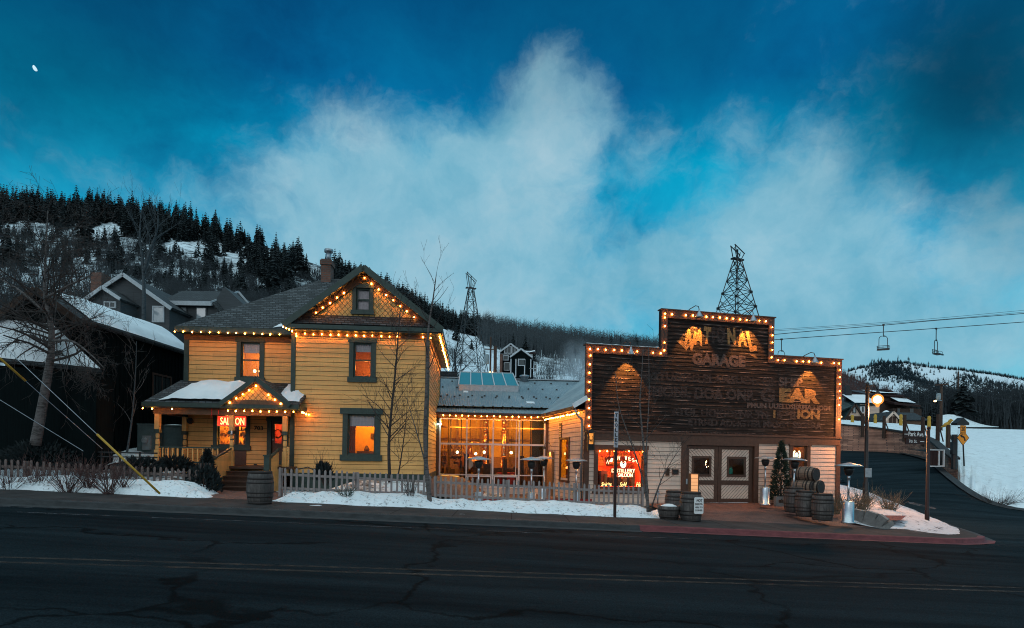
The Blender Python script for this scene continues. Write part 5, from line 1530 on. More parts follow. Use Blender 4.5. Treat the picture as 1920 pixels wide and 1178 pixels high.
for i, (x, y) in enumerate(path[20:]):
    a = Vector(path[19+i]); b = Vector(path[min(len(path)-1, 21+i)]); d = (b-a).normalized(); inner.append((x-d.y*.2, y+d.x*.2, pz(x, y)+.156))
_k = [(14.6, ky(14.6, 2.62), rz(14.6)+.155), A_[4], A_[5], B_[5], C_[5], D_[5]]
_k = [tuple(Vector(_k[min(4, int(f))]).lerp(Vector(_k[min(4, int(f))+1]), f-min(4, int(f))) + Vector((0,0,.01))) for f in [5*i/(len(inner)-1) for i in range(len(inner))]]
sheet('sidewalk', [inner, _k], M['sidewalk'])

# side street climbing behind the garage
Lp = [(14.5, 19.3, rz(14.5)-.01), (17.2, 22.3, -.745), (18.6, 25, -.77), (19.6, 28, -.62), (20.9, 33, -.12), (22.1, 38, .35), (24, 44, 1.2), (26, 52, 2.4), (27, 58, 3.0)]
Rp = [(60, 25.7, rz(60)), (50, 31, -1.45), (33, 33, -.85), (28.8, 33.5, -.5), (28.5, 36, .2), (31.6, 43, 1.6), (34.3, 48, 2.27), (35.4, 53, 2.85), (36, 56.5, 3.05)]
def loft(P, Q, n, bow=0.0):
    return [[tuple(Vector(p).lerp(Vector(q), i/n) + Vector((0,0,bow*math.sin(math.pi*i/n)))) for i in range(n+1)] for p, q in zip(P, Q)]
def densify(P, k=4):
    out = []
    for j in range(len(P)-1):
        p0, p1, p2, p3 = (Vector(P[max(0, min(len(P)-1, j+o))]) for o in (-1, 0, 1, 2))
        for i in range(k):
            t = i/k
            out.append(tuple(.5*((2*p1) + (p2-p0)*t + (2*p0-5*p1+4*p2-p3)*t*t + (3*p1-p0-3*p2+p3)*t**3)))
    return out + [tuple(P[-1])]
sheet('side_street', loft(densify(Lp), densify(Rp), 12, .05), M['asphalt_smooth'])
ln = MB(); ln.grid([[at(1697, 943, 29.0), at(1709, 941.5, 29.5)], [at(1752, 955, 26.6), at(1757, 953, 27)]]); tag(ln.build('lane_line', M['line_white']), None, None, None, 'structure')
# white gutter along the far mouth of the side street
gp_ = densify(Rp[2:8]); sheet('gutter', [[(x-.9, y-.5, z+.03) for x, y, z in gp_], [(x-.1, y-.1, z+.07) for x, y, z in gp_]], M['kerb'])

# brick driveway
dfr = [(GF.world(x, -.02).x, GF.world(x, -.02).y, .06) for x in np.linspace(GF.x(1215), GF.x(1478), 12)]
dfn = [(x, ky(x, 2.60), rz(x)+.158) for x in np.linspace(6.0, 13.0, 12)]
sheet('driveway', loft(dfn, dfr, 10), M['paver'])
dr2 = [(13.6, ky(13.6,2.6), rz(13.6)+.157), (14.0, 23.5, -.16), (14.7, 25.5, .0), (15.4, 27.75, .06)]
_e = GF.world(GF.x(1478), -.02); dl2 = [tuple(Vector((13.0, ky(13.0,2.6), rz(13.0)+.158)).lerp(Vector((_e.x, _e.y, .06)), f)) for f in (0, .33, .66, 1)]
sheet('driveway', loft(dl2, dr2, 4), M['paver'])
# walk to the porch steps
wx0, wx1 = at(352, 940, 17).x, at(500, 935, 18).x
_a = [(x, ky(x, 2.55), rz(x)+.16) for x in np.linspace(-9.75, -7.0, 9)]; _b = [(HF.world(x, -1.2).x, HF.world(x, -1.2).y, HF.oz + zg_ - .02) for x in np.linspace(HF.x(392,-1.2,920), HF.x(516,-1.2,920), 9)]
sheet('walkway', [[(p.x, p.y, max(p.z, gz_(p.x, p.y)+.05) if f > .05 else p.z) for p in (Vector(a).lerp(Vector(b), f) for a, b in zip(_a, _b))] for f in [i/14 for i in range(15)]], M['paver'])
_a = [(x, ky(x, 4.5), 0) for x in np.linspace(-3.0, 4.5, 16)]; _b = [tuple(BF.world(x, -.14)) for x in np.linspace(-.2, bW+.05, 16)]
sheet('patio', [[(p.x, p.y, max(-.02, gz_(p.x, p.y)+.06)) for p in (Vector(a).lerp(Vector(b), f) for a, b in zip(_a, _b))] for f in [i/12 for i in range(13)]], M['paver'])
# planting bed and snow at the street corner
rows = [densify(r, 5) for r in (A_, B_, C_, D_)]
cols = list(zip(*rows)); rows = list(zip(*[densify(list(c), 5) for c in cols]))
sheet('snow_patch', [[(x, y, z + .05*fbm(x, y, 1.5)) for x, y, z in r] for r in rows], M['oldsnow'], 'stuff', label='thin trodden snow on the street corner bed')
cb = MB()
pts = [at(1598, 972, 22.6), at(1622, 975, 22.1), at(1642, 980, 21.8), at(1656, 988, 21.6), at(1661, 994, 21.6)]
for a, b in zip(pts[:-1], pts[1:]): cb.bar(Vector(a)+Vector((0,0,.08)), Vector(b)+Vector((0,0,.04)), .24, .60)
tag(cb.build('planter_wall', M['concrete']), 'low concrete wall curving round the planting bed by the heater at the corner', 'wall')
mt = MB(); mt.poly([at(1628, 966, 23.0), at(1700, 967, 23.3), at(1688, 976, 22.2), at(1655, 975, 22.3)]); tag(mt.build('paving', M['kerbred']), None, None, None, 'structure')
pw = MB(); a = GF.world(GF.x(1442,-.5,930), -.9, .0); b = GF.world(GF.x(1482,-.9,935), -.9, .0)
pw.bar(a+Vector((0,0,.15)), b+Vector((0,0,.15)), .16, .5); pw.bar(b+Vector((0,.05,.15)), GF.world(GF.x(1482,-.9,935), -.1, .15), .16, .5)
tag(pw.build('planter_wall', M['concrete']), 'short straight concrete planter edge below the tall potted conifer', 'wall')

# retaining wall of small bricks and the snowy terrace above it
wb = [(1540, 850, 58), (1578, 850, 57), (1640, 850, 55), (1700, 856, 52), (1745, 868, 48), (1775, 890, 43), (1796, 896, 41)]
wt_ = [792, 797, 803, 812, 824, 846, 862]
mbw = MB(); r0 = [at(p, q+6, Y) for p, q, Y in wb]; r1 = [at(p, q, Y) for (p, _, Y), q in zip(wb, wt_)]
mbw.grid([densify(r0, 4), densify(r1, 4)])
back = [v + Vector((.25, .6, 0)) for v in r1]
mbw.grid([densify(r1, 4), densify(back, 4)])
rwall = tag(mbw.build('retaining_wall', M['stonewall']), 'long curved retaining wall of small reddish bricks beside the side street', 'wall')
cpm = MB(); rr1 = densify(r1, 4)
for a, b in zip(rr1[:-1], rr1[1:]): cpm.bar(Vector(a)+Vector((0,.2,.06)), Vector(b)+Vector((0,.2,.06)), .55, .14)
cpm.build('coping', M['kerb'], rwall)
tb = [at(p, min(q-1, 795 if p < 1700 else 800), Y) for (p, _, Y), q in zip(wb, (788, 790, 793, 796, 800, 803, 803)) for Y in (74,)]
fr2 = densify([v + Vector((.1, .3, -.02)) for v in r1], 4); bk2 = densify(tb, 4)
sheet('snow_terrace', [[tuple(Vector(a).lerp(Vector(b), f) + Vector((0,0,.5*math.sin(math.pi*min(1,f*1.2))*(.6+.5*fbm(a[0]*.3, f*3))))) for a, b in zip(fr2, bk2)] for f in [i/8 for i in range(9)]], M['field'])

# the open snow field on the right
sb = [(1796, 897, 41.3), (1812, 912, 38.5), (1835, 928, 36.3), (1870, 945, 34.6), (1925, 957, 33.5), (2060, 972, 33.2), (2400, 990, 36)]
stp = [(1790, 803.5, 76), (1812, 803.5, 77), (1835, 804, 78), (1870, 804.5, 79), (1925, 806, 80), (2060, 808, 80), (2400, 812, 85)]
P = [at(*p) for p in sb]; Q = [at(*p) for p in stp]
rows = []
Pd, Qd = densify(P, 10), densify(Q, 10)
for j in range(26):
    f = j/25
    r = []
    for i, (a, b) in enumerate(zip(Pd, Qd)):
        v = Vector(a).lerp(Vector(b), f)
        e = (1-smooth(f, 0, .35))
        v.z += 1.5*math.sin(math.pi*f)**1.0*.35 + e*(.42*fbm(v.x*.9, v.y*.9)+.14)*smooth(f, 0, .05) - (.12 if j == 0 else 0)
        r.append(tuple(v))
    rows.append(r)
sheet('snow_field', rows, M['field'])

# ------------------------------------------------------------------ banks of ploughed snow along the fences
def snow_bank(label, x0, x1, t0, t1, h, seed, n=None):
    n = n or int((x1-x0)*9); rows = []
    for j in range(15):
        v = j/14; r = []
        for i in range(n+1):
            x = x0 + (x1-x0)*i/n; u = min(i/n*(x1-x0), (1-i/n)*(x1-x0))
            fade = smooth(u, 0, .8)
            t = t0 + (t1-t0)*v + .22*fbm(x*.8+seed, 1.3)*math.sin(math.pi*(1-v)*.5)
            hh = h*(.75+.35*fbm(x*.55+seed, 9)) * fade
            z = rz(x)+.13 + hh*math.sin(math.pi*(.06+.80*v)*.78)**.85 + .13*fbm(x*2.2+seed, t*2.6, 1, 5)*fade*math.sin(math.pi*min(1, v*1.4+.05)) 
            if j == 0: z = rz(x)+.12
            r.append((x, ky(x, t), z))
        rows.append(r)
    return sheet('snow_bank', rows, M['snow'], 'stuff', True, label)
snow_bank('dirty snow bank along the left picket fence', -27, at(347, 940, 17.6).x, 2.35, 4.2, .46, 1)
snow_bank('long dirty snow bank in front of the middle picket fence', at(478, 945, 18).x, at(1243, 975, 21).x, 2.3, 4.3, .42, 7)
# smaller heaps
def heap(x, y, r, h, seed):
    rows = []
    for j in range(7):
        rr = r*j/6; rows.append([(x+rr*math.cos(a), y+rr*.8*math.sin(a), gz_(x, y)+h*(1-(j/6)**2)*(1+.4*fbm(math.cos(a)*1.4+seed, math.sin(a)*1.4+j*.3))-.03) for a in [2*math.pi*i/16 for i in range(17)]])
    sheet('snow_bank', rows, M['snow'], 'stuff', True, 'heap of shovelled snow')
p = at(1240, 938, 23.6); heap(p.x, p.y, .75, .40, 2)
p = at(366, 930, 18.6); heap(p.x, p.y, .6, .22, 5)

# ------------------------------------------------------------------ picket fences
def picket_fence(label, x0, x1, t, mat, h=.87, lift=.30, gapw=.183):
    f = thing('picket_fence', label, 'fence', (x0, ky(x0, t), rz(x0)+lift))
    o = Vector(f.location); n = int((x1-x0)/gapw)
    pk_ = None
    for i in range(n+1):
        x = x0 + (x1-x0)*i/n
        P = Vector((x, ky(x, t), rz(x)+lift)) - o
        if pk_ is None:
            q = MB(); w = .036
            q.prism([(-w,-.55),(w,-.55),(w,h-.05),(w*.55,h-.012),(0,h),(-w*.55,h-.012),(-w,h-.05)], -.011, .011); pk_ = q.data('picket', mat)
        b = bpy.data.objects.new('picket', pk_); COL.objects.link(b); b.parent = f
        b.location = P + Vector((0, 0, rnd.uniform(-.02, .02))); b.rotation_euler = (rnd.uniform(-.02,.02), rnd.uniform(-.025,.025), math.atan(.14)+rnd.uniform(-.05,.05))
    for z in (.17, .64):
        q = MB(); q.bar(Vector((0, .045, z)), Vector((x1, ky(x1, t)+.045, rz(x1)+lift+z))-o, .04, .085); q.build('rail', mat, f)
    m_ = max(2, round((x1-x0)/2.4))
    for i in range(m_+1):
        x = x0 + (x1-x0)*i/m_; P = Vector((x, ky(x, t)+.12, rz(x)+lift)) - o
        q = MB(); q.box(P.x-.05, P.x+.05, P.y-.05, P.y+.05, P.z-.6, P.z+.84); q.build('post', mat, f)
    return f
xl_ = at(345, 900, 19.0).x
picket_fence('brownish grey picket fence behind the left snow bank and bare shrubs', -23.5, xl_, 4.0, M['picketdark'], lift=.10)
q0, q1 = at(508, 900, 19.4).x, at(803, 915, 20.6).x; q2 = at(1205, 940, 22).x
picket_fence('grey picket fence in front of the yellow house, beside the porch barrel', q0, q1, 4.05, M['picket'])
picket_fence('grey picket fence along the patio of the glass hall', q1+.2, q2, 4.08, M['picket'])
# short return of the left fence by the path
rt = thing('picket_fence', 'short end of the left picket fence turning back toward the porch', 'fence', (xl_+.1, ky(xl_, 4.1), rz(xl_)+.3))
for i in range(4):
    q = MB(); q.box(-.012, .012, i*.2-.036, i*.2+.036, -.4, .86); q.build('picket', M['picketdark'], rt)
q = MB(); q.box(.014, .06, -.05, .75, .6, .68); q.build('rail', M['picketdark'], rt)

# ------------------------------------------------------------------ barrels
def barrel(label, loc, r=.36, h=.95, mat='barrel', rz_=0.0, rot=None, group=None, head=True):
    t = thing('wooden_barrel', label, 'barrel', loc, rz_, group)
    if rot: t.rotation_euler = rot
    prof = [(r*.84, 0), (r*.93, h*.17), (r*.99, h*.35), (r, h*.5), (r*.99, h*.65), (r*.93, h*.83), (r*.84, h)]
    q = MB(); q.lathe(prof[:-1] + [(r*.84, h), (r*.78, h), (r*.78, h-.03)], 28); q.build('staves', M[mat], t, True)
    q = MB(); q.lathe([(r*.775, h-.022), (1e-4, h-.020)], 24); q.build('head', M['barrelhead' if rot else 'barrelnew'], t)
    q = MB()
    for za, zb in ((.0, .07), (.19, .25), (.33, .37), (.63, .67), (.75, .81), (.93, 1.0)):
        f = lambda z: r*(.84+.16*math.sin(math.pi*min(1, max(0, z))))+.006
        q.lathe([(f(za)-.01, za*h), (f(za), za*h), (f(zb), zb*h), (f(zb)-.01, zb*h)], 28)
    q.build('hoop', M['hoop'], t, True)
    return t
p = at(478, 945, 17.3); barrel('weathered grey barrel standing by the path to the porch steps', (p.x, p.y+.35, rz(p.x)+.155), .385, .98)
p = at(1300, 979, 19.9); sgb = barrel('grey barrel carrying the no parking sign at the driveway edge', (p.x, p.y+.3, rz(p.x)+.155), .38, 1.0)
p = at(1272, 952, 21.6); barrel('grey barrel half hidden behind the tub and the no parking barrel', (p.x, p.y+.5, rz(p.x)+.13), .37, .95)
# half barrel tub with snow
p = at(1258, 977, 20.1); tb_ = thing('barrel_planter', 'half barrel tub filled with snow beside the no parking barrel', 'planter', (p.x, p.y+.3, rz(p.x)+.155))
q = MB(); q.lathe([(.30,0),(.37,.30),(.385,.46),(.345,.46),(.34,.40)], 26); q.build('staves', M['barrel'], tb_, True)
q = MB(); q.lathe([(.318,.06),(.33,.06),(.348,.13),(.33,.13)], 26); q.lathe([(.36,.30),(.378,.30),(.385,.36),(.36,.36)], 26); q.build('hoop', M['hoop'], tb_, True)
q = MB(); q.lathe([(.345,.40),(.26,.46),(.12,.52),(1e-4,.53)], 18); q.build('snow', M['roofsnow'], tb_, True)
# stacked barrels on the right
spots = []
for px_, py_, Y_ in ((1497, 962, 22.6), (1519, 970, 21.9), (1551, 977, 21.3)):
    p = at(px_, py_, Y_); spots.append(p)
labs = ('dark standing barrel, leftmost of the three below the stack, beside the tilted heater', 'standing barrel in the middle of the three below the stack', 'standing barrel nearest the street at the right end of the row')
for p, lb, dz in zip(spots, labs, (0, .0, .0)):
    barrel(lb, (p.x, p.y+.35, ground_pt := p.z), .385, .98, 'barrel', 0, None, 'barrels stacked by the garage corner')
zb_ = GF.oz
for (pxe, pye, lb) in ((1527, 914, 'barrel lying on its side, left one of the lower pair in the stack'), (1540, 914, 'barrel lying on its side with round end showing, right one of the lower pair'), (1531, 890, 'barrel lying on top of the stack with a marked round end')):
    Y_ = 24.2; p = at(pxe, pye, Y_)
    ax = math.atan2(-.83, .55)
    d = Vector((math.cos(ax), math.sin(ax), 0))
    b = barrel(lb, p - d*.92, .325, .92, 'barrelnew', 0, (0, R(90), ax), 'barrels stacked by the garage corner')
    q = MB(); q.lathe([(.16,.902),(.17,.906),(.18,.902)], 20); q.lathe([(.08,.902),(.09,.906),(.10,.902)], 16); q.build('head_mark', M['post_dark'], b)
rk_ = MB(); p = at(1525, 925, 24.3)
for dx in (-.75, .3): rk_.bar(p+Vector((dx-.5, -.1+dx*-.5+.0, -.38)), p+Vector((dx+.5, .3-dx*.5, -.38)), .14, .12); rk_.box(p.x+dx-.1, p.x+dx+.1, p.y-.1-dx*.5, p.y+.1-dx*.5, -.1, p.z-.42)
tag(rk_.build('barrel_rack', M['post_dark']), 'low timber rack holding up the lying barrels', 'rack')

# no parking sign on the barrel
sgp = Vector(sgb.location)
ns_ = thing('parking_sign', 'white sign reading NOT PARKING HERE TO CORNER fixed to the barrel', 'sign', (sgp.x+.14, sgp.y-.42, sgp.z+.28), R(8))
q = MB(); w, h = .165, .56; q.prism([(-w+.03,0),(w-.03,0),(w,.03),(w,h-.03),(w-.03,h),(-w+.03,h),(-w,h-.03),(-w,.03)], 0, .012); q.build('plate', M['sign_white'], ns_)
q = MB(); put_text(q, 'NOT', -.08, .12, .40, .50, -.003, 0, .02, rot=-.08); put_text(q, 'PARKING', -.13, .13, .29, .37, -.003, 1, .01, rot=.06); put_text(q, 'HERE TO', -.13, .13, .19, .25, -.003, 0, .01); put_text(q, 'CORNER', -.13, .13, .09, .15, -.003, 0, .01)
q.build('lettering', [M['sign_black'], M['sign_brown']], ns_)
# lit menu board on a post
p = at(1303, 922, 20.6)
mbp = thing('menu_board', 'glowing menu lantern on a short post behind the no parking barrel', 'sign', (p.x, p.y+.15, rz(p.x)+.14), R(14))
zt0 = at(1303, 925, 20.75).z - mbp.location.z; zt1 = at(1303, 888, 20.75).z - mbp.location.z
q = MB(); q.box(-.035, .035, -.035, .035, 0, zt0); q.build('post', M['brown'], mbp)
q = MB(); frame_rect(q, -.17, .17, zt0, zt1, .03, -.06, .06); q.lathe([(.16,0),(.10,-.05),(.03,-.09)], 8, (0,0,zt0)); q.build('frame', M['frieze'], mbp)
q = MB(); q.box(-.14, .14, -.04, .04, zt0+.03, zt1-.03); q.build('lit_panel', M['menu'], mbp)
q = MB()
for k in range(4): q.box(-.13, .13, -.046, -.041, zt0+.14+k*.125, zt0+.15+k*.125)
q.build('bar', M['frieze'], mbp)
lamp('POINT', (p.x-.1, p.y-.15, mbp.location.z+zt1+.1), 2.5, (1, .42, .14), None, .06)

# ------------------------------------------------------------------ patio heaters
def heater(label, loc, H=2.18, tilt=(0,0), group='steel patio heaters'):
    t = thing('patio_heater', label, 'patio heater', loc, rnd.uniform(0, 6), group); s = H/2.18
    t.scale = (s, s, s)
    if tilt != (0, 0): t.rotation_euler = (tilt[0], tilt[1], 0)
    q = MB(); q.lathe([(.23,0),(.24,.02),(.23,.06),(.19,.07),(.19,.76),(.18,.78),(.05,.80)], 24); q.build('tank_housing', M['steel'], t, True)
    q = MB(); q.lathe([(.034,.79),(.034,1.72)], 14); q.lathe([(.05,1.55),(.05,1.74)], 14); q.build('pole', M['steel'], t, True)
    q = MB(); q.lathe([(.08,1.72),(.13,1.78),(.165,1.90),(.17,2.0),(.10,2.02)], 18); q.build('burner', M['dark'], t, True)
    q = MB(); q.lathe([(.46,2.05),(.465,2.065),(.40,2.10),(.22,2.14),(.08,2.18),(1e-4,2.185)], 26); q.lathe([(.455,2.052),(.2,2.12),(1e-4,2.15)], 26); q.tube([(.1,0,2.0),(.12,0,2.11)],.01,4); q.tube([(-.1,0,2.0),(-.12,0,2.11)],.01,4); q.build('reflector', M['galv'], t, True)
    return t
def heater_at(label, px, pyb, Y, H=2.18, **k):
    p = at(px, pyb, Y); return heater(label, p, H, **k)
heater_at('tall steel patio heater at the street corner of the driveway, next to the planter wall', 1590, 981, 20.9, 2.15)
heater_at('steel patio heater standing right of the garage doors beside the tall potted conifer', 1434, 947, 25.2, 2.12)
heater_at('steel patio heater leaning beside the stacked barrels', 1485, 958, 23.6, 2.16, tilt=(R(-1), R(3)))
for px, Y, top, lab in ((898, 22.2, 856, 'patio heater in front of the glass hall, nearest the still'), (997, 22.4, 857, 'larger patio heater in front of the right end of the glass hall'), (1020, 26.0, 855, 'patio heater beside the little wing door'), (1081, 23.6, 859, 'patio heater in front of the slit window of the beige wing')):
    p = at(px, top, Y); heater(lab, (p.x, p.y, -.12), p.z+.12)
p = at(14, 790, 24.5); heater('snow capped patio heater in the dark yard at the far left', (p.x, p.y, p.z-2.1), 2.1)
q = MB(); q.lathe([(.44,0),(.40,.07),(.2,.12),(1e-4,.13)], 18, (p.x, p.y, p.z-.03)); tag(q.build('snow_cap', M['roofsnow'], None, True), 'cushion of snow on the far left patio heater', 'snow')
q = MB(); q.sphere((p.x+.1, p.y-.16, p.z-.28), .03, 8, 5); 
tag(q.build('heater_glow', M['ember'], None), 'small orange glow under the far left patio heater', 'flame')

# patio furniture glimpsed through the pickets
def bench(label, px, Y, w):
    p = at(px, 930, Y); t = thing('patio_bench', label, 'bench', (p.x, p.y, -.5), R(6))
    q = MB(); q.box(-w/2, w/2, -.22, .22, .40, .46); q.build('seat', M['redseat'], t)
    q = MB(); q.box(-w/2, w/2, .22, .26, .52, .85); q.build('backrest', M['redseat'], t)
    for x in (-w/2+.1, w/2-.1):
        q = MB(); q.box(x-.04, x+.04, -.2, .24, 0, .40); q.build('leg', M['dark'], t)
bench('red bench behind the patio fence near the corner of the yellow house', 818, 23.2, 1.4); bench('red bench behind the patio fence under the beige wing', 1066, 23.2, 2.0); bench('small red bench in the middle of the patio', 926, 23.4, .9)
# a person's dark jacket seen through the fence is left as a covered chair
# hydrant-like meter on the beige siding
p = GF.world(GF.x(1233), -.16, .0); q = MB(); q.tube([(p.x,p.y,.0),(p.x,p.y,.62)], .03, 8); q.sphere((p.x,p.y,.60), .07, 8, 6); q.tube([(p.x-.12,p.y,.5),(p.x+.12,p.y,.5)],.035,8); tag(q.build('standpipe', M['galv'], None, True), 'grey standpipe against the beige siding by the big shop window', 'pipe')

# ------------------------------------------------------------------ signs and lamps on the street
p = at(1152.5, 971, 19.9)
zt = at(1152, 772, 19.9).z; z0_ = at(1152, 839, 19.9).z
vs = thing('street_sign', 'tall dark post with a narrow vertical white lettered board, in the snow bank', 'sign', (p.x, p.y, rz(p.x)+.15), R(2))
bz = vs.location.z
q = MB(); q.box(-.045, .045, -.04, .04, -.1, z0_-bz); q.build('post', M['sign_brown'], vs)
q = MB(); q.box(-.07, .07, -.03, .03, z0_-bz, zt-bz); q.build('board', M['sign_grey'], vs)
q = MB(); hh_ = (zt-z0_)/7.2
for i, c_ in enumerate('TROLLEY'): put_text(q, c_, -.045, .045, zt-bz-.06-(i+1)*hh_+.05, zt-bz-.06-i*hh_, -.034, bold=.03)
q.build('lettering', M['sign_black'], vs)
# corner street-name sign
p = at(1739, 980, 24.2)
ss = thing('street_sign', 'dark brown corner post with two street name blades, Park Ave above 7th St', 'sign', p, R(3))
z = lambda py: at(1739, py, 24.2).z - p.z
x = lambda px: at(px, 830, 24.2).x - p.x
q = MB(); q.lathe([(.085,-.1),(.085,.5),(.07,.52),(.062,z(806))], 10, (-.02,0,0)); q.sphere((-.02,0,z(803)), .07, 8, 6); q.build('post', M['sign_brown'], ss, True)
for py0, py1, wds, pxa, pxb, ta, tb2 in ((822, 808, 'Park Ave.', 1692, 1733, 1701, 1731), (834, 823, '7th St.', 1696, 1733, 1702, 1718)):
    q = MB(); q.box(x(pxa), x(pxb), -.02, .02, z(py0), z(py1)); bl = q.build('name_blade', M['sign_brown'], ss)
    q = MB(); put_text(q, wds, x(ta), x(tb2), z(py0)+.07, z(py1)-.05, -.024, bold=.01)
    if wds[0] == 'P': q.box(x(1693), x(1700), -.024, -.021, z((py0+py1)/2)-.012, z((py0+py1)/2)+.012)
    else: q.box(x(1724), x(1732), -.024, -.021, z((py0+py1)/2)-.012, z((py0+py1)/2)+.012)
    q.build('lettering', M['sign_white'], bl)
# curve warning sign
Yc = 40.0; p = at(1809, 866, Yc)
cs = thing('warning_sign', 'orange diamond left curve sign with a small 20 plate above it', 'sign', p, R(14))
z = lambda py: at(1803, py, Yc).z - p.z
q = MB(); q.tube([(0,0.04,-.3),(-.22,.04,z(798))], .045, 8); q.build('post', M['dark'], cs)
sxc = -.20; zc_ = z(821); r_ = .68*.80
q = MB(); q.prism([(sxc, zc_-r_), (sxc+r_, zc_), (sxc, zc_+r_), (sxc-r_, zc_)], -.012, .0); q.build('border', M['sign_black'], cs)
q = MB(); r2 = r_-.05; q.prism([(sxc, zc_-r2), (sxc+r2, zc_), (sxc, zc_+r2), (sxc-r2, zc_)], -.018, -.013); q.build('plate', M['orange_sign'], cs)
q = MB()
ar = [(sxc+.16-.26*(1-math.cos(a))*.9, zc_-.22+.30*math.sin(a)) for a in [i*math.pi/2/8 for i in range(9)]]
for a, b in zip(ar[:-1], ar[1:]): q.bar((a[0],-.022,a[1]),(b[0],-.022,b[1]),.11,.006,0,(0,1,0))
q.prism([(sxc-.30,zc_+.14),(sxc-.06,zc_+.24),(sxc-.08,zc_-.02)], -.024, -.019); q.build('arrow', M['sign_black'], cs)
q = MB(); sz_ = z(811.5) ; q.box(sxc-.25, sxc+.25, -.012, 0, z(816), z(798)); q.build('speed_plate', M['orange_sign'], cs)
q = MB(); put_text(q, '20', sxc-.17, sxc+.17, z(808), z(800), -.016, bold=.02); put_text(q, 'M.P.H.', sxc-.15, sxc+.15, z(814.5), z(810.5), -.016); frame_rect(q, sxc-.24, sxc+.24, z(815.6), z(798.5), .015, -.015, -.0125); q.build('lettering', M['sign_black'], cs)

# street lamp with a glowing globe
Yl = 26.8; p = at(1628, 944, Yl)
sl = thing('street_lamp', 'black street lamp with one glowing orange globe on a scrolled arm', 'street lamp', p, R(0))
z = lambda py: at(1626, py, Yl).z - p.z
x = lambda px: at(px, 750, Yl).x - p.x
q = MB(); q.lathe([(.17,-.3),(.17,.25),(.13,.35),(.12,.9),(.085,1.0),(.075,z(735)),(.10,z(733)),(.06,z(722)),(.09,z(720)),(.02,z(716))], 14, (x(1626),0,0)); q.build('pole', M['dark'], sl, True)
q = MB(); a0 = (x(1626), 0, z(728)); 
q.tube([a0, (x(1633),0,z(722)), (x(1640),0,z(723)), (x(1645.5),0,z(731))], .03, 6); q.tube([(x(1627),0,z(738)), (x(1634),0,z(733)), (x(1640),0,z(727))], .018, 5); q.tube([(x(1630),0,z(731)), (x(1634),0,z(728)), (x(1637),0,z(731)), (x(1634),0,z(733))], .012, 5)
q.lathe([(.05,.12),(.09,.05),(.13,0)], 12, (x(1645.5),0,z(738))); q.build('arm', M['dark'], sl, True)
q = MB(); gc = (x(1645.5), 0, z(749)); q.sphere(gc, .25, 20, 14); q.lathe([(.09,-.24),(.07,-.31),(.03,-.35)], 12, gc); gb_ = q.build('globe', M['globe'], sl, True)
q = MB(); q.sphere(gc, .175, 14, 10); q.build('lamp_bulb', M['globecore'], gb_, True)
q = MB(); q.box(x(1622), x(1634), -.11, -.09, z(895), z(878)); q.build('notice_plate', M['galv'], sl)
lamp('POINT', p + Vector((gc[0], -.02, gc[2]-.6)), 900, (1, .38, .12), None, .3)

# utility cabinets, meters
def cabinet(label, px0_, px1_, py0_, py1_, Y, d, mat):
    a = at(px0_, py1_, Y); b = at(px1_, py0_, Y); t = thing('utility_cabinet', label, 'cabinet', (a.x, a.y, a.z), R(4))
    w, h = b.x-a.x, b.z-a.z
    q = MB(); q.box(0, w, 0, d, -.3, h); q.box(-.02, w+.02, -.03, d+.02, h+.002, h+.05); q.build('case', mat, t)
    q = MB(); q.box(.05, w-.05, -.02, -.003, .06, h-.06); q.build('door', mat, t)
    return t, w, h
t, w, h = cabinet('tall grey green electric cabinet with a round meter, left of the porch', 257, 292, 797, 850, 24.2, .5, M['utility'])
q = MB(); q.box(w*.35, w*.78, -.12, -.022, h*.12, h*.62); q.lathe([(.12,-.13),(.12,-.20),(.08,-.23),(1e-4,-.235)], 14, (w*.5, 0, h*.45), axis='y'); q.build('meter', M['meter'], t)
t, w, h = cabinet('wide dark grey electric cabinet with snow on top, behind the porch posts', 301, 344, 800, 840, 24.9, .6, M['utility'])
q = MB(); q.grid([[(x_*w/8, y_, h+.05+.05*math.sin(math.pi*x_/8)*k_) for x_ in range(9)] for y_, k_ in ((-.02,.1),(.2,1),(.5,.1))]); q.build('snow', M['roofsnow'], t, True)
t, w, h = cabinet('small grey electric meter box on the dark wall at far left', 16, 46, 767, 791, 23.4, .3, M['utility'])
q = MB(); q.lathe([(.09,-.02),(.09,-.10),(1e-4,-.12)], 12, (w*.42, 0, h*.55), axis='y'); q.tube([(w*.25,.1,h),(w*.25,.1,h+1.6)], .03, 6); q.build('meter', M['meter'], t)

# guy wires with yellow guards
def guy(label, a, b, g0, g1, loc_r=.032):
    t = thing('guy_wire', label, 'guy wire', b); o = Vector(b)
    q = MB(); q.tube([Vector(a)-o, (0,0,0)], .010, 5); q.build('wire', M['galv'], t)
    a_ = Vector(a)
    q = MB(); q.tube([a_.lerp(o, g0)-o, a_.lerp(o, g1)-o], loc_r, 8); q.build('guard', M['yellowguard'], t, True)
e = at(300, 926, 17.1); s_ = at(-160, 492, 15.6); guy('guy wire with a yellow plastic guard ending in the left snow bank', s_, e, .725, 1.0)
e = at(192, 842, 18.6); s_ = at(-110, 575, 15.6); guy('guy wire whose yellow guard enters at the left edge of the picture', s_, e, .15, .48)
e = at(156, 846, 18.6); s_ = at(-90, 695, 16.8); guy('plain guy wire slanting low behind the left fence', s_, e, .02, .1, .012)

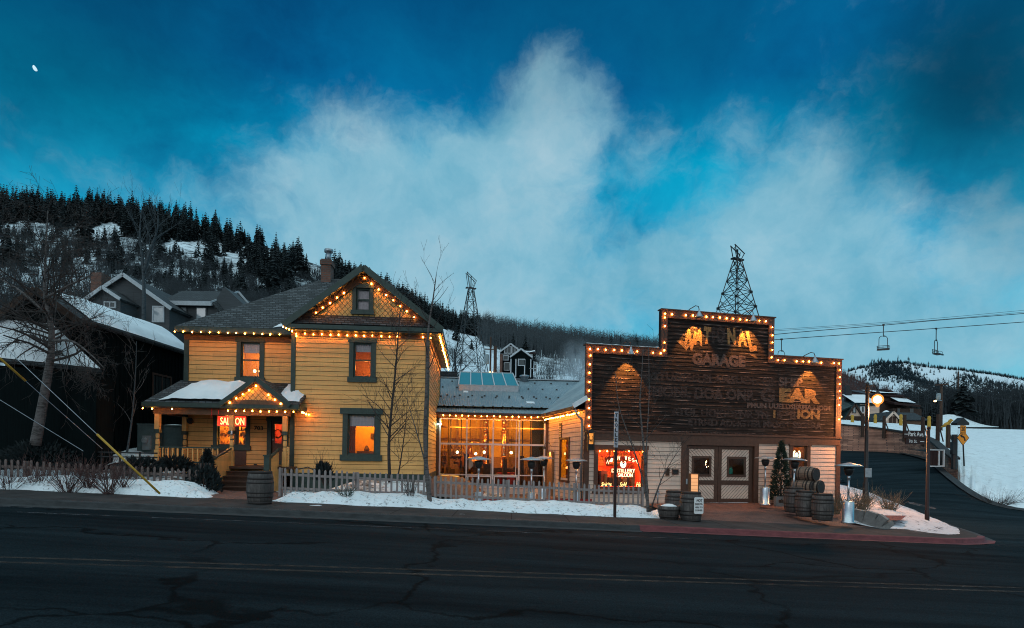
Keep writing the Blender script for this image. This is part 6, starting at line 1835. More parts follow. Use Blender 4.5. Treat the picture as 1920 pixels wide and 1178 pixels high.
# ------------------------------------------------------------------ kiosk, posts and pads by the retaining wall
Yk = 41.5; a = at(1741, 875, Yk); 
kk = thing('utility_kiosk', 'white framed brown doored metal kiosk set into the retaining wall', 'kiosk', a, R(10))
W2 = at(1775, 860, Yk).x - a.x; H2 = at(1755, 843, Yk).z - a.z
q = MB(); frame_rect(q, -.12, W2, 0, H2, .06, -.06, .1); q.box(W2*.62, W2*.68, -.05, .08, .1, H2-.1); q.build('frame', M['white'], kk)
q = MB(); q.box(-.06, W2*.26, .0, .05, .07, H2-.07); q.box(W2*.29, W2*.60, .0, .05, .07, H2-.07); q.build('door', M['sign_brown'], kk)
q = MB(); q.box(W2*.70, W2-.1, .02, .06, .1, H2-.1); q.build('side_panel', M['dark'], kk)
q = MB(); q.poly([(W2,-.04,0),(W2+.75,.9,.25),(W2+.75,.9,H2*.72),(W2,-.04,H2)]); q.poly([(-.12,-.04,H2),(W2,-.04,H2),(W2+.75,.9,H2*.72),(-.12,1.4,H2)]); q.poly([(-.12,0.06,0),(W2,.06,0),(W2,.06,H2),(-.12,.06,H2)]); q.build('case', M['white'], kk)
plab = ['far left by the garage', 'second from the garage', 'third, under the lamp globe', 'fourth, before the barn', 'fifth, right of the barn', 'by the snow field']
for i, (px, pb, pt_, Y) in enumerate(((1617, 804, 776, 55), (1657.5, 806, 780, 54), (1696, 811, 778, 52), (1730, 818, 782, 49.5), (1758, 826, 777, 47), (1778, 836, 797, 45.5))):
    p = at(px, pb, Y); q = MB(); h = at(px, pt_, Y).z - p.z
    q.lathe([(.15,-.8),(.14,h*.55),(.13,h)], 8); q.bar((.1,-.02,h*.55),(.42,-.05,-.1),.07)
    tag(q.build('timber_post', M['post_dark'], None, False, p), 'dark timber post behind the retaining wall, ' + plab[i], 'post', 'timber posts behind the retaining wall')
ylab = ['left of the lamp post', 'below the lamp globe', 'beside the barn', 'right of the barn']
for i, (px, pb, pt_, Y) in enumerate(((1598, 796, 778, 62), (1641, 797, 777, 62), (1689, 797, 777, 61), (1742, 800, 780, 58))):
    p = at(px, pb, Y); h = at(px, pt_, Y).z - p.z; q = MB()
    q.lathe([(.15,-.3),(.16,0),(.15,h*.55),(.12,h*.6),(.17,h*.72),(.13,h*.95),(.04,h)], 10); tag(q.build('padded_post', M['post_yellow'], None, True, p), 'yellow padded post on the snowy terrace, ' + ylab[i], 'post', 'yellow padded posts on the terrace')
p = at(1776, 800, 46); q = MB(); q.lathe([(.09,-1.6),(.09,0)], 8)
q.tube([(-.35,0,-.02),(-.12,0,.14),(.1,0,.25)], [.07,.16,.15], 8); q.tube([(.1,0,.25),(.22,0,.42),(.26,0,.50)], [.13,.12,.13], 8); q.tube([(.26,0,.50),(.44,0,.47)], [.12,.05], 8); q.tube([(.15,.05,.2),(.16,.05,-.02)], .05, 6); q.tube([(-.35,0,0),(-.5,0,-.05)], [.05,.02], 6)
tag(q.build('carved_post', M['post_yellow'], None, True, p), 'yellowish post topped by a carved sitting dog figure', 'post')
p = at(1789, 872, 41); q = MB(); h = at(1789, 815, 41).z - p.z
q.lathe([(.18,-.3),(.18,h)], 10); q.box(-.3,-.02,-.25,.0,h*.35,h*.75); tag(q.build('signal_post', M['dark'], None, False, p), 'thick black post with boxes just left of the orange curve sign', 'post')
# ------------------------------------------------------------------ hills
HK = (-900, -400, 0, 200, 330, 450, 560, 650, 760, 850, 950, 1100, 1230, 1400, 1573, 1680, 1760, 1900, 2300)
HR_ = (300, 335, 380, 394, 408, 446, 484, 518, 566, 604, 626, 648, 664, 676, 698, 742, 762, 775, 790)
HYR = (330, 330, 340, 340, 340, 330, 320, 310, 300, 310, 340, 340, 340, 330, 320, 300, 290, 280, 280)
def hill_key(px):
    return float(np.interp(px, HK, HR_)), float(np.interp(px, HK, HYR)), float(np.interp(px, (1300, 1560), (60, 130))), float(np.interp(px, (1300, 1560), (792, 800)))
def hill_t(px, t):
    pr, yr, yb, pb = hill_key(px)
    py = pb + (pr-pb)*t**.8; Y = yb + (yr-yb)*t**1.25
    v = at(px, py, Y)
    v.z += 1.6*fbm(v.x*.025, v.y*.025)*min(1, 4*(1-t))*min(1, 6*t)
    return v
def hill_p(px, py):
    pr, yr, yb, pb = hill_key(px)
    return hill_t(px, max(0.02, min(1, ((py-pb)/(pr-pb)))) ** 1.25)
def hill_mesh(name, px0, px1, step, mat):
    rows = []
    for j in range(41):
        t = j/40; rows.append([tuple(hill_t(px, t)) for px in np.arange(px0, px1+1, step)])
    rows.append([tuple(Vector(p) + Vector((p[0]*.15, 120, -60))) for p in rows[-1]])
    return sheet(name, rows, mat)
hill_mesh('hill', -900, 652, 16, M['brushhill']); hill_mesh('hill', 652, 1308, 16, M['hill']); hill_mesh('hill', 1308, 2300, 16, M['darkhill'])
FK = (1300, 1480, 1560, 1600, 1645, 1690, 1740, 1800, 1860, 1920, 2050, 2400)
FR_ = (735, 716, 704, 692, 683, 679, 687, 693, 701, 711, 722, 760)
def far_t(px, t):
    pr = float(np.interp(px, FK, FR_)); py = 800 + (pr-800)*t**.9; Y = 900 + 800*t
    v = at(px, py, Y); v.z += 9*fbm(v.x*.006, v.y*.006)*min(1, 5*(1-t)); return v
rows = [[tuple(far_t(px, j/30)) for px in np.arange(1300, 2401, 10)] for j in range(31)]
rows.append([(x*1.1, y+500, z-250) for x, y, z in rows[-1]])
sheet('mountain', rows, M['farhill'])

# ------------------------------------------------------------------ conifers
def conifer(mb, h, r, levels, nb, rn, o=(0,0,0), trunk=True, m0=0, m1=1):
    o = Vector(o)
    if trunk: mb.tube([o, o+Vector((0,0,h*.96))], [h*.016, h*.003], 5, m1)
    for i in range(levels):
        f = i/levels
        z = h*(.10+.90*f); rad = r*(1-f)**.9*rn.uniform(.7, 1.15) + r*.04
        a0 = rn.uniform(0, 6.28)
        for k in range(nb):
            a = a0 + 6.283*k/nb + rn.uniform(-.3, .3); rr = rad*rn.uniform(.6, 1.2); zj = z + rn.uniform(-.035, .035)*h*(1-f)
            d = Vector((math.cos(a), math.sin(a), 0)); s = Vector((-d.y, d.x, 0))
            b = o + Vector((0,0,zj+.03*h)); tip = o + d*rr + Vector((0,0,zj-rr*rn.uniform(.25, .65))); w = rr*rn.uniform(.26,.40)
            mid = o + d*rr*.58 + Vector((0,0,zj-rr*.16))
            mb.poly([b, mid+s*w, tip, mid-s*w], m0)
            if levels > 9: mb.poly([mid+s*w+Vector((0,0,-.05*rr)), tip+Vector((0,0,-.1*rr)), mid-s*w*.4+Vector((0,0,-.35*rr))], m0)
def con_data(seed, lv, nb, mat='needle', r=.22):
    rn = random.Random(seed); q = MB(); conifer(q, 1.0, r*rn.uniform(.9,1.15), lv, nb, rn); return q.data('pine_tree', [M[mat], M['brush']])
CON = [con_data(s, 15, 7) for s in (1, 2, 3, 4, 5)]
def pine(px, pyb, hpx, label, group=None, wide=1.0):
    p = hill_p(px, pyb); h = hpx*p.y/FPX
    o = bpy.data.objects.new('pine_tree', rnd.choice(CON)); COL.objects.link(o)
    o.location = p - Vector((0,0,.02*h)); o.scale = (h*wide, h*wide, h); o.rotation_euler = (0, 0, rnd.uniform(0, 6.28))
    return tag(o, label, 'tree', group)
GL = 'conifers standing clear on the left hillside'
singles = [(14, 500, 88, 1.2, 'broad dark conifer low on the hill at the far left edge'), (160, 462, 92, 1.15, 'wide dark conifer standing out of the forest above the bare tree'), (118, 432, 58, 1.0, 'snow dusted conifer by the upper left clearing'),
  (196, 462, 42, 1.0, 'small conifer in the clearing right of the wide dark conifer'), (215, 450, 30, 1.0, 'tiny conifer at the right end of the upper clearing'), (226, 505, 52, 1.0, 'conifer in the brush above the grey gabled house'), (130, 500, 45, .9, 'conifer among brush left of the grey chimney'), (300, 478, 40, 1.0, 'conifer below the clearing near the pale birch'), (318, 492, 34, .9, 'small pointed conifer in the brush right of the pale birch'),
  (455, 555, 62, 1.2, 'bushy conifer behind the roof of the small grey house'), (512, 556, 92, 1.1, 'tall dark conifer above the shingled roof'), (540, 540, 80, 1.0, 'tall conifer left of the brick chimney'), (562, 520, 66, 1.0, 'conifer at the left edge of the ski run by the chimney'), (574, 524, 50, 1.0, 'conifer close left of the brick chimney'), (420, 520, 40, 1.0, 'short conifer in brush above the grey roofs'), (395, 500, 46, .9, 'slim conifer above the grey roofs'), (478, 505, 60, .9, 'slim conifer above the left slope of the shingled roof')]
for px, py, hp, wd, lb in singles: pine(px, py, hp, lb, GL, wd)
for px, py, hp in ((855, 640, 34), (905, 640, 30), (935, 650, 34), (962, 668, 44), (985, 672, 46), (1000, 676, 36), (884, 655, 22), (1128, 672, 46), (1146, 674, 52), (1163, 676, 50), (1178, 678, 40), (1192, 680, 54), (1212, 680, 44), (1228, 681, 42), (1100, 690, 40), (1078, 672, 26), (835, 620, 26), (820, 608, 30)):
    pine(px, py, hp, 'dark conifer among aspens on the slope between house and garage', 'conifers between house and garage', 1.15)
for px, py, hp, lb in ((1806, 778, 76, 'big dark conifer right of the utility pole'), (1748, 797, 42, 'conifer right of the barn at the terrace edge'), (1772, 800, 30, 'small conifer behind the carved post'), (1705, 735, 10, 'tiny conifer on the slope left of the utility pole')):
    p = at(px, py, 95); o = bpy.data.objects.new('pine_tree', CON[1]); COL.objects.link(o); h = hp*95/FPX; o.location = p; o.scale = (h*1.35, h*1.35, h); tag(o, lb, 'tree')

# the dense wood along the ridge reads as one mass
low = ((0, 428), (60, 424), (130, 428), (200, 434), (330, 474), (450, 512), (520, 545), (560, 505), (600, 500), (620, 545), (700, 560), (760, 590), (850, 622), (930, 640))
gaps = ((55, 430, 55, 12), (205, 430, 28, 11), (330, 472, 48, 16), (432, 492, 34, 13), (585, 508, 24, 34), (380, 470, 14, 10), (500, 480, 10, 20))
fo = MB(); rf_ = random.Random(11); cnt = 0
vars_ = []
for s in range(7):
    q = MB(); conifer(q, 1.0, rf_.uniform(.17,.24), 12, 6, rf_, trunk=False); vars_.append((np.array(q.v), q.f))
FV, FF = [], []; nv = 0
def add_tree(p, h, wd):
    global nv
    V, F_ = rf_.choice(vars_); a = rf_.uniform(0, 6.28); c, s = math.cos(a)*h*wd, math.sin(a)*h*wd
    W2_ = np.stack([V[:,0]*c - V[:,1]*s + p.x, V[:,0]*s + V[:,1]*c + p.y, V[:,2]*h + p.z - .05*h], 1)
    FV.append(W2_); FF.extend(tuple(i+nv for i in f) for f in F_); nv += len(V)
while cnt < 2500:
    px = rf_.uniform(-330, 930) if rf_.random() < .8 else rf_.uniform(600, 930); pr = hill_key(px)[0]; lo_ = float(np.interp(px, [a for a, b in low], [b for a, b in low]))
    py = pr + (lo_-pr)*rf_.random()**.85
    if any(((px-a)/c)**2 + ((py-b)/d)**2 < 1 for a, b, c, d in gaps): continue
    p = hill_p(px, py); hp = rf_.choice((rf_.uniform(15, 30), rf_.uniform(26, 46), rf_.uniform(34, 54)))*(1.0 if px < 640 else .88 if px < 800 else .72)
    add_tree(p, hp*p.y/FPX, rf_.uniform(.9, 1.3)); cnt += 1
for _ in range(330):                             # thin sprinkling lower on the slope
    px = rf_.uniform(-300, 620); pr = hill_key(px)[0]; py = pr + rf_.uniform(60, 130); p = hill_p(px, py); add_tree(p, rf_.uniform(14, 44)*p.y/FPX, 1.2)
me = bpy.data.meshes.new('conifer_forest'); me.from_pydata(np.concatenate(FV).tolist(), [], FF); me.materials.append(M['needle'])
o = bpy.data.objects.new('conifer_forest', me); COL.objects.link(o); tag(o, 'dense dark conifer forest along the ridge', None, None, 'stuff')
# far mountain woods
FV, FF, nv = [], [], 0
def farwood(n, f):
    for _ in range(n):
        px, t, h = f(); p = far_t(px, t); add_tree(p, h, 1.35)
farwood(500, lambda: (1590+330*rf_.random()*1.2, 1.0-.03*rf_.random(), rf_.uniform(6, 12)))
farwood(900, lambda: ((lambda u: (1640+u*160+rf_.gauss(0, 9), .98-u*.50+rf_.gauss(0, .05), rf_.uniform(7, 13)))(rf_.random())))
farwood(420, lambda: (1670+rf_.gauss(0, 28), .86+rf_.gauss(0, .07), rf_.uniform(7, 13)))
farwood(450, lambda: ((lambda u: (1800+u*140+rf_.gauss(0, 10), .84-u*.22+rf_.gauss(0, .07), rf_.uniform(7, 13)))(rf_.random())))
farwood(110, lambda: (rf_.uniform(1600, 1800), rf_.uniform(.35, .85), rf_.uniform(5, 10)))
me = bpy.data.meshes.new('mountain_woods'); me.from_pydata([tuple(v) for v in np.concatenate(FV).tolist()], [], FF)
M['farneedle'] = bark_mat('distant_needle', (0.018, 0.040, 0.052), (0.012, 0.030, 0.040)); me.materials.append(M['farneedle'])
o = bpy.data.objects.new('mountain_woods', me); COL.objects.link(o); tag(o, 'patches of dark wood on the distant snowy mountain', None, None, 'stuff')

# bare brush and aspen woods: thin upright blades
def blades(name, label, n, place, hh, lean, mat, per=5, w=.05):
    V, F_ = [], []
    for _ in range(n):
        p = place()
        if p is None: continue
        for _k in range(per):
            h = rf_.uniform(*hh); b = p + Vector((rf_.gauss(0, h*.14), rf_.gauss(0, h*.14), -.2)); tp = b + Vector((rf_.gauss(0, lean*h), rf_.gauss(0, lean*h), h))
            ww = w*rf_.uniform(.6, 1.3); i = len(V)
            V += [(b.x-ww, b.y, b.z), (b.x+ww, b.y, b.z), tuple(tp)]; F_.append((i, i+1, i+2))
            for s in range(3):
                f = rf_.uniform(.35, .85); c = b.lerp(tp, f); e = c + Vector((rf_.gauss(0, h*.14), rf_.gauss(0, h*.1), h*rf_.uniform(.05, .22))); i = len(V)
                V += [(c.x, c.y, c.z-ww), (c.x, c.y, c.z+ww*.6), tuple(e)]; F_.append((i, i+1, i+2))
    me = bpy.data.meshes.new(name); me.from_pydata(V, [], F_); me.materials.append(M[mat])
    o = bpy.data.objects.new(name, me); COL.objects.link(o); tag(o, label, None, None, 'stuff')
def brush_place():
    px = rf_.uniform(-320, 620); lo_ = float(np.interp(px, [a for a, b in low], [b for a, b in low]))
    py = rf_.uniform(lo_+6, 640)
    if fbm(px*.02, py*.05) < -.35: return None
    return hill_p(px, py)
blades('hillside_brush', 'leafless brush covering the lower hillside', 7500, brush_place, (2.0, 5.5), .18, 'brush', 6, .085)
def brush2():
    px = rf_.uniform(795, 1110); py = rf_.uniform(hill_key(px)[0]+15, 735)
    if fbm(px*.03, py*.03) < (.22 if px < 960 else -.30): return None
    return hill_p(px, py)
blades('hillside_brush', 'leafless scrub on the ski slope between house and garage', 1100, brush2, (1.5, 4.0), .18, 'brush', 5, .04)
def aspens():
    px = rf_.uniform(905, 1330); pr = hill_key(px)[0]; return hill_p(px, pr + 34*rf_.random()**1.2)
blades('aspen_wood', 'leafless grey aspen wood along the ridge between house and garage', 2600, aspens, (7, 12.5), .045, 'aspen', 3, .13)
blades('aspen_wood', 'leafless brown wood on the dark slope right of the garage', 1500, lambda: (lambda px: hill_p(px, hill_key(px)[0]+rf_.uniform(0, 50)))(rf_.uniform(1540, 1960)), (2.2, 4.5), .12, 'redtwig', 4, .11)
blades('hillside_brush', 'dark leafless thicket beyond the snow field', 2600, lambda: at(rf_.uniform(1690, 2200), rf_.uniform(770, 806), rf_.uniform(95, 150)), (2.5, 7), .12, 'brush', 5, .08)

# ------------------------------------------------------------------ bare trees
def grow(mb, p, d, ln, r, depth, rn, spread=.6, droop=0.0, m=0, keep=1.0, kids=(2, 4), up=.25):
    n = 4 if depth > 1 else 3
    pts, rs = [Vector(p)], [r]; d = Vector(d).normalized(); q = Vector(p)
    for i in range(n):
        d = (d + Vector((rn.gauss(0,.10), rn.gauss(0,.10), rn.gauss(0,.06)+up*.12-droop*.15))).normalized()
        q = q + d*ln/n; pts.append(q.copy()); rs.append(max(.0035, r*(1-.62*(i+1)/n)))
    mb.tube(pts, rs, 6 if depth > 2 else 4 if depth > 1 else 3, m, depth > 2)
    if depth <= 0: return
    for k in range(rn.randint(*kids)):
        f = rn.uniform(.25, 1.0); i = min(n-1, int(f*n)); b = pts[i].lerp(pts[i+1], f*n-i)
        a = rn.uniform(0, 6.28); s = d.cross(Vector((math.cos(a), math.sin(a), .3))).normalized()
        nd = (d*(1-spread*.6) + s*spread + Vector((0,0,up-droop))).normalized()
        grow(mb, b, nd, ln*rn.uniform(.45,.72), max(.004, rs[i]*.55), depth-1, rn, spread, droop, m, keep, kids, up)
def bare_tree(label, base, stems, depth, seed, mat='birch', spread=.6, droop=0.0, kids=(2,4), up=.25, name='bare_tree', group=None, twigmat='twig'):
    """stems: lists of world points with end radii; branches grow from their upper parts"""
    rn = random.Random(seed); b = Vector(base)
    t = thing(name, label, 'tree', b, 0, group)
    tm, br = MB(), MB()
    for pts, r0, r1, f0, nb, bl in stems:
        P = [Vector(p)-b for p in pts]; n = len(P)
        P2 = [Vector(p) for p in densify([tuple(p) for p in P], 4)] if n > 2 else P
        rs = [r0+(r1-r0)*i/(len(P2)-1) for i in range(len(P2))]
        tm.tube(P2, rs, 9)
        for k in range(nb):
            f = f0 + (1-f0)*(k+rn.random())/nb; x = f*(len(P2)-1); i = min(len(P2)-2, int(x)); c = P2[i].lerp(P2[i+1], x-i)
            d = (P2[i+1]-P2[i]).normalized(); a = rn.uniform(0, 6.28); s = d.cross(Vector((math.cos(a), math.sin(a), .2))).normalized()
            grow(br, c, (d*(1-spread)*.8 + s*spread + Vector((0,0,up-droop))), bl*rn.uniform(.6,1.1)*(1.15-.5*f), max(.005, rs[i]*.42), depth, rn, spread, droop, 0, 1, kids, up)
    tm.build('trunk', M[mat], t, True)
    br.build('branches', M[twigmat], t)
    return t
Yt = 19.8
bare_tree('big leaning pale barked bare tree with drooping twiggy crown, front left', at(66, 835, Yt),
  [([at(66, 835, Yt), at(78, 770, Yt), at(90, 700, Yt), at(97, 650, Yt), at(94, 600, Yt), at(84, 555, Yt+.3), at(86, 470, Yt+.5), at(90, 395, Yt+.6)], .17, .010, .34, 60, 2.3),
   ([at(84, 560, Yt), at(130, 535, Yt-.5), at(175, 515, Yt-.9)], .055, .012, .1, 20, 1.6), ([at(90, 590, Yt), at(30, 540, Yt+.4), at(-30, 510, Yt+.6)], .055, .012, .1, 20, 1.6), ([at(96, 640, Yt), at(135, 640, Yt-.6), at(170, 665, Yt-1), at(195, 690, Yt-1.2)], .05, .008, .1, 22, 1.4)], 3, 5, 'birch', .62, .12, (2, 4), .06)
Yb = 36
bare_tree('slender forked pale birch behind the grey gabled house', at(270, 640, Yb),
  [([at(268, 640, Yb), at(270, 560, Yb), at(268, 500, Yb), at(262, 440, Yb), at(266, 390, Yb)], .13, .02, .35, 14, 2.4), ([at(270, 510, Yb), at(283, 465, Yb), at(295, 430, Yb), at(296, 395, Yb)], .10, .02, .2, 12, 2.2)], 2, 8, 'aspen', .5, 0, (2, 3), .35, twigmat='aspen')
Yy = 20.9
bare_tree('leafless young tree in front of the yellow house, right of its lower window', at(731, 905, Yy),
  [([at(731, 905, Yy), at(729, 840, Yy), at(733, 780, Yy), at(741, 700, Yy), at(746, 640, Yy), at(751, 575, Yy)], .065, .010, .22, 34, 1.5)], 2, 12, 'twig', .62, 0, (2, 4), .30)
bare_tree('low leafless sapling beside the young tree under the house window', at(745, 905, Yy+.2), [([at(744, 905, Yy+.2), at(752, 860, Yy), at(760, 800, Yy), at(765, 740, Yy)], .03, .006, .2, 16, 1.1)], 2, 13, 'twig', .6, 0, (2, 4), .25)
Yc = 19.9
bare_tree('tall grey trunked bare tree at the right corner of the yellow house', at(806, 945, Yc),
  [([at(806, 945, Yc), at(799, 870, Yc), at(797, 800, Yc), at(801, 700, Yc), at(803, 620, Yc), at(812, 560, Yc), at(818, 515, Yc)], .085, .012, .50, 12, 1.5), ([at(800, 880, Yc), at(787, 830, Yc), at(775, 790, Yc), at(762, 745, Yc)], .03, .006, .3, 12, 1.3)], 2, 21, 'birch', .55, 0, (1, 3), .35)
Yd = 20.6
bare_tree('slim two stemmed bare tree in front of the big red-lit window', at(1215, 955, Yd),
  [([at(1215, 960, Yd), at(1212, 900, Yd), at(1206, 830, Yd), at(1200, 760, Yd), at(1202, 720, Yd), at(1206, 655, Yd)], .055, .008, .3, 12, 1.3), ([at(1210, 890, Yd), at(1213, 820, Yd), at(1217, 740, Yd), at(1216, 650, Yd)], .03, .007, .3, 8, 1.2), ([at(1217, 960, Yd), at(1200, 880, Yd), at(1178, 815, Yd), at(1160, 760, Yd), at(1154, 700, Yd)], .035, .007, .3, 9, 1.2), ([at(1222, 950, Yd), at(1240, 900, Yd-.2), at(1256, 870, Yd-.2), at(1276, 840, Yd-.2)], .03, .006, .2, 12, 1.0)], 2, 31, 'birch', .55, 0, (1, 3), .25)
Ye = 21.5
bare_tree('thin pale sapling in front of the black barn wall', at(240, 850, Ye), [([at(238, 850, Ye), at(248, 780, Ye), at(254, 700, Ye), at(256, 640, Ye)], .04, .008, .25, 12, 1.3)], 2, 41, 'aspen', .5, 0, (1, 3), .3, twigmat='birch')
bare_tree('second thin sapling left of the pale one by the black barn', at(205, 850, Ye), [([at(205, 850, Ye), at(212, 780, Ye), at(211, 715, Ye)], .025, .006, .25, 9, 1.0)], 2, 43, 'twig', .5, 0, (1, 3), .3)
bare_tree('crooked thin sapling between the leaning tree and the black barn', at(140, 850, Ye), [([at(128, 845, Ye), at(140, 770, Ye), at(152, 700, Ye)], .025, .006, .25, 9, 1.0)], 2, 47, 'twig', .5, 0, (1, 3), .3)
bare_tree('dark leafless tree on the snow slope beside the lattice tower', at(856, 735, 70), [([at(854, 735, 70), at(854, 690, 70), at(852, 655, 70)], .20, .05, .2, 20, 3.2)], 2, 51, 'brush', .6, 0, (2, 4), .2, twigmat='brush')
for px, ht in ((668, 640), (1040, 640)):
    pass

# twiggy shrubs in the snow banks
def shrub(label, base, h, w, n, seed, mat='redtwig', name='bare_shrub', group='leafless shrubs in the left snow bank', cat='shrub'):
    rn = random.Random(seed); q = MB()
    for _ in range(n):
        a = rn.uniform(0, 6.28); s = rn.random()**.6*w
        d = Vector((math.cos(a)*s, math.sin(a)*s*.7, h*rn.uniform(.55, 1.0)))
        grow(q, Vector((rn.gauss(0,.07), rn.gauss(0,.05), -.1)), d, d.length, rn.uniform(.006,.012), 1, rn, .45, 0, 0, 1, (2, 4), .25)
    return tag(q.build(name, M[mat], None, False, base), label, cat, group)
for i, (px, py, Y, h, w, n, lb) in enumerate(((12, 915, 17.6, .8, .7, 40, 'leafless shrub at the far left end of the snow bank'), (70, 908, 18.0, .85, .6, 34, 'leafless shrub in the snow bank in front of the leaning tree'), (128, 918, 17.7, 1.0, .9, 52, 'widest leafless shrub in the left snow bank'), (168, 905, 18.1, .9, .6, 40, 'leafless shrub against the middle of the left fence'), (203, 915, 17.8, 1.0, .7, 44, 'leafless shrub in the snow left of the yellow guy guard'), (232, 900, 18.3, .8, .5, 26, 'small leafless shrub beside the yellow guy guard'))):
    shrub(lb, at(px, py+8, Y), h*.92, w*1.15, int(n*.95), 60+i)
shrub('small dark shrub poking through the snow in front of the yellow house', at(652, 930, 19.3), .35, .4, 26, 71, 'needlegreen', 'low_shrub', None)
shrub('twiggy shrub by the fence at the right corner of the yellow house', at(768, 935, 19.9), .75, .35, 22, 72, 'twig', 'bare_shrub', None)
shrub('low twigs in the flower bed under the house windows', at(610, 905, 21.6), 1.0, .5, 16, 73, 'twig', 'bare_shrub', None)
shrub('tan dry ornamental grass clump by the street lamp', at(1612, 962, 24.0), .85, .75, 110, 74, 'dryshrub', 'dry_grass', None)
shrub('tan dry ornamental grass on the right of the corner bed', at(1668, 962, 25.2), .80, .6, 90, 75, 'dryshrub', 'dry_grass', None)
shrub('brown dry stalks beside the garage corner', at(1568, 960, 23.5), .75, .35, 50, 76, 'dryshrub', 'dry_grass', None)
shrub('low dead weeds along the edge of the snow field', at(1868, 948, 34.0), .5, 1.8, 90, 77, 'twig', 'dry_grass', None)

def evergreen(label, base, h, r, seed, mat='needlegreen', dense=1.0, group=None, round_=False):
    rn = random.Random(seed); t = thing('evergreen_shrub' if round_ else 'conifer_tree', label, 'shrub' if round_ else 'tree', base, 0, group); q = MB()
    if round_:
        for _ in range(int(700*dense)):
            a, b = rn.uniform(0, 6.28), rn.random(); rr = r*(.55+.45*rn.random())*math.sqrt(max(.05, 1-b*b*.9))
            c = Vector((rr*math.cos(a), rr*math.sin(a)*.8, h*b*(.8+.3*rn.random()))); d = (c + Vector((0,0,.2))).normalized()*rn.uniform(.08,.2); s = d.cross(Vector((rn.gauss(0,1), rn.gauss(0,1), rn.gauss(0,1)))).normalized()*.04
            q.poly([c-s, c+d, c+s]); q.poly([c-s*1.2-d*.2, c+d*.7+Vector((0,0,.05)), c+s*.6])
    else:
        for _ in range(int(1500*dense)):
            b = rn.random()**1.2; a = rn.uniform(0, 6.28); rr = r*(1-b)**.75*(.45+.6*rn.random())
            c = Vector((rr*math.cos(a), rr*math.sin(a), h*(.04+.94*b))); d = Vector((math.cos(a), math.sin(a), rn.uniform(-.3,.9))).normalized()*rn.uniform(.08,.17); s = d.cross(Vector((rn.gauss(0,1), rn.gauss(0,1), rn.gauss(0,1)))).normalized()*.032
            q.poly([c-s, c+d, c+s]); q.poly([c-s, c+d*.6+Vector((0,0,.07)), c+s*.4])
    q.build('foliage' if round_ else 'crown', M[mat], t)
    q = MB(); q.tube([(0,0,-.1),(0,0,h*.9)], [.05,.01], 6); q.build('stem' if round_ else 'trunk', M['twig'], t)
    return t
p = GF.world(GF.x(1463, -.5, 900), -.55, -.05); evergreen('tall narrow potted conifer between garage door and stacked barrels', GF.world(GF.x(1463,-.5,900), -.55, .10), GF.z(1463, 826, -.5)-.1, .52, 81, 'needlegreen', 1.3)
evergreen('dark bushy evergreen left of the porch steps', at(380, 922, 20.0), .85, .62, 82, 'needle', 1.0, None, True)
evergreen('upright evergreen close to the porch railing', at(388, 905, 20.6), 1.15, .32, 83, 'needle', .7)
evergreen('low dark evergreen mound under the porch railing', at(325, 884, 21.5), .48, .75, 84, 'needle', .9, None, True)
evergreen('low dark evergreen mound left of the porch', at(265, 884, 20.6), .42, .8, 85, 'needle', .8, None, True)
evergreen('large dark evergreen mound at the foot of the leaning tree', at(78, 880, 20.3), .85, 1.5, 86, 'needle', 1.6, None, True)
evergreen('small evergreen in the bed right of the porch steps', at(606, 900, 21.4), .6, .35, 87, 'needle', .5, None, True)
tag(MB().tube([at(560, 880, 20.5), at(577, 876, 20.5), at(592, 883, 20.5)], .02, 6).build('garden_rail', M['dark']), 'thin dark handrail in the bed right of the steps', 'railing')
hrl = MB(); hrl.tube([at(173, 848, 20.6), at(295, 850, 20.9)], .03, 6); hrl.tube([at(173, 856, 20.6), at(295, 858, 20.9)], .025, 6)
for px in (190, 225, 262): hrl.tube([at(px, 847, 20.7), at(px, 885, 20.7)], .03, 6)
tag(hrl.build('yard_railing', M['dark']), 'low dark rail across the snowy yard left of the porch', 'railing')
sheet('snow_patch', [[at(70+i*16, 868-j*7+3*math.sin(i), 21+j*1.1) + Vector((0,0,.05*fbm(i*.7, j))) for i in range(15)] for j in range(5)], M['snow'], 'stuff', label='snow lying in the yard behind the left fence')
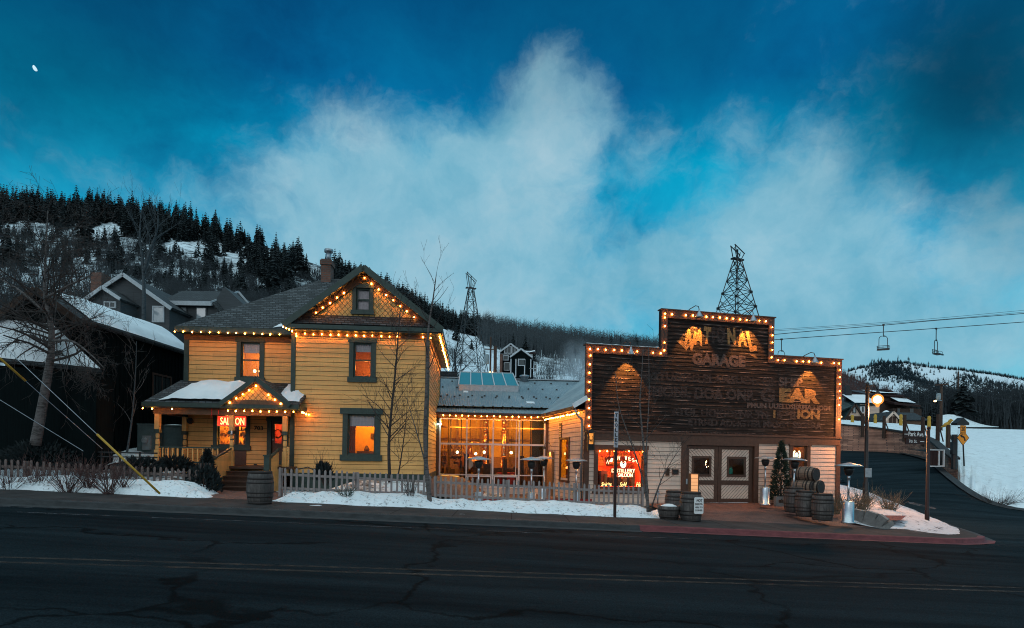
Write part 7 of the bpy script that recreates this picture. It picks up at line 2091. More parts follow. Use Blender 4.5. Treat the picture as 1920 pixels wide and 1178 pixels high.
# ------------------------------------------------------------------ houses on the left
def gable_house(name, label, fr, x0, x1, y0, y1, zb, ze, zr, wallm, roofm, trimm=None, over=.35, axis='y', thick=.14, cat='house'):
    """a plain house in a frame's axes; ridge runs along the named axis"""
    t = thing(name, label, cat, fr.world(0, 0, 0), fr.yaw)
    q = MB()
    if axis == 'y':
        xm = (x0+x1)/2
        q.prism([(x0,zb),(x1,zb),(x1,ze),(xm,zr-.1),(x0,ze)], y0, y1)
    else:
        ym = (y0+y1)/2; q.box(x0, x1, y0, y1, zb, ze)
        for x in (x0, x1): q.poly([(x,y0,ze),(x,y1,ze),(x,ym,zr-.1)])
    t_w = q.build('wall', M[wallm], t)
    q = MB(); k = (zr-ze)/((x1-x0)/2 if axis == 'y' else (y1-y0)/2)
    if axis == 'y':
        for a, s in ((x0-over, 1), (x1+over, -1)): q.slab((a,y0-over,ze-over*k),(a,y1+over,ze-over*k),((x0+x1)/2,y1+over,zr),((x0+x1)/2,y0-over,zr),thick)
    else:
        for a in (y0-over, y1+over): q.slab((x0-over,a,ze-over*k),(x1+over,a,ze-over*k),(x1+over,(y0+y1)/2,zr),(x0-over,(y0+y1)/2,zr),thick)
    rf = q.build('roof', M[roofm], t)
    if trimm:
        q = MB()
        if axis == 'y':
            for a in (x0-over, x1+over): q.bar((a,y0-over-.03,ze-over*k-.12),((x0+x1)/2,y0-over-.03,zr-.12),.06,.24)
        else:
            q.box(x0-over, x1+over, y0-over-.06, y0-over-.0, ze-over*k-.26, ze-over*k-.02)
            for x in (x0-over-.03, x1+over+.03):
                for a in (y0-over, y1+over): q.bar((x,a,ze-over*k-.12),(x,(y0+y1)/2,zr-.12),.06,.24)
        q.build('trim', M[trimm], rf)
    return t, rf, k
def flat_window(t, x0, x1, z0, z1, y, trim='greywhite', glass='coldglass', cas=.1, bars=0, axis='y'):
    q = MB(); frame_rect(q, x0-cas, x1+cas, z0-cas, z1+cas, cas, y-.05, y+.03)
    if bars:
        for i in range(1, bars+1): xx = x0+(x1-x0)*i/(bars+1); q.box(xx-.03, xx+.03, y-.045, y+.02, z0, z1)
    w = q.build('window', M[trim], t)
    q = MB(); q.box(x0, x1, y-.02, y+.10, z0, z1); q.build('pane', M[glass], w)
    return w
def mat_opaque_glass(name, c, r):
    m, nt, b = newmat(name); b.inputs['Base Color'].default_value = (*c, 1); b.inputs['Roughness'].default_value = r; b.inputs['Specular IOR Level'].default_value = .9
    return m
M['skytint_pane'] = mat_opaque_glass('sky_tinted_pane', (0.30, 0.34, 0.36), .08)  # opaque pane, its pale colour stands in for mirrored sky

# black barn-like house
b0 = at(144, 600, 21.5); BHF = Frame(b0.x, b0.y, .9, 0.0)
xa, za = BHF.on(66, 537, -.3); ze_ = BHF.on(146, 586, -.3)[1]
half = 0 - xa
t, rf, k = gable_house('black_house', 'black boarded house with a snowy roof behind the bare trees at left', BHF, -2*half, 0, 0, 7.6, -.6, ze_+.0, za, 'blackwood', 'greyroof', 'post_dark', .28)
q = MB(); rows = []
for j in range(9):
    f = j/8; r = []
    for i in range(25):
        u = i/24; y = .5 + 7.2*u; e = min(1, 5*min(f+.02, 1-f+.10))*min(1, 7*min(u+.02, 1-u+.02))
        r.append((.22*(1-f) - half*.96*f*(1 - .12*smooth(u, .6, 1)), y, ze_ - .28*k*(1-f)*.8 + (za-ze_)*f*.98 + .03 + (.22+.06*fbm(u*4, f*3))*e))
    rows.append(r)
q.grid(rows); q.build('snow', M['roofsnow'], rf, True)
q = MB()
y = .05
while y < 7.6: q.box(.003, .03, y, y+.03, -.6, ze_-.05); y += .26
q.build('batten', M['blackwood'], t)
wl_ = MB()
ya, yb2 = 4.6, 5.9; z0_, z1_ = 3.0, 4.5
wl_.box(.005, .05, ya-.08, ya, z0_-.08, z1_+.08); wl_.box(.005, .05, yb2, yb2+.08, z0_-.08, z1_+.08); wl_.box(.005, .05, ya, yb2, z1_, z1_+.08); wl_.box(.005, .05, ya, yb2, z0_-.08, z0_); wl_.box(.005, .045, (ya+yb2)/2-.03, (ya+yb2)/2+.03, z0_, z1_)
w = wl_.build('window', M['post_dark'], t); q = MB(); q.box(-.01, .02, ya, yb2, z0_, z1_); q.build('pane', M['coldglass'], w)
flat_window(t, -half*.72, -half*.25, 4.3, 5.2, -.02, 'post_dark')
# lean-to with its own snowy roof in front
lt = thing('lean_to', 'low dark lean-to with a snow covered roof at the far left', 'building', BHF.world(0, 0, 0), 0)
l0 = BHF.on(192, 697, -1.0); l1 = BHF.on(70, 606, -1.0)
zl_ = BHF.on(100, 610, 0)[1]
sl_ = [(-9, -1.2, BHF.on(-60, 640, -1.2)[1]), (BHF.on(190, 694, -1.2)[0], -1.2, BHF.on(190, 694, -1.2)[1]), (BHF.on(96, 607, -.05)[0], -.05, BHF.on(96, 607, -.05)[1]), (-9, -.05, BHF.on(-20, 604, -.05)[1])]
q = MB(); q.slab(*sl_, .12); lr = q.build('roof', M['greyroof'], lt)
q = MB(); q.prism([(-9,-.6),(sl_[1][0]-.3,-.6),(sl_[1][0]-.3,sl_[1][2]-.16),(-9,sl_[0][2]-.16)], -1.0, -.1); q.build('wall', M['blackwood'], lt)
a, b, c, d = map(Vector, sl_); q = MB()
q.grid([[tuple((a.lerp(b, i/14)).lerp(d.lerp(c, i/14), j/6*.96+.02) + Vector((0, 0, .02+.13*min(1, 4*min(j/6+.05, 1-j/6+.2))*min(1, 5*(1-i/14)+.05)*(1+.4*fbm(i*.5, j*.5))))) for i in range(15)] for j in range(7)]); q.build('snow', M['roofsnow'], lr, True)

# grey gabled house behind, with pale trim
g0 = at(240, 560, 39); G1 = Frame(g0.x, g0.y, 2.0, 0)
xg_, zg1 = G1.on(236, 514); xr_, zr_ = G1.on(318, 572)
t, rf, k = gable_house('grey_house', 'grey clapboard house with pale gable trim and a brick chimney, behind the black house', G1, 2*xg_-xr_, xr_, 0, 8, -2, zr_, zg1, 'grey', 'greyroof', 'greywhite', .3)
flat_window(t, *[G1.on(p, 585)[0] for p in (289, 306)], G1.on(298, 602)[1], G1.on(298, 577)[1], -.02, 'greywhite', 'skytint_pane')
q = MB(); cxa, cxb = G1.on(170, 530, 2)[0], G1.on(190, 530, 2)[0]; q.box(cxa, cxb, 2, 3, 0, G1.on(180, 511, 2)[1]); c = q.build('chimney', M['brick'], t)
x2, z2 = G1.on(192, 536, -2); xl2, zl2 = G1.on(163, 556, -2); xr2 = G1.on(226, 560, -2)[0]
q = MB(); q.prism([(xl2+.2,-2),(xr2-.2,-2),(xr2-.2,zl2),(x2,z2-.1),(xl2+.2,zl2)], -1.7, 0); q.build('front_wing', M['grey'], t)
q = MB(); q.slab((xl2,-2,zl2-.1),(xl2,1,zl2-.1),(x2,1,z2),(x2,-2,z2),.1); q.slab((xr2,-2,zl2-.1),(xr2,1,zl2-.1),(x2,1,z2),(x2,-2,z2),.1); q.build('wing_roof', M['greyroof'], t)
q = MB(); q.bar((xl2,-2.05,zl2-.15),(x2,-2.05,z2-.1),.06,.2); q.bar((xr2,-2.05,zl2-.15),(x2,-2.05,z2-.1),.06,.2); q.build('trim', M['greywhite'], t)
flat_window(t, G1.on(198, 568, -1.7)[0], G1.on(216, 568, -1.7)[0], G1.on(205, 576, -1.7)[1], G1.on(205, 568, -1.7)[1], -1.72, 'greywhite', 'coldglass', .08, 1)
# second grey house with a low roof
g0 = at(380, 580, 41); G2 = Frame(g0.x, g0.y, 2.0, 0)
xa_, zt_ = G2.on(330, 566); xb_, _ = G2.on(398, 571); zrr = G2.on(380, 546, 2.5)[1]; xc_ = G2.on(448, 546, 2.5)[0]
t = thing('grey_house', 'smaller grey house with a low roof just above the left eave of the yellow house', 'house', G2.world(0,0,0))
q = MB(); q.box(xa_, xb_-.2, .3, 5, -2, zt_); q.prism([(xb_-.2,-2),(xc_+2.0,-2),(xc_+2.0,zt_-.6),(xc_,zrr-.25),(xb_-.2,zt_-.2)], .3, 5); q.build('wall', M['grey'], t)
q = MB(); q.slab((xa_-1.0,-.1,zt_),(xb_,-.1,zt_),(xc_,2.5,zrr),(xa_-1.0,2.5,zrr),.15); q.slab((xb_,-.12,zt_),(xc_,2.5,zrr),(xc_+1.4,2.5,zrr-1.6),(xc_+.4,-.1,zt_-1.2),.12); rf = q.build('roof', M['greyroof'], t)
q = MB(); q.bar((xa_-1,-.14,zt_-.12),(xb_,-.14,zt_-.12),.06,.3); q.bar((xb_,-.16,zt_-.12),(xc_,2.46,zrr-.1),.06,.3); q.bar((xc_,2.4,zrr-.1),(xc_+1.3,2.4,zrr-1.6),.06,.25); q.build('trim', M['greywhite'], rf)
for a_, b_ in ((331, 349), (369, 386)): flat_window(t, G2.on(a_, 590, .3)[0], G2.on(b_, 590, .3)[0], G2.on(350, 602, .3)[1], G2.on(350, 577, .3)[1], .28, 'grey', 'skytint_pane', .1)

# timber lodge on the slope behind the hall
l0 = at(960, 700, 95); LF = Frame(l0.x, l0.y, at(960, 725, 95).z, 0)
lx = lambda px: LF.on(px, 690)[0]; lz = lambda py: LF.on(960, py)[1]
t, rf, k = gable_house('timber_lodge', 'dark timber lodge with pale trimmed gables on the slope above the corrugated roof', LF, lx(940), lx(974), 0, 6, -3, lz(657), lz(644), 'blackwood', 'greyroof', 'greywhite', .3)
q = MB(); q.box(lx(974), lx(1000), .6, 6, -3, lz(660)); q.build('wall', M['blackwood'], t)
q = MB(); q.slab((lx(965),.2,lz(660)),(lx(1004),.2,lz(660)),(lx(1003),3,lz(650)),(lx(965),3,lz(650)),.2); q.build('roof', M['sign_brown'], t)
q = MB(); q.grid([[(lx(974)+(lx(1003)-lx(974))*i/8, .25+.9*j, lz(660)+.3*j+.12+.1*math.sin(i)) for i in range(9)] for j in range(2)]); q.build('snow', M['roofsnow'], rf, True)
xm_, x0_, x1_ = lx(976), lx(956), lx(997)
q = MB(); q.prism([(x0_+.3,-3),(x1_-.3,-3),(x1_-.3,lz(677)),(xm_,lz(662)),(x0_+.3,lz(677))], -3, 0); q.build('front_wing', M['blackwood'], t)
q = MB(); q.slab((x0_,-3.2,lz(676)),(x0_,0,lz(676)),(xm_,0,lz(661)),(xm_,-3.2,lz(661)),.2); q.slab((x1_,-3.2,lz(676)),(x1_,0,lz(676)),(xm_,0,lz(661)),(xm_,-3.2,lz(661)),.2); q.build('wing_roof', M['greyroof'], t)
q = MB(); q.bar((x0_,-3.3,lz(676)),(xm_,-3.3,lz(661)),.1,.25); q.bar((x1_,-3.3,lz(676)),(xm_,-3.3,lz(661)),.1,.25); q.box(lx(938), lx(957), -.1, 0, lz(665), lz(664)); q.box(lx(992), lx(1007), -3.1, -3, lz(696.5), lz(695.5))
for px in (958, 967, 983, 994): q.box(lx(px)-.08, lx(px)+.08, -3.1, -3.0, lz(712), lz(679))
q.build('trim', M['greywhite'], t)
for a_, b_, c_, d_, y_ in ((946, 950, 662, 653, -.05), (952, 957, 662, 651, -.05), (960, 964, 662, 651, -.05), (966, 969, 662, 653, -.05), (944, 952, 675, 668, -.05), (972, 982, 690, 680, -3.05), (946, 955, 694, 681, -.05), (986, 989, 670, 664, .55), (993, 997, 671, 664, .55), (1002, 1005, 694, 683, .55)):
    flat_window(t, lx(a_), lx(b_), lz(c_), lz(d_), y_, 'greywhite', 'coldglass', .12)
q = MB(); q.box(lx(937), lx(942), -.9, 0, -3, lz(666)); q.build('chimney', M['brick'], t)
# dark poles, a pole transformer and a pole lamp beside the lodge
for px, pt_, pb_, lab, r_ in ((919, 632, 712, 'tall brown utility pole left of the timber lodge', .16), (928, 649, 712, 'thick dark pole close left of the timber lodge', .28)):
    p = at(px, pb_, 88); h = at(px, pt_, 88).z - p.z; t = thing('utility_pole', lab, 'pole', p)
    q = MB(); q.lathe([(r_,-3),(r_*.8,h)], 8); q.build('shaft', M['post_dark'], t)
    if px == 919:
        q = MB(); q.box(-.9, .9, -.08, .08, h*.70, h*.70+.15); q.build('crossarm', M['post_dark'], t)
        q = MB(); q.lathe([(.34,-.9),(.36,.0),(.34,.5),(.1,.6)], 10, (-.55, -.2, h*.50)); q.build('transformer', M['meter'], t, True)
        q = MB(); q.sphere((-.05, -.3, h*.14), .24, 10, 7); q.sphere((.35,-.3,h*.14+.1), .14, 8, 6); q.sphere((.42,-.3,h*.08), .12, 8, 6); q.build('lamp_globe', M['warmlamp'], t)

# ------------------------------------------------------------------ lattice towers
def tower(label, px, pt_, pb_, wpx, Y, yaw, headw, tk=1.0):
    p = at(px, pb_, Y); H = at(px, pt_, Y).z - p.z; W = wpx*Y/FPX/2; w1 = W*.13
    t = thing('lattice_tower', label, 'tower', p, yaw)
    zs = H*.865
    def c(f, i): s = W + (w1-W)*f; return Vector(((-1,1,1,-1)[i]*s, (-1,-1,1,1)[i]*s, zs*f))
    th = .02*H**.5*1.35*tk
    for i in range(4):
        q = MB(); q.bar(c(0,i), c(1,i), th*1.25); q.build('leg', M['dark'], t)
    q = MB(); lv = [0, .24, .45, .62, .76, .88, 1]
    for k, (a, b) in enumerate(zip(lv[:-1], lv[1:])):
        for i in range(4):
            j = (i+1) % 4
            q.bar(c(a,i), c(b,j), th*.75); q.bar(c(a,j), c(b,i), th*.75)
            if k: q.bar(c(a,i), c(a,j), th*.8)
            if k in (1, 2): 
                m_ = (c(a,i)+c(a,j))/2; q.bar(m_, c((a+b)/2,i), th*.6); q.bar(m_, c((a+b)/2,j), th*.6)
    for i in range(4):
        for f in (.24, .45, .62): 
            P = c(f,i); q.box(P.x-th*1.3, P.x+th*1.3, P.y-th*1.3, P.y+th*1.3, P.z-th*1.6, P.z+th*1.6)
    q.build('bracing', M['dark'], t)
    q = MB(); hw = headw*Y/FPX/2
    q.box(-hw, hw, -w1*.8, w1*.8, zs, zs+th*.9); q.box(-hw*1.0, -hw*.7, -w1*.9, w1*.9, zs-th*.5, zs+th*1.6); q.box(hw*.7, hw*1.0, -w1*.9, w1*.9, zs-th*.5, zs+th*1.6); q.box(-hw*.45, hw*.5, -w1*.7, w1*.7, zs+th*.5, zs+th*2)
    q.build('platform', M['dark'], t)
    q = MB(); top = H
    for s in (-1, 1):
        q.bar((s*w1, -w1, zs+th), (s*hw*.95, -w1, top - (s+1)*.035*H), th*.9); q.bar((s*w1, w1, zs+th), (s*hw*.95, w1, top - (s+1)*.035*H), th*.9); q.bar((s*w1*.3, 0, zs+th), (s*hw*.6, 0, top-.035*H-s*.02*H), th*.7)
    for y in (-w1, w1): q.bar((-hw*1.02, y, top), (hw*1.02, y, top-.07*H), th*1.1)
    q.bar((0,0,zs), (0,0,top-.03*H), th*1.6); q.build('saddle', M['dark'], t)
    return t
tower('tall dark lattice tower rising behind the snowy slope beside the lodge', 880, 512, 728, 62, 125, R(22), 19, .75)
tower('dark lattice tower rising behind the stepped parapet of the garage', 1380, 462, 650, 78, 90, R(28), 26)

# ------------------------------------------------------------------ chairlift
Yk = 66
def cable(label, pts, Y, r=.035):
    P = [at(px, py, Y) for px, py in pts]; q = MB(); q.tube([Vector(v) for v in densify([tuple(p) for p in P], 6)], r, 5)
    return tag(q.build('lift_cable', M['cable']), label, 'cable', 'chairlift and overhead cables')
cable('lowest chairlift cable carrying the right chair', [(1240, 654), (1456, 637), (1640, 624), (1755, 616), (1920, 604), (2150, 586)], Yk, .04)
cable('second lowest cable carrying the left chair', [(1240, 651), (1456, 627), (1656, 610), (1755, 601), (1920, 588), (2150, 568)], Yk+2, .04)
cable('upper one of the two thin overhead cables', [(1240, 632), (1456, 618), (1640, 606), (1755, 597), (1920, 582), (2150, 560)], Yk+8, .02)
cable('lower one of the two thin overhead cables', [(1240, 634), (1456, 620.5), (1640, 608.5), (1755, 600), (1920, 585.5), (2150, 564)], Yk+8, .02)
def lift_chair(label, px, py, Y, yaw):
    p = at(px, py, Y); t = thing('lift_chair', label, 'chair', p, yaw, 'chairlift chairs'); s = 1.0
    q = MB(); q.tube([(0,0,.08),(0,0,-1.05),(.05,0,-1.25)], .045, 6); q.box(-.12,.12,-.06,.06,-.06,.12); q.build('hanger', M['dark'], t)
    q = MB(); q.tube([(-.42,0,-2.75),(-.42,0,-1.55),(-.36,0,-1.36),(-.2,0,-1.26),(.05,0,-1.25),(.3,0,-1.36),(.42,0,-1.55),(.44,0,-2.85)], .035, 6); q.box(-.02,.2,-.06,.06,-1.33,-1.22); q.build('frame', M['dark'], t)
    q = MB(); q.box(-.62,.62,-.45,.12,-2.90,-2.80); q.box(-.5,.5,-.62,-.45,-3.0,-2.9); q.build('seat', M['dark'], t)
    q = MB()
    for z in (-2.68,-2.52,-2.36): q.box(-.60,.60,.14,.17,z-.03,z+.03)
    for x in (-.55, 0, .55): q.box(x-.02,x+.02,.12,.15,-2.82,-2.33)
    for x in (-.62,.62): q.tube([(x,.14,-2.45),(x,-.2,-2.45),(x,-.45,-2.6),(x,-.45,-2.82)], .025, 5)
    q.build('backrest', M['dark'], t); return t
lift_chair('empty double lift chair hanging from the upper cable, left of the two whole ones', 1656.5, 610, Yk+2, R(-28)); lift_chair('empty lift chair at the right showing its slatted back', 1755.5, 617, Yk, R(35)); lift_chair('lift chair half hidden behind the garage parapet', 1465.5, 637, Yk, R(10))

# ------------------------------------------------------------------ houses and poles on the right
r0 = at(1620, 790, 82); RF = Frame(r0.x, r0.y, at(1620, 797, 82).z, 0)
rx = lambda px, o=0: RF.on(px, 770, o)[0]; rzz = lambda py, o=0: RF.on(1620, py, o)[1]
t, rf, k = gable_house('beige_house', 'beige house with a steep front gable and dark green roof, right of the garage', RF, rx(1586), rx(1617), 0, 6, -4, rzz(781), rzz(757), 'pink', 'greenroof', 'post_dark', .25)
q = MB(); q.slab((rx(1560),.0,rzz(778)),(rx(1602),.2,rzz(760)),(rx(1598),5,rzz(742)),(rx(1560),5,rzz(745)),.2); q.slab((rx(1602),.3,rzz(760)),(rx(1650),.3,rzz(757)),(rx(1640),5,rzz(742)),(rx(1598),5,rzz(742)),.2); q.build('roof', M['greenroof'], t)
q = MB(); q.grid([[(rx(1604)+(rx(1648)-rx(1604))*i/8, .2+1.6*j, rzz(757.5)+.75*j+.18) for i in range(9)] for j in range(3)]); q.grid([[(rx(1584)+.35*i, 4.6+.2*j, rzz(742)+.15+.1*j) for i in range(7)] for j in range(2)]); q.build('snow', M['roofsnow'], rf, True)
q = MB(); q.box(rx(1617), rx(1653), .5, 5, -4, rzz(757.5)); q.build('wall', M['pink'], t)
q = MB(); q.box(rx(1588), rx(1617), -.12, -.02, rzz(789), rzz(781)); q.build('belt', M['post_dark'], t)
flat_window(t, rx(1599.5), rx(1603.5), rzz(774), rzz(762.5), -.03, 'dark', 'skytint_pane', .1); flat_window(t, rx(1591), rx(1597), rzz(796), rzz(791), -.03, 'white', 'coldglass', .1); flat_window(t, rx(1602), rx(1610), rzz(796), rzz(789), -.03, 'white', 'coldglass', .1)
for a_, b_ in ((1612, 1616), (1619, 1623)): flat_window(t, rx(a_), rx(b_), rzz(772), rzz(762), .46, 'white', 'coldglass', .1)
flat_window(t, rx(1637), rx(1640), rzz(796), rzz(787), .46, 'dark', 'coldglass', .1)
q = MB()
for px in (1610, 1614, 1618): q.box(rx(px)-.14, rx(px)+.14, 3, 3.4, rzz(750), rzz(718 if px < 1617 else 726))
q.build('chimney', M['dark'], t)
r1_ = at(1670, 780, 96); R2 = Frame(r1_.x, r1_.y, at(1670, 797, 96).z, 0)
rx = lambda px, o=0: R2.on(px, 770, o)[0]; rzz = lambda py, o=0: R2.on(1670, py, o)[1]
t = thing('brown_building', 'large brown building with snowy stepped roofs behind the street lamp globe', 'building', R2.world(0,0,0))
q = MB(); q.box(rx(1626), rx(1705), 0, 10, -6, rzz(745)); q.box(rx(1660), rx(1712), -2, 0, -6, rzz(768)); q.build('wall', M['roomdark'], t)
q = MB(); q.slab((rx(1624),-.6,rzz(741)),(rx(1690),-.6,rzz(741)),(rx(1676),6,rzz(726)),(rx(1624),6,rzz(724)),.3); q.slab((rx(1668),1,rzz(727)),(rx(1712),1,rzz(745)),(rx(1712),6,rzz(743)),(rx(1668),6,rzz(725)),.3); q.slab((rx(1658),-2.6,rzz(758)),(rx(1706),-2.6,rzz(762)),(rx(1700),0,rzz(752)),(rx(1658),0,rzz(752)),.3); rf = q.build('roof', M['sign_brown'], t)
q = MB(); q.grid([[(rx(1648)+(rx(1688)-rx(1648))*i/8*(1-.06*j), -.5+2.8*j, rzz(740.5)+.55*j+.25) for i in range(9)] for j in range(3)]); q.grid([[(rx(1666)+(rx(1698)-rx(1666))*i/8, -2.5+1.1*j, rzz(759+.3*i)+.45*j+.3) for i in range(9)] for j in range(3)]); q.build('snow', M['roofsnow'], rf, True)
for a_, b_ in ((1670, 1675), (1680, 1686), (1692, 1697)): flat_window(t, rx(a_), rx(b_), rzz(753), rzz(745.5), -.05, 'post_dark', 'coldglass', .1)
for a_, b_ in ((1667, 1672), (1690, 1697)): flat_window(t, rx(a_), rx(b_), rzz(775), rzz(768), -2.05, 'post_dark', 'coldglass', .1)
r2_ = at(1670, 795, 74); R3 = Frame(r2_.x, r2_.y, at(1670, 798, 74).z, 0)
rx = lambda px, o=0: R3.on(px, 780, o)[0]; rzz = lambda py, o=0: R3.on(1670, py, o)[1]
t, rf, k = gable_house('garden_barn', 'small beige barn with brown double doors and a gable, on the snowy terrace', R3, rx(1661), rx(1683), 0, 5, -2, rzz(783), rzz(771.5), 'pink', 'greyroof', 'pink', .35)
q = MB(); q.box(rx(1666.5), rx(1673), -.06, -.01, -.5, rzz(781)); q.box(rx(1674), rx(1680), -.06, -.01, -.5, rzz(781)); q.build('door', M['post_dark'], t)
t, rf, k = gable_house('low_shed', 'low tan shed with a long grey roof right of the small barn', R3, rx(1690), rx(1745), 1, 6, -2, rzz(784), rzz(769), 'frieze', 'greyroof', None, .3, 'x')
q = MB(); q.grid([[(rx(1686)+.18*i, 2.6+.4*j-.0, rzz(777)+.25*j+.3*math.sin(math.pi*i/6)) for i in range(7)] for j in range(3)]); q.build('snow', M['roofsnow'], rf, True)
for px in (1700, 1722):
    pass
# long low building far right with snow edged roofs
r3_ = at(1850, 790, 110); R4 = Frame(r3_.x, r3_.y, at(1850, 800, 110).z, -8)
rx = lambda px, o=0: R4.on(px, 780, o)[0]; rzz = lambda py, o=0: R4.on(1850, py, o)[1]
t = thing('long_building', 'long dark building with a snow edged roof among trees at the far right', 'building', R4.world(0,0,0), R4.yaw)
q = MB(); q.box(rx(1795), rx(2100), 0, 8, -3, rzz(762)); q.build('wall', M['roomdark'], t)
q = MB(); q.slab((rx(1780),-1,rzz(765)),(rx(2110),-1,rzz(756)),(rx(2110),4,rzz(752)),(rx(1790),4,rzz(760)),.3); rf = q.build('roof', M['greyroof'], t)
q = MB(); q.bar((rx(1780),-1.1,rzz(764.5)),(rx(1895),-1.1,rzz(753.5)),.4,.35); q.bar((rx(1800),-1.2,rzz(776)),(rx(1900),-1.2,rzz(769)),.2,.2); q.build('snow', M['roofsnow'], rf)
for px in (1817, 1833, 1858, 1875): flat_window(t, rx(px), rx(px+4), rzz(776), rzz(769), -.05, 'post_dark', 'coldglass', .1)
q = MB(); rows = [[at(1765+i*12, 801-(j/5)*(24*math.exp(-((i-1.2)/4.2)**2)), 88+j*1.2) for i in range(10)] for j in range(6)]
q.grid(rows); tag(q.build('snow_bank', M['field'], None, True), 'white snow mound beyond the terrace, right of the utility pole', None, None, 'stuff')
p = at(1806, 797, 86); q = MB(); q.prism([(-.9,0),(.9,0),(.9,.3),(0,1.1),(-.9,.3)], 0, 1.2); tag(q.build('doghouse', M['dark'], None, False, p), 'tiny dark gabled hut on the snow mound', 'hut')
# utility pole with crossarms and a street light
p = at(1764, 800, 62); h = at(1764, 720, 62).z - p.z
t = thing('utility_pole', 'brown utility pole with crossarm, transformer and small street light right of the barn', 'pole', p)
q = MB(); q.lathe([(.17,-1),(.12,h)], 10); q.build('shaft', M['post_dark'], t, True)
q = MB(); q.bar((-.75,-.12,h*.965),(.65,-.12,h*.995),.10,.12); q.build('crossarm', M['post_dark'], t)
q = MB(); q.lathe([(.20,-.32),(.21,0),(.20,.30),(.06,.36)], 10, (-.36,-.1,h*.70)); q.build('transformer', M['meter'], t, True)
q = MB(); q.tube([(0,-.1,h*.60),(-.4,-.3,h*.61),(-.8,-.4,h*.60)], .03, 6); q.build('light_arm', M['galv'], t)
q = MB(); q.sphere((-.95,-.42,h*.585), .12, 10, 6, 0, .7); q.build('light', M['warmlamp'], t)
p = at(1796, 760, 100); q = MB(); q.lathe([(.16,-3),(.12,at(1796, 697, 100).z-p.z)], 8); tag(q.build('utility_pole', M['post_dark'], None, True, p), 'plain distant pole left of the big dark conifer', 'pole')
cable('sagging power line between the utility poles on the right', [(1764, 724), (1840, 742), (1920, 752), (2100, 760)], 62, .012)

# ------------------------------------------------------------------ moon, steam
p = at(66, 128, 2600); mo = MB(); r = 15.5
n = 16; out = []
for i in range(n+1): a = math.pi*i/n; out.append((-r*math.sin(a)*.62, r*math.cos(a)))
for i in range(1, n): a = math.pi*(n-i)/n; out.append((r*math.sin(a)*.30, r*math.cos(a)))
rot = R(-33); out = [(x*math.cos(rot)+z*math.sin(rot), -x*math.sin(rot)+z*math.cos(rot)) for x, z in out]
fr = []
for k, s in ((-.55, .35), (-.3, .8), (0, 1.0), (.3, .8), (.55, .35)): fr.append([(x*s, k*r*.8, z*s) for x, z in out] + [(out[0][0]*s, k*r*.8, out[0][1]*s)])
mo.grid(fr); mo.poly(fr[0][:-1]); mo.poly(fr[-1][:-1][::-1])
tag(mo.build('moon', M['moon'], None, False, p), 'pale half moon high in the left of the sky', 'moon')

def steam():
    m, nt, b = newmat('steam'); out = nt.nodes['Material Output']; nt.nodes.remove(b)
    v = N(nt, 'ShaderNodeVolumePrincipled'); v.inputs['Color'].default_value = (.9, .95, 1, 1)
    co = obj_co(nt, (.6, .6, .45)); n = noise_out(nt, co, 1.1, 4, .6)
    tc = N(nt, 'ShaderNodeTexCoord'); ln = N(nt, 'ShaderNodeVectorMath', operation='LENGTH')
    mp = N(nt, 'ShaderNodeMapping'); mp.inputs['Scale'].default_value = (.55, .55, .40); L(nt, tc.outputs['Object'], mp.inputs['Vector']); L(nt, mp.outputs[0], ln.inputs[0])
    f = mth(nt, 'SUBTRACT', 1.0, ln.outputs['Value'], clamp=True)
    d = mth(nt, 'MULTIPLY', mth(nt, 'MULTIPLY', f, mth(nt, 'SUBTRACT', n, .36, clamp=True)), 2.4)
    L(nt, d, v.inputs['Density']); L(nt, v.outputs[0], out.inputs['Volume'])
    return m
p = at(1080, 698, 40); q = MB(); q.sphere((0,0,0), 2.1, 16, 10, 0, 1.15)
tag(q.build('steam', steam(), None, True, p), 'pale steam drifting up from behind the corrugated roof', None, None, 'stuff')

# ------------------------------------------------------------------ sky
world = bpy.data.worlds.new('World'); sc.world = world; world.use_nodes = True
nt = world.node_tree; nt.nodes.clear()
tc = N(nt, 'ShaderNodeTexCoord'); D0 = tc.outputs['Generated']
nz = N(nt, 'ShaderNodeVectorMath', operation='NORMALIZE'); L(nt, D0, nz.inputs[0]); D0 = nz.outputs[0]
sp = N(nt, 'ShaderNodeSeparateXYZ'); L(nt, D0, sp.inputs[0])
def wnoise(vec, scale, detail, rough, off=(0,0,0), stretch=(1,1,1), color=False):
    mp = N(nt, 'ShaderNodeMapping'); mp.inputs['Location'].default_value = off; mp.inputs['Scale'].default_value = stretch; L(nt, vec, mp.inputs['Vector'])
    n = N(nt, 'ShaderNodeTexNoise'); n.inputs['Scale'].default_value = scale; n.inputs['Detail'].default_value = detail; n.inputs['Roughness'].default_value = rough
    L(nt, mp.outputs[0], n.inputs['Vector']); return n.outputs['Color' if color else 'Fac']
wv = N(nt, 'ShaderNodeVectorMath', operation='SUBTRACT'); L(nt, wnoise(D0, 5.5, 6, .60, (1.3,.2,.7), color=True), wv.inputs[0]); wv.inputs[1].default_value = (.5,.5,.5)
wm = N(nt, 'ShaderNodeVectorMath', operation='MULTIPLY_ADD'); L(nt, wv.outputs[0], wm.inputs[0]); wm.inputs[1].default_value = (.10,.10,.10); L(nt, D0, wm.inputs[2])
WD_ = N(nt, 'ShaderNodeVectorMath', operation='NORMALIZE'); L(nt, wm.outputs[0], WD_.inputs[0]); WDv = WD_.outputs[0]
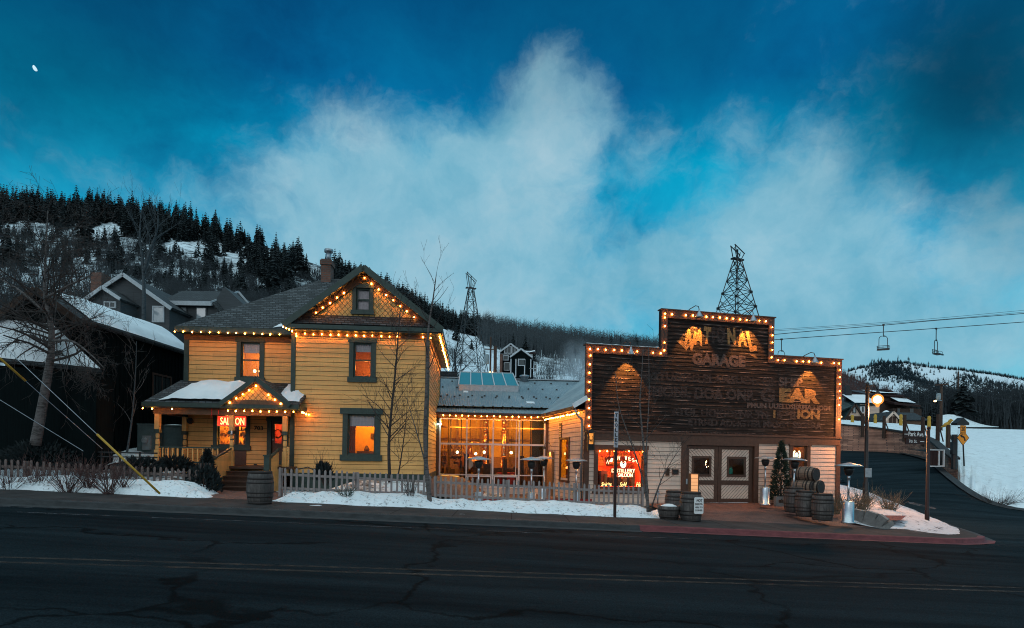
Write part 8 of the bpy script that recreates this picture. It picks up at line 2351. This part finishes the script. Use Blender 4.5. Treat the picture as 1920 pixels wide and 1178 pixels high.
def blob(px, py, rad, amp, vec=None, ex=1.0, tilt=0.0):
    rx_, rz_ = ray(px, py); d = Vector((rx_, 1, rz_)).normalized()
    # offset from the blob's centre, squeezed along one direction to make it oval
    u = Vector((math.cos(tilt), 0, math.sin(tilt))); u = (u - d*u.dot(d)).normalized()
    sb = N(nt, 'ShaderNodeVectorMath', operation='SUBTRACT'); L(nt, vec or WDv, sb.inputs[0]); sb.inputs[1].default_value = d
    dt = N(nt, 'ShaderNodeVectorMath', operation='DOT_PRODUCT'); L(nt, sb.outputs[0], dt.inputs[0]); dt.inputs[1].default_value = u
    ln = N(nt, 'ShaderNodeVectorMath', operation='LENGTH'); 
    if ex != 1.0:
        sc2 = N(nt, 'ShaderNodeVectorMath', operation='SCALE'); sc2.inputs[0].default_value = u; L(nt, mth(nt, 'MULTIPLY', dt.outputs['Value'], -(1-1/ex)), sc2.inputs['Scale'])
        ad = N(nt, 'ShaderNodeVectorMath', operation='ADD'); L(nt, sb.outputs[0], ad.inputs[0]); L(nt, sc2.outputs[0], ad.inputs[1]); L(nt, ad.outputs[0], ln.inputs[0])
    else: L(nt, sb.outputs[0], ln.inputs[0])
    r_ = rad/FPX/Vector((rx_, 1, rz_)).length
    mr = N(nt, 'ShaderNodeMapRange', interpolation_type='SMOOTHSTEP'); mr.inputs['From Min'].default_value = r_; mr.inputs['From Max'].default_value = r_*.15
    L(nt, ln.outputs['Value'], mr.inputs['Value'])
    return mth(nt, 'MULTIPLY', mr.outputs[0], amp)
def total(bl):
    s = bl[0]
    for b in bl[1:]: s = mth(nt, 'ADD', s, b)
    return s
pale = total([blob(1045, 175, 150, .72, tilt=1.3, ex=1.2), blob(1010, 290, 240, .52), blob(850, 310, 230, .40, ex=1.3, tilt=-.6), blob(690, 390, 230, .46, ex=1.6, tilt=-.5), blob(590, 460, 190, .40, ex=1.5, tilt=-.5), blob(820, 520, 250, .70, ex=1.8), blob(1010, 570, 160, .45, ex=1.6),
  blob(1480, 370, 130, .62, tilt=1.2, ex=1.5), blob(1590, 460, 180, .62, ex=1.2), blob(1350, 500, 170, .62, ex=1.4), blob(1260, 480, 90, .25), blob(1860, 460, 120, .50), blob(1500, 600, 200, .55, ex=2.0), blob(1760, 640, 220, .35, ex=2.0), blob(1230, 560, 130, .30),
  blob(30, 270, 120, .12, ex=1.8), blob(1180, 420, 110, -.06), blob(1180, 350, 230, .13), blob(1350, 350, 180, .08), blob(1000, 610, 500, .14, D0, 3.0), blob(1600, 640, 420, .12, D0, 2.5), blob(250, 170, 200, -.55), blob(1235, 570, 90, -.30), blob(1700, 560, 110, -.25), blob(690, 560, 100, -.18), blob(1420, 610, 100, -.20)])
ptex = wnoise(WDv, 6.5, 10, .60, (.4, 0, 2.1), (1, 1, 1.15)); pt2 = wnoise(WDv, 19, 9, .66, (3, 1, .3), (1, 1, 1.2))
pale = mth(nt, 'SUBTRACT', pale, mth(nt, 'MULTIPLY', blob(900, -150, 420, .55, D0, 3.2), 1.0))
pm_ = mth(nt, 'ADD', pale, mth(nt, 'MULTIPLY', mth(nt, 'SUBTRACT', ptex, .5), 2.0)); pm_ = mth(nt, 'ADD', pm_, mth(nt, 'MULTIPLY', mth(nt, 'SUBTRACT', pt2, .5), .85))
cl = N(nt, 'ShaderNodeMapRange', interpolation_type='SMOOTHSTEP'); cl.inputs['From Min'].default_value = -.02; cl.inputs['From Max'].default_value = 1.0; L(nt, pm_, cl.inputs['Value'])
base = ramp(nt, sp.outputs[2], [(.0, (.19, .50, .66)), (.15, (.13, .46, .63)), (.27, (.014, .37, .60)), (.43, (.0, .305, .52)), (.52, (.0, .155, .365)), (.64, (.0, .078, .22))])
mot = wnoise(WDv, 9, 9, .68, (5, 2, .2), (1, 1, 1.6)); var = wnoise(WDv, 3.0, 7, .6, (.9, .1, 4.2)); var = mth(nt, 'ADD', mth(nt, 'MULTIPLY', var, .72), mth(nt, 'MULTIPLY', mot, .28))
base = mixc(nt, 1.0, base, ramp(nt, var, [(.34, (.42, .52, .64)), (.5, (.94, .96, .98)), (.66, (1.25, 1.32, 1.20))]), 'MULTIPLY')
ccol = ramp(nt, wnoise(WDv, 7, 7, .62, (2, 2, 2)), [(.3, (.15, .42, .56)), (.52, (.27, .52, .64)), (.72, (.40, .60, .69))])
col = mixc(nt, mth(nt, 'MULTIPLY', cl.outputs[0], .88), base, ccol)
dk = total([blob(60, 10, 420, .62, D0, 1.3), blob(1900, 90, 360, .80, D0, 1.0), blob(760, 0, 300, .22, WDv, 2.0), blob(1250, 0, 330, .25, WDv, 1.6), blob(1300, 110, 140, .15, WDv, 1.4), blob(1650, 200, 220, .16, WDv, 1.5), blob(1920, 420, 150, .22, WDv)])
col = mixc(nt, mth(nt, 'MULTIPLY', dk, 1.0, clamp=True), col, (.0, .038, .085))
# pale afterglow added behind the viewer, out of view, to light snow and facades
back = N(nt, 'ShaderNodeMapRange', interpolation_type='SMOOTHSTEP'); back.inputs['From Min'].default_value = .15; back.inputs['From Max'].default_value = -.75; L(nt, sp.outputs[1], back.inputs['Value'])
lowb = N(nt, 'ShaderNodeMapRange', interpolation_type='SMOOTHSTEP'); lowb.inputs['From Min'].default_value = 1.0; lowb.inputs['From Max'].default_value = .15; L(nt, sp.outputs[2], lowb.inputs['Value'])
gk = mth(nt, 'MULTIPLY', back.outputs[0], lowb.outputs[0])
col = mixc(nt, gk, col, (.63, .78, .84))
zen = N(nt, 'ShaderNodeMapRange', interpolation_type='SMOOTHSTEP'); zen.inputs['From Min'].default_value = .67; zen.inputs['From Max'].default_value = .86; L(nt, sp.outputs[2], zen.inputs['Value'])
col = mixc(nt, zen.outputs[0], col, (.88, 1.22, 1.32))  # zenith brightened above the view as added fill for snow and walls
SUN_EL, SUN_AZ = R(6), R(200)
ns = N(nt, 'ShaderNodeTexSky', sky_type='NISHITA'); ns.sun_disc = False; ns.sun_elevation = SUN_EL; ns.sun_rotation = SUN_AZ
bg1 = N(nt, 'ShaderNodeBackground'); L(nt, col, bg1.inputs[0]); bg1.inputs[1].default_value = 1.0
bg2 = N(nt, 'ShaderNodeBackground'); L(nt, mixc(nt, 1.0, ns.outputs[0], (.35, .7, 1.0), 'MULTIPLY'), bg2.inputs[0]); bg2.inputs[1].default_value = .004
ad = N(nt, 'ShaderNodeAddShader'); L(nt, bg1.outputs[0], ad.inputs[0]); L(nt, bg2.outputs[0], ad.inputs[1])
wo = N(nt, 'ShaderNodeOutputWorld'); L(nt, ad.outputs[0], wo.inputs['Surface'])

sun = bpy.data.lights.new('sun', 'SUN'); sun.energy = .35; sun.angle = R(25); sun.color = (.92, .95, 1.0)
so = bpy.data.objects.new('sun', sun); COL.objects.link(so); so.rotation_euler = (R(72), 0, R(-20))

# ------------------------------------------------------------------ camera and render settings
cam = bpy.data.cameras.new('camera'); co_ = bpy.data.objects.new('camera', cam); COL.objects.link(co_)
cam.sensor_width = 36; cam.sensor_fit = 'HORIZONTAL'; cam.lens = FPX/1920*36; cam.shift_y = (HY-589)/1920; cam.shift_x = 0
cam.clip_start = .1; cam.clip_end = 8000
co_.location = (0, 0, CZ); co_.rotation_euler = (R(90), -ROLL, 0)
sc.camera = co_
sc.view_settings.view_transform = 'Standard'; sc.view_settings.look = 'None'; sc.view_settings.exposure = 0; sc.view_settings.gamma = 1
sc.render.engine = 'CYCLES'
c = sc.cycles
c.use_denoising = True; c.pixel_filter_type = 'BLACKMAN_HARRIS'; c.filter_width = 1.05; c.denoiser = 'OPENIMAGEDENOISE'; c.denoising_input_passes = 'RGB_ALBEDO_NORMAL'; c.denoising_prefilter = 'NONE'
c.max_bounces = 6; c.diffuse_bounces = 2; c.glossy_bounces = 3; c.transmission_bounces = 4; c.transparent_max_bounces = 12; c.volume_bounces = 1
c.sample_clamp_indirect = 1.5; c.caustics_reflective = False; c.caustics_refractive = False
c.use_light_tree = True
c.volume_step_rate = 2.0
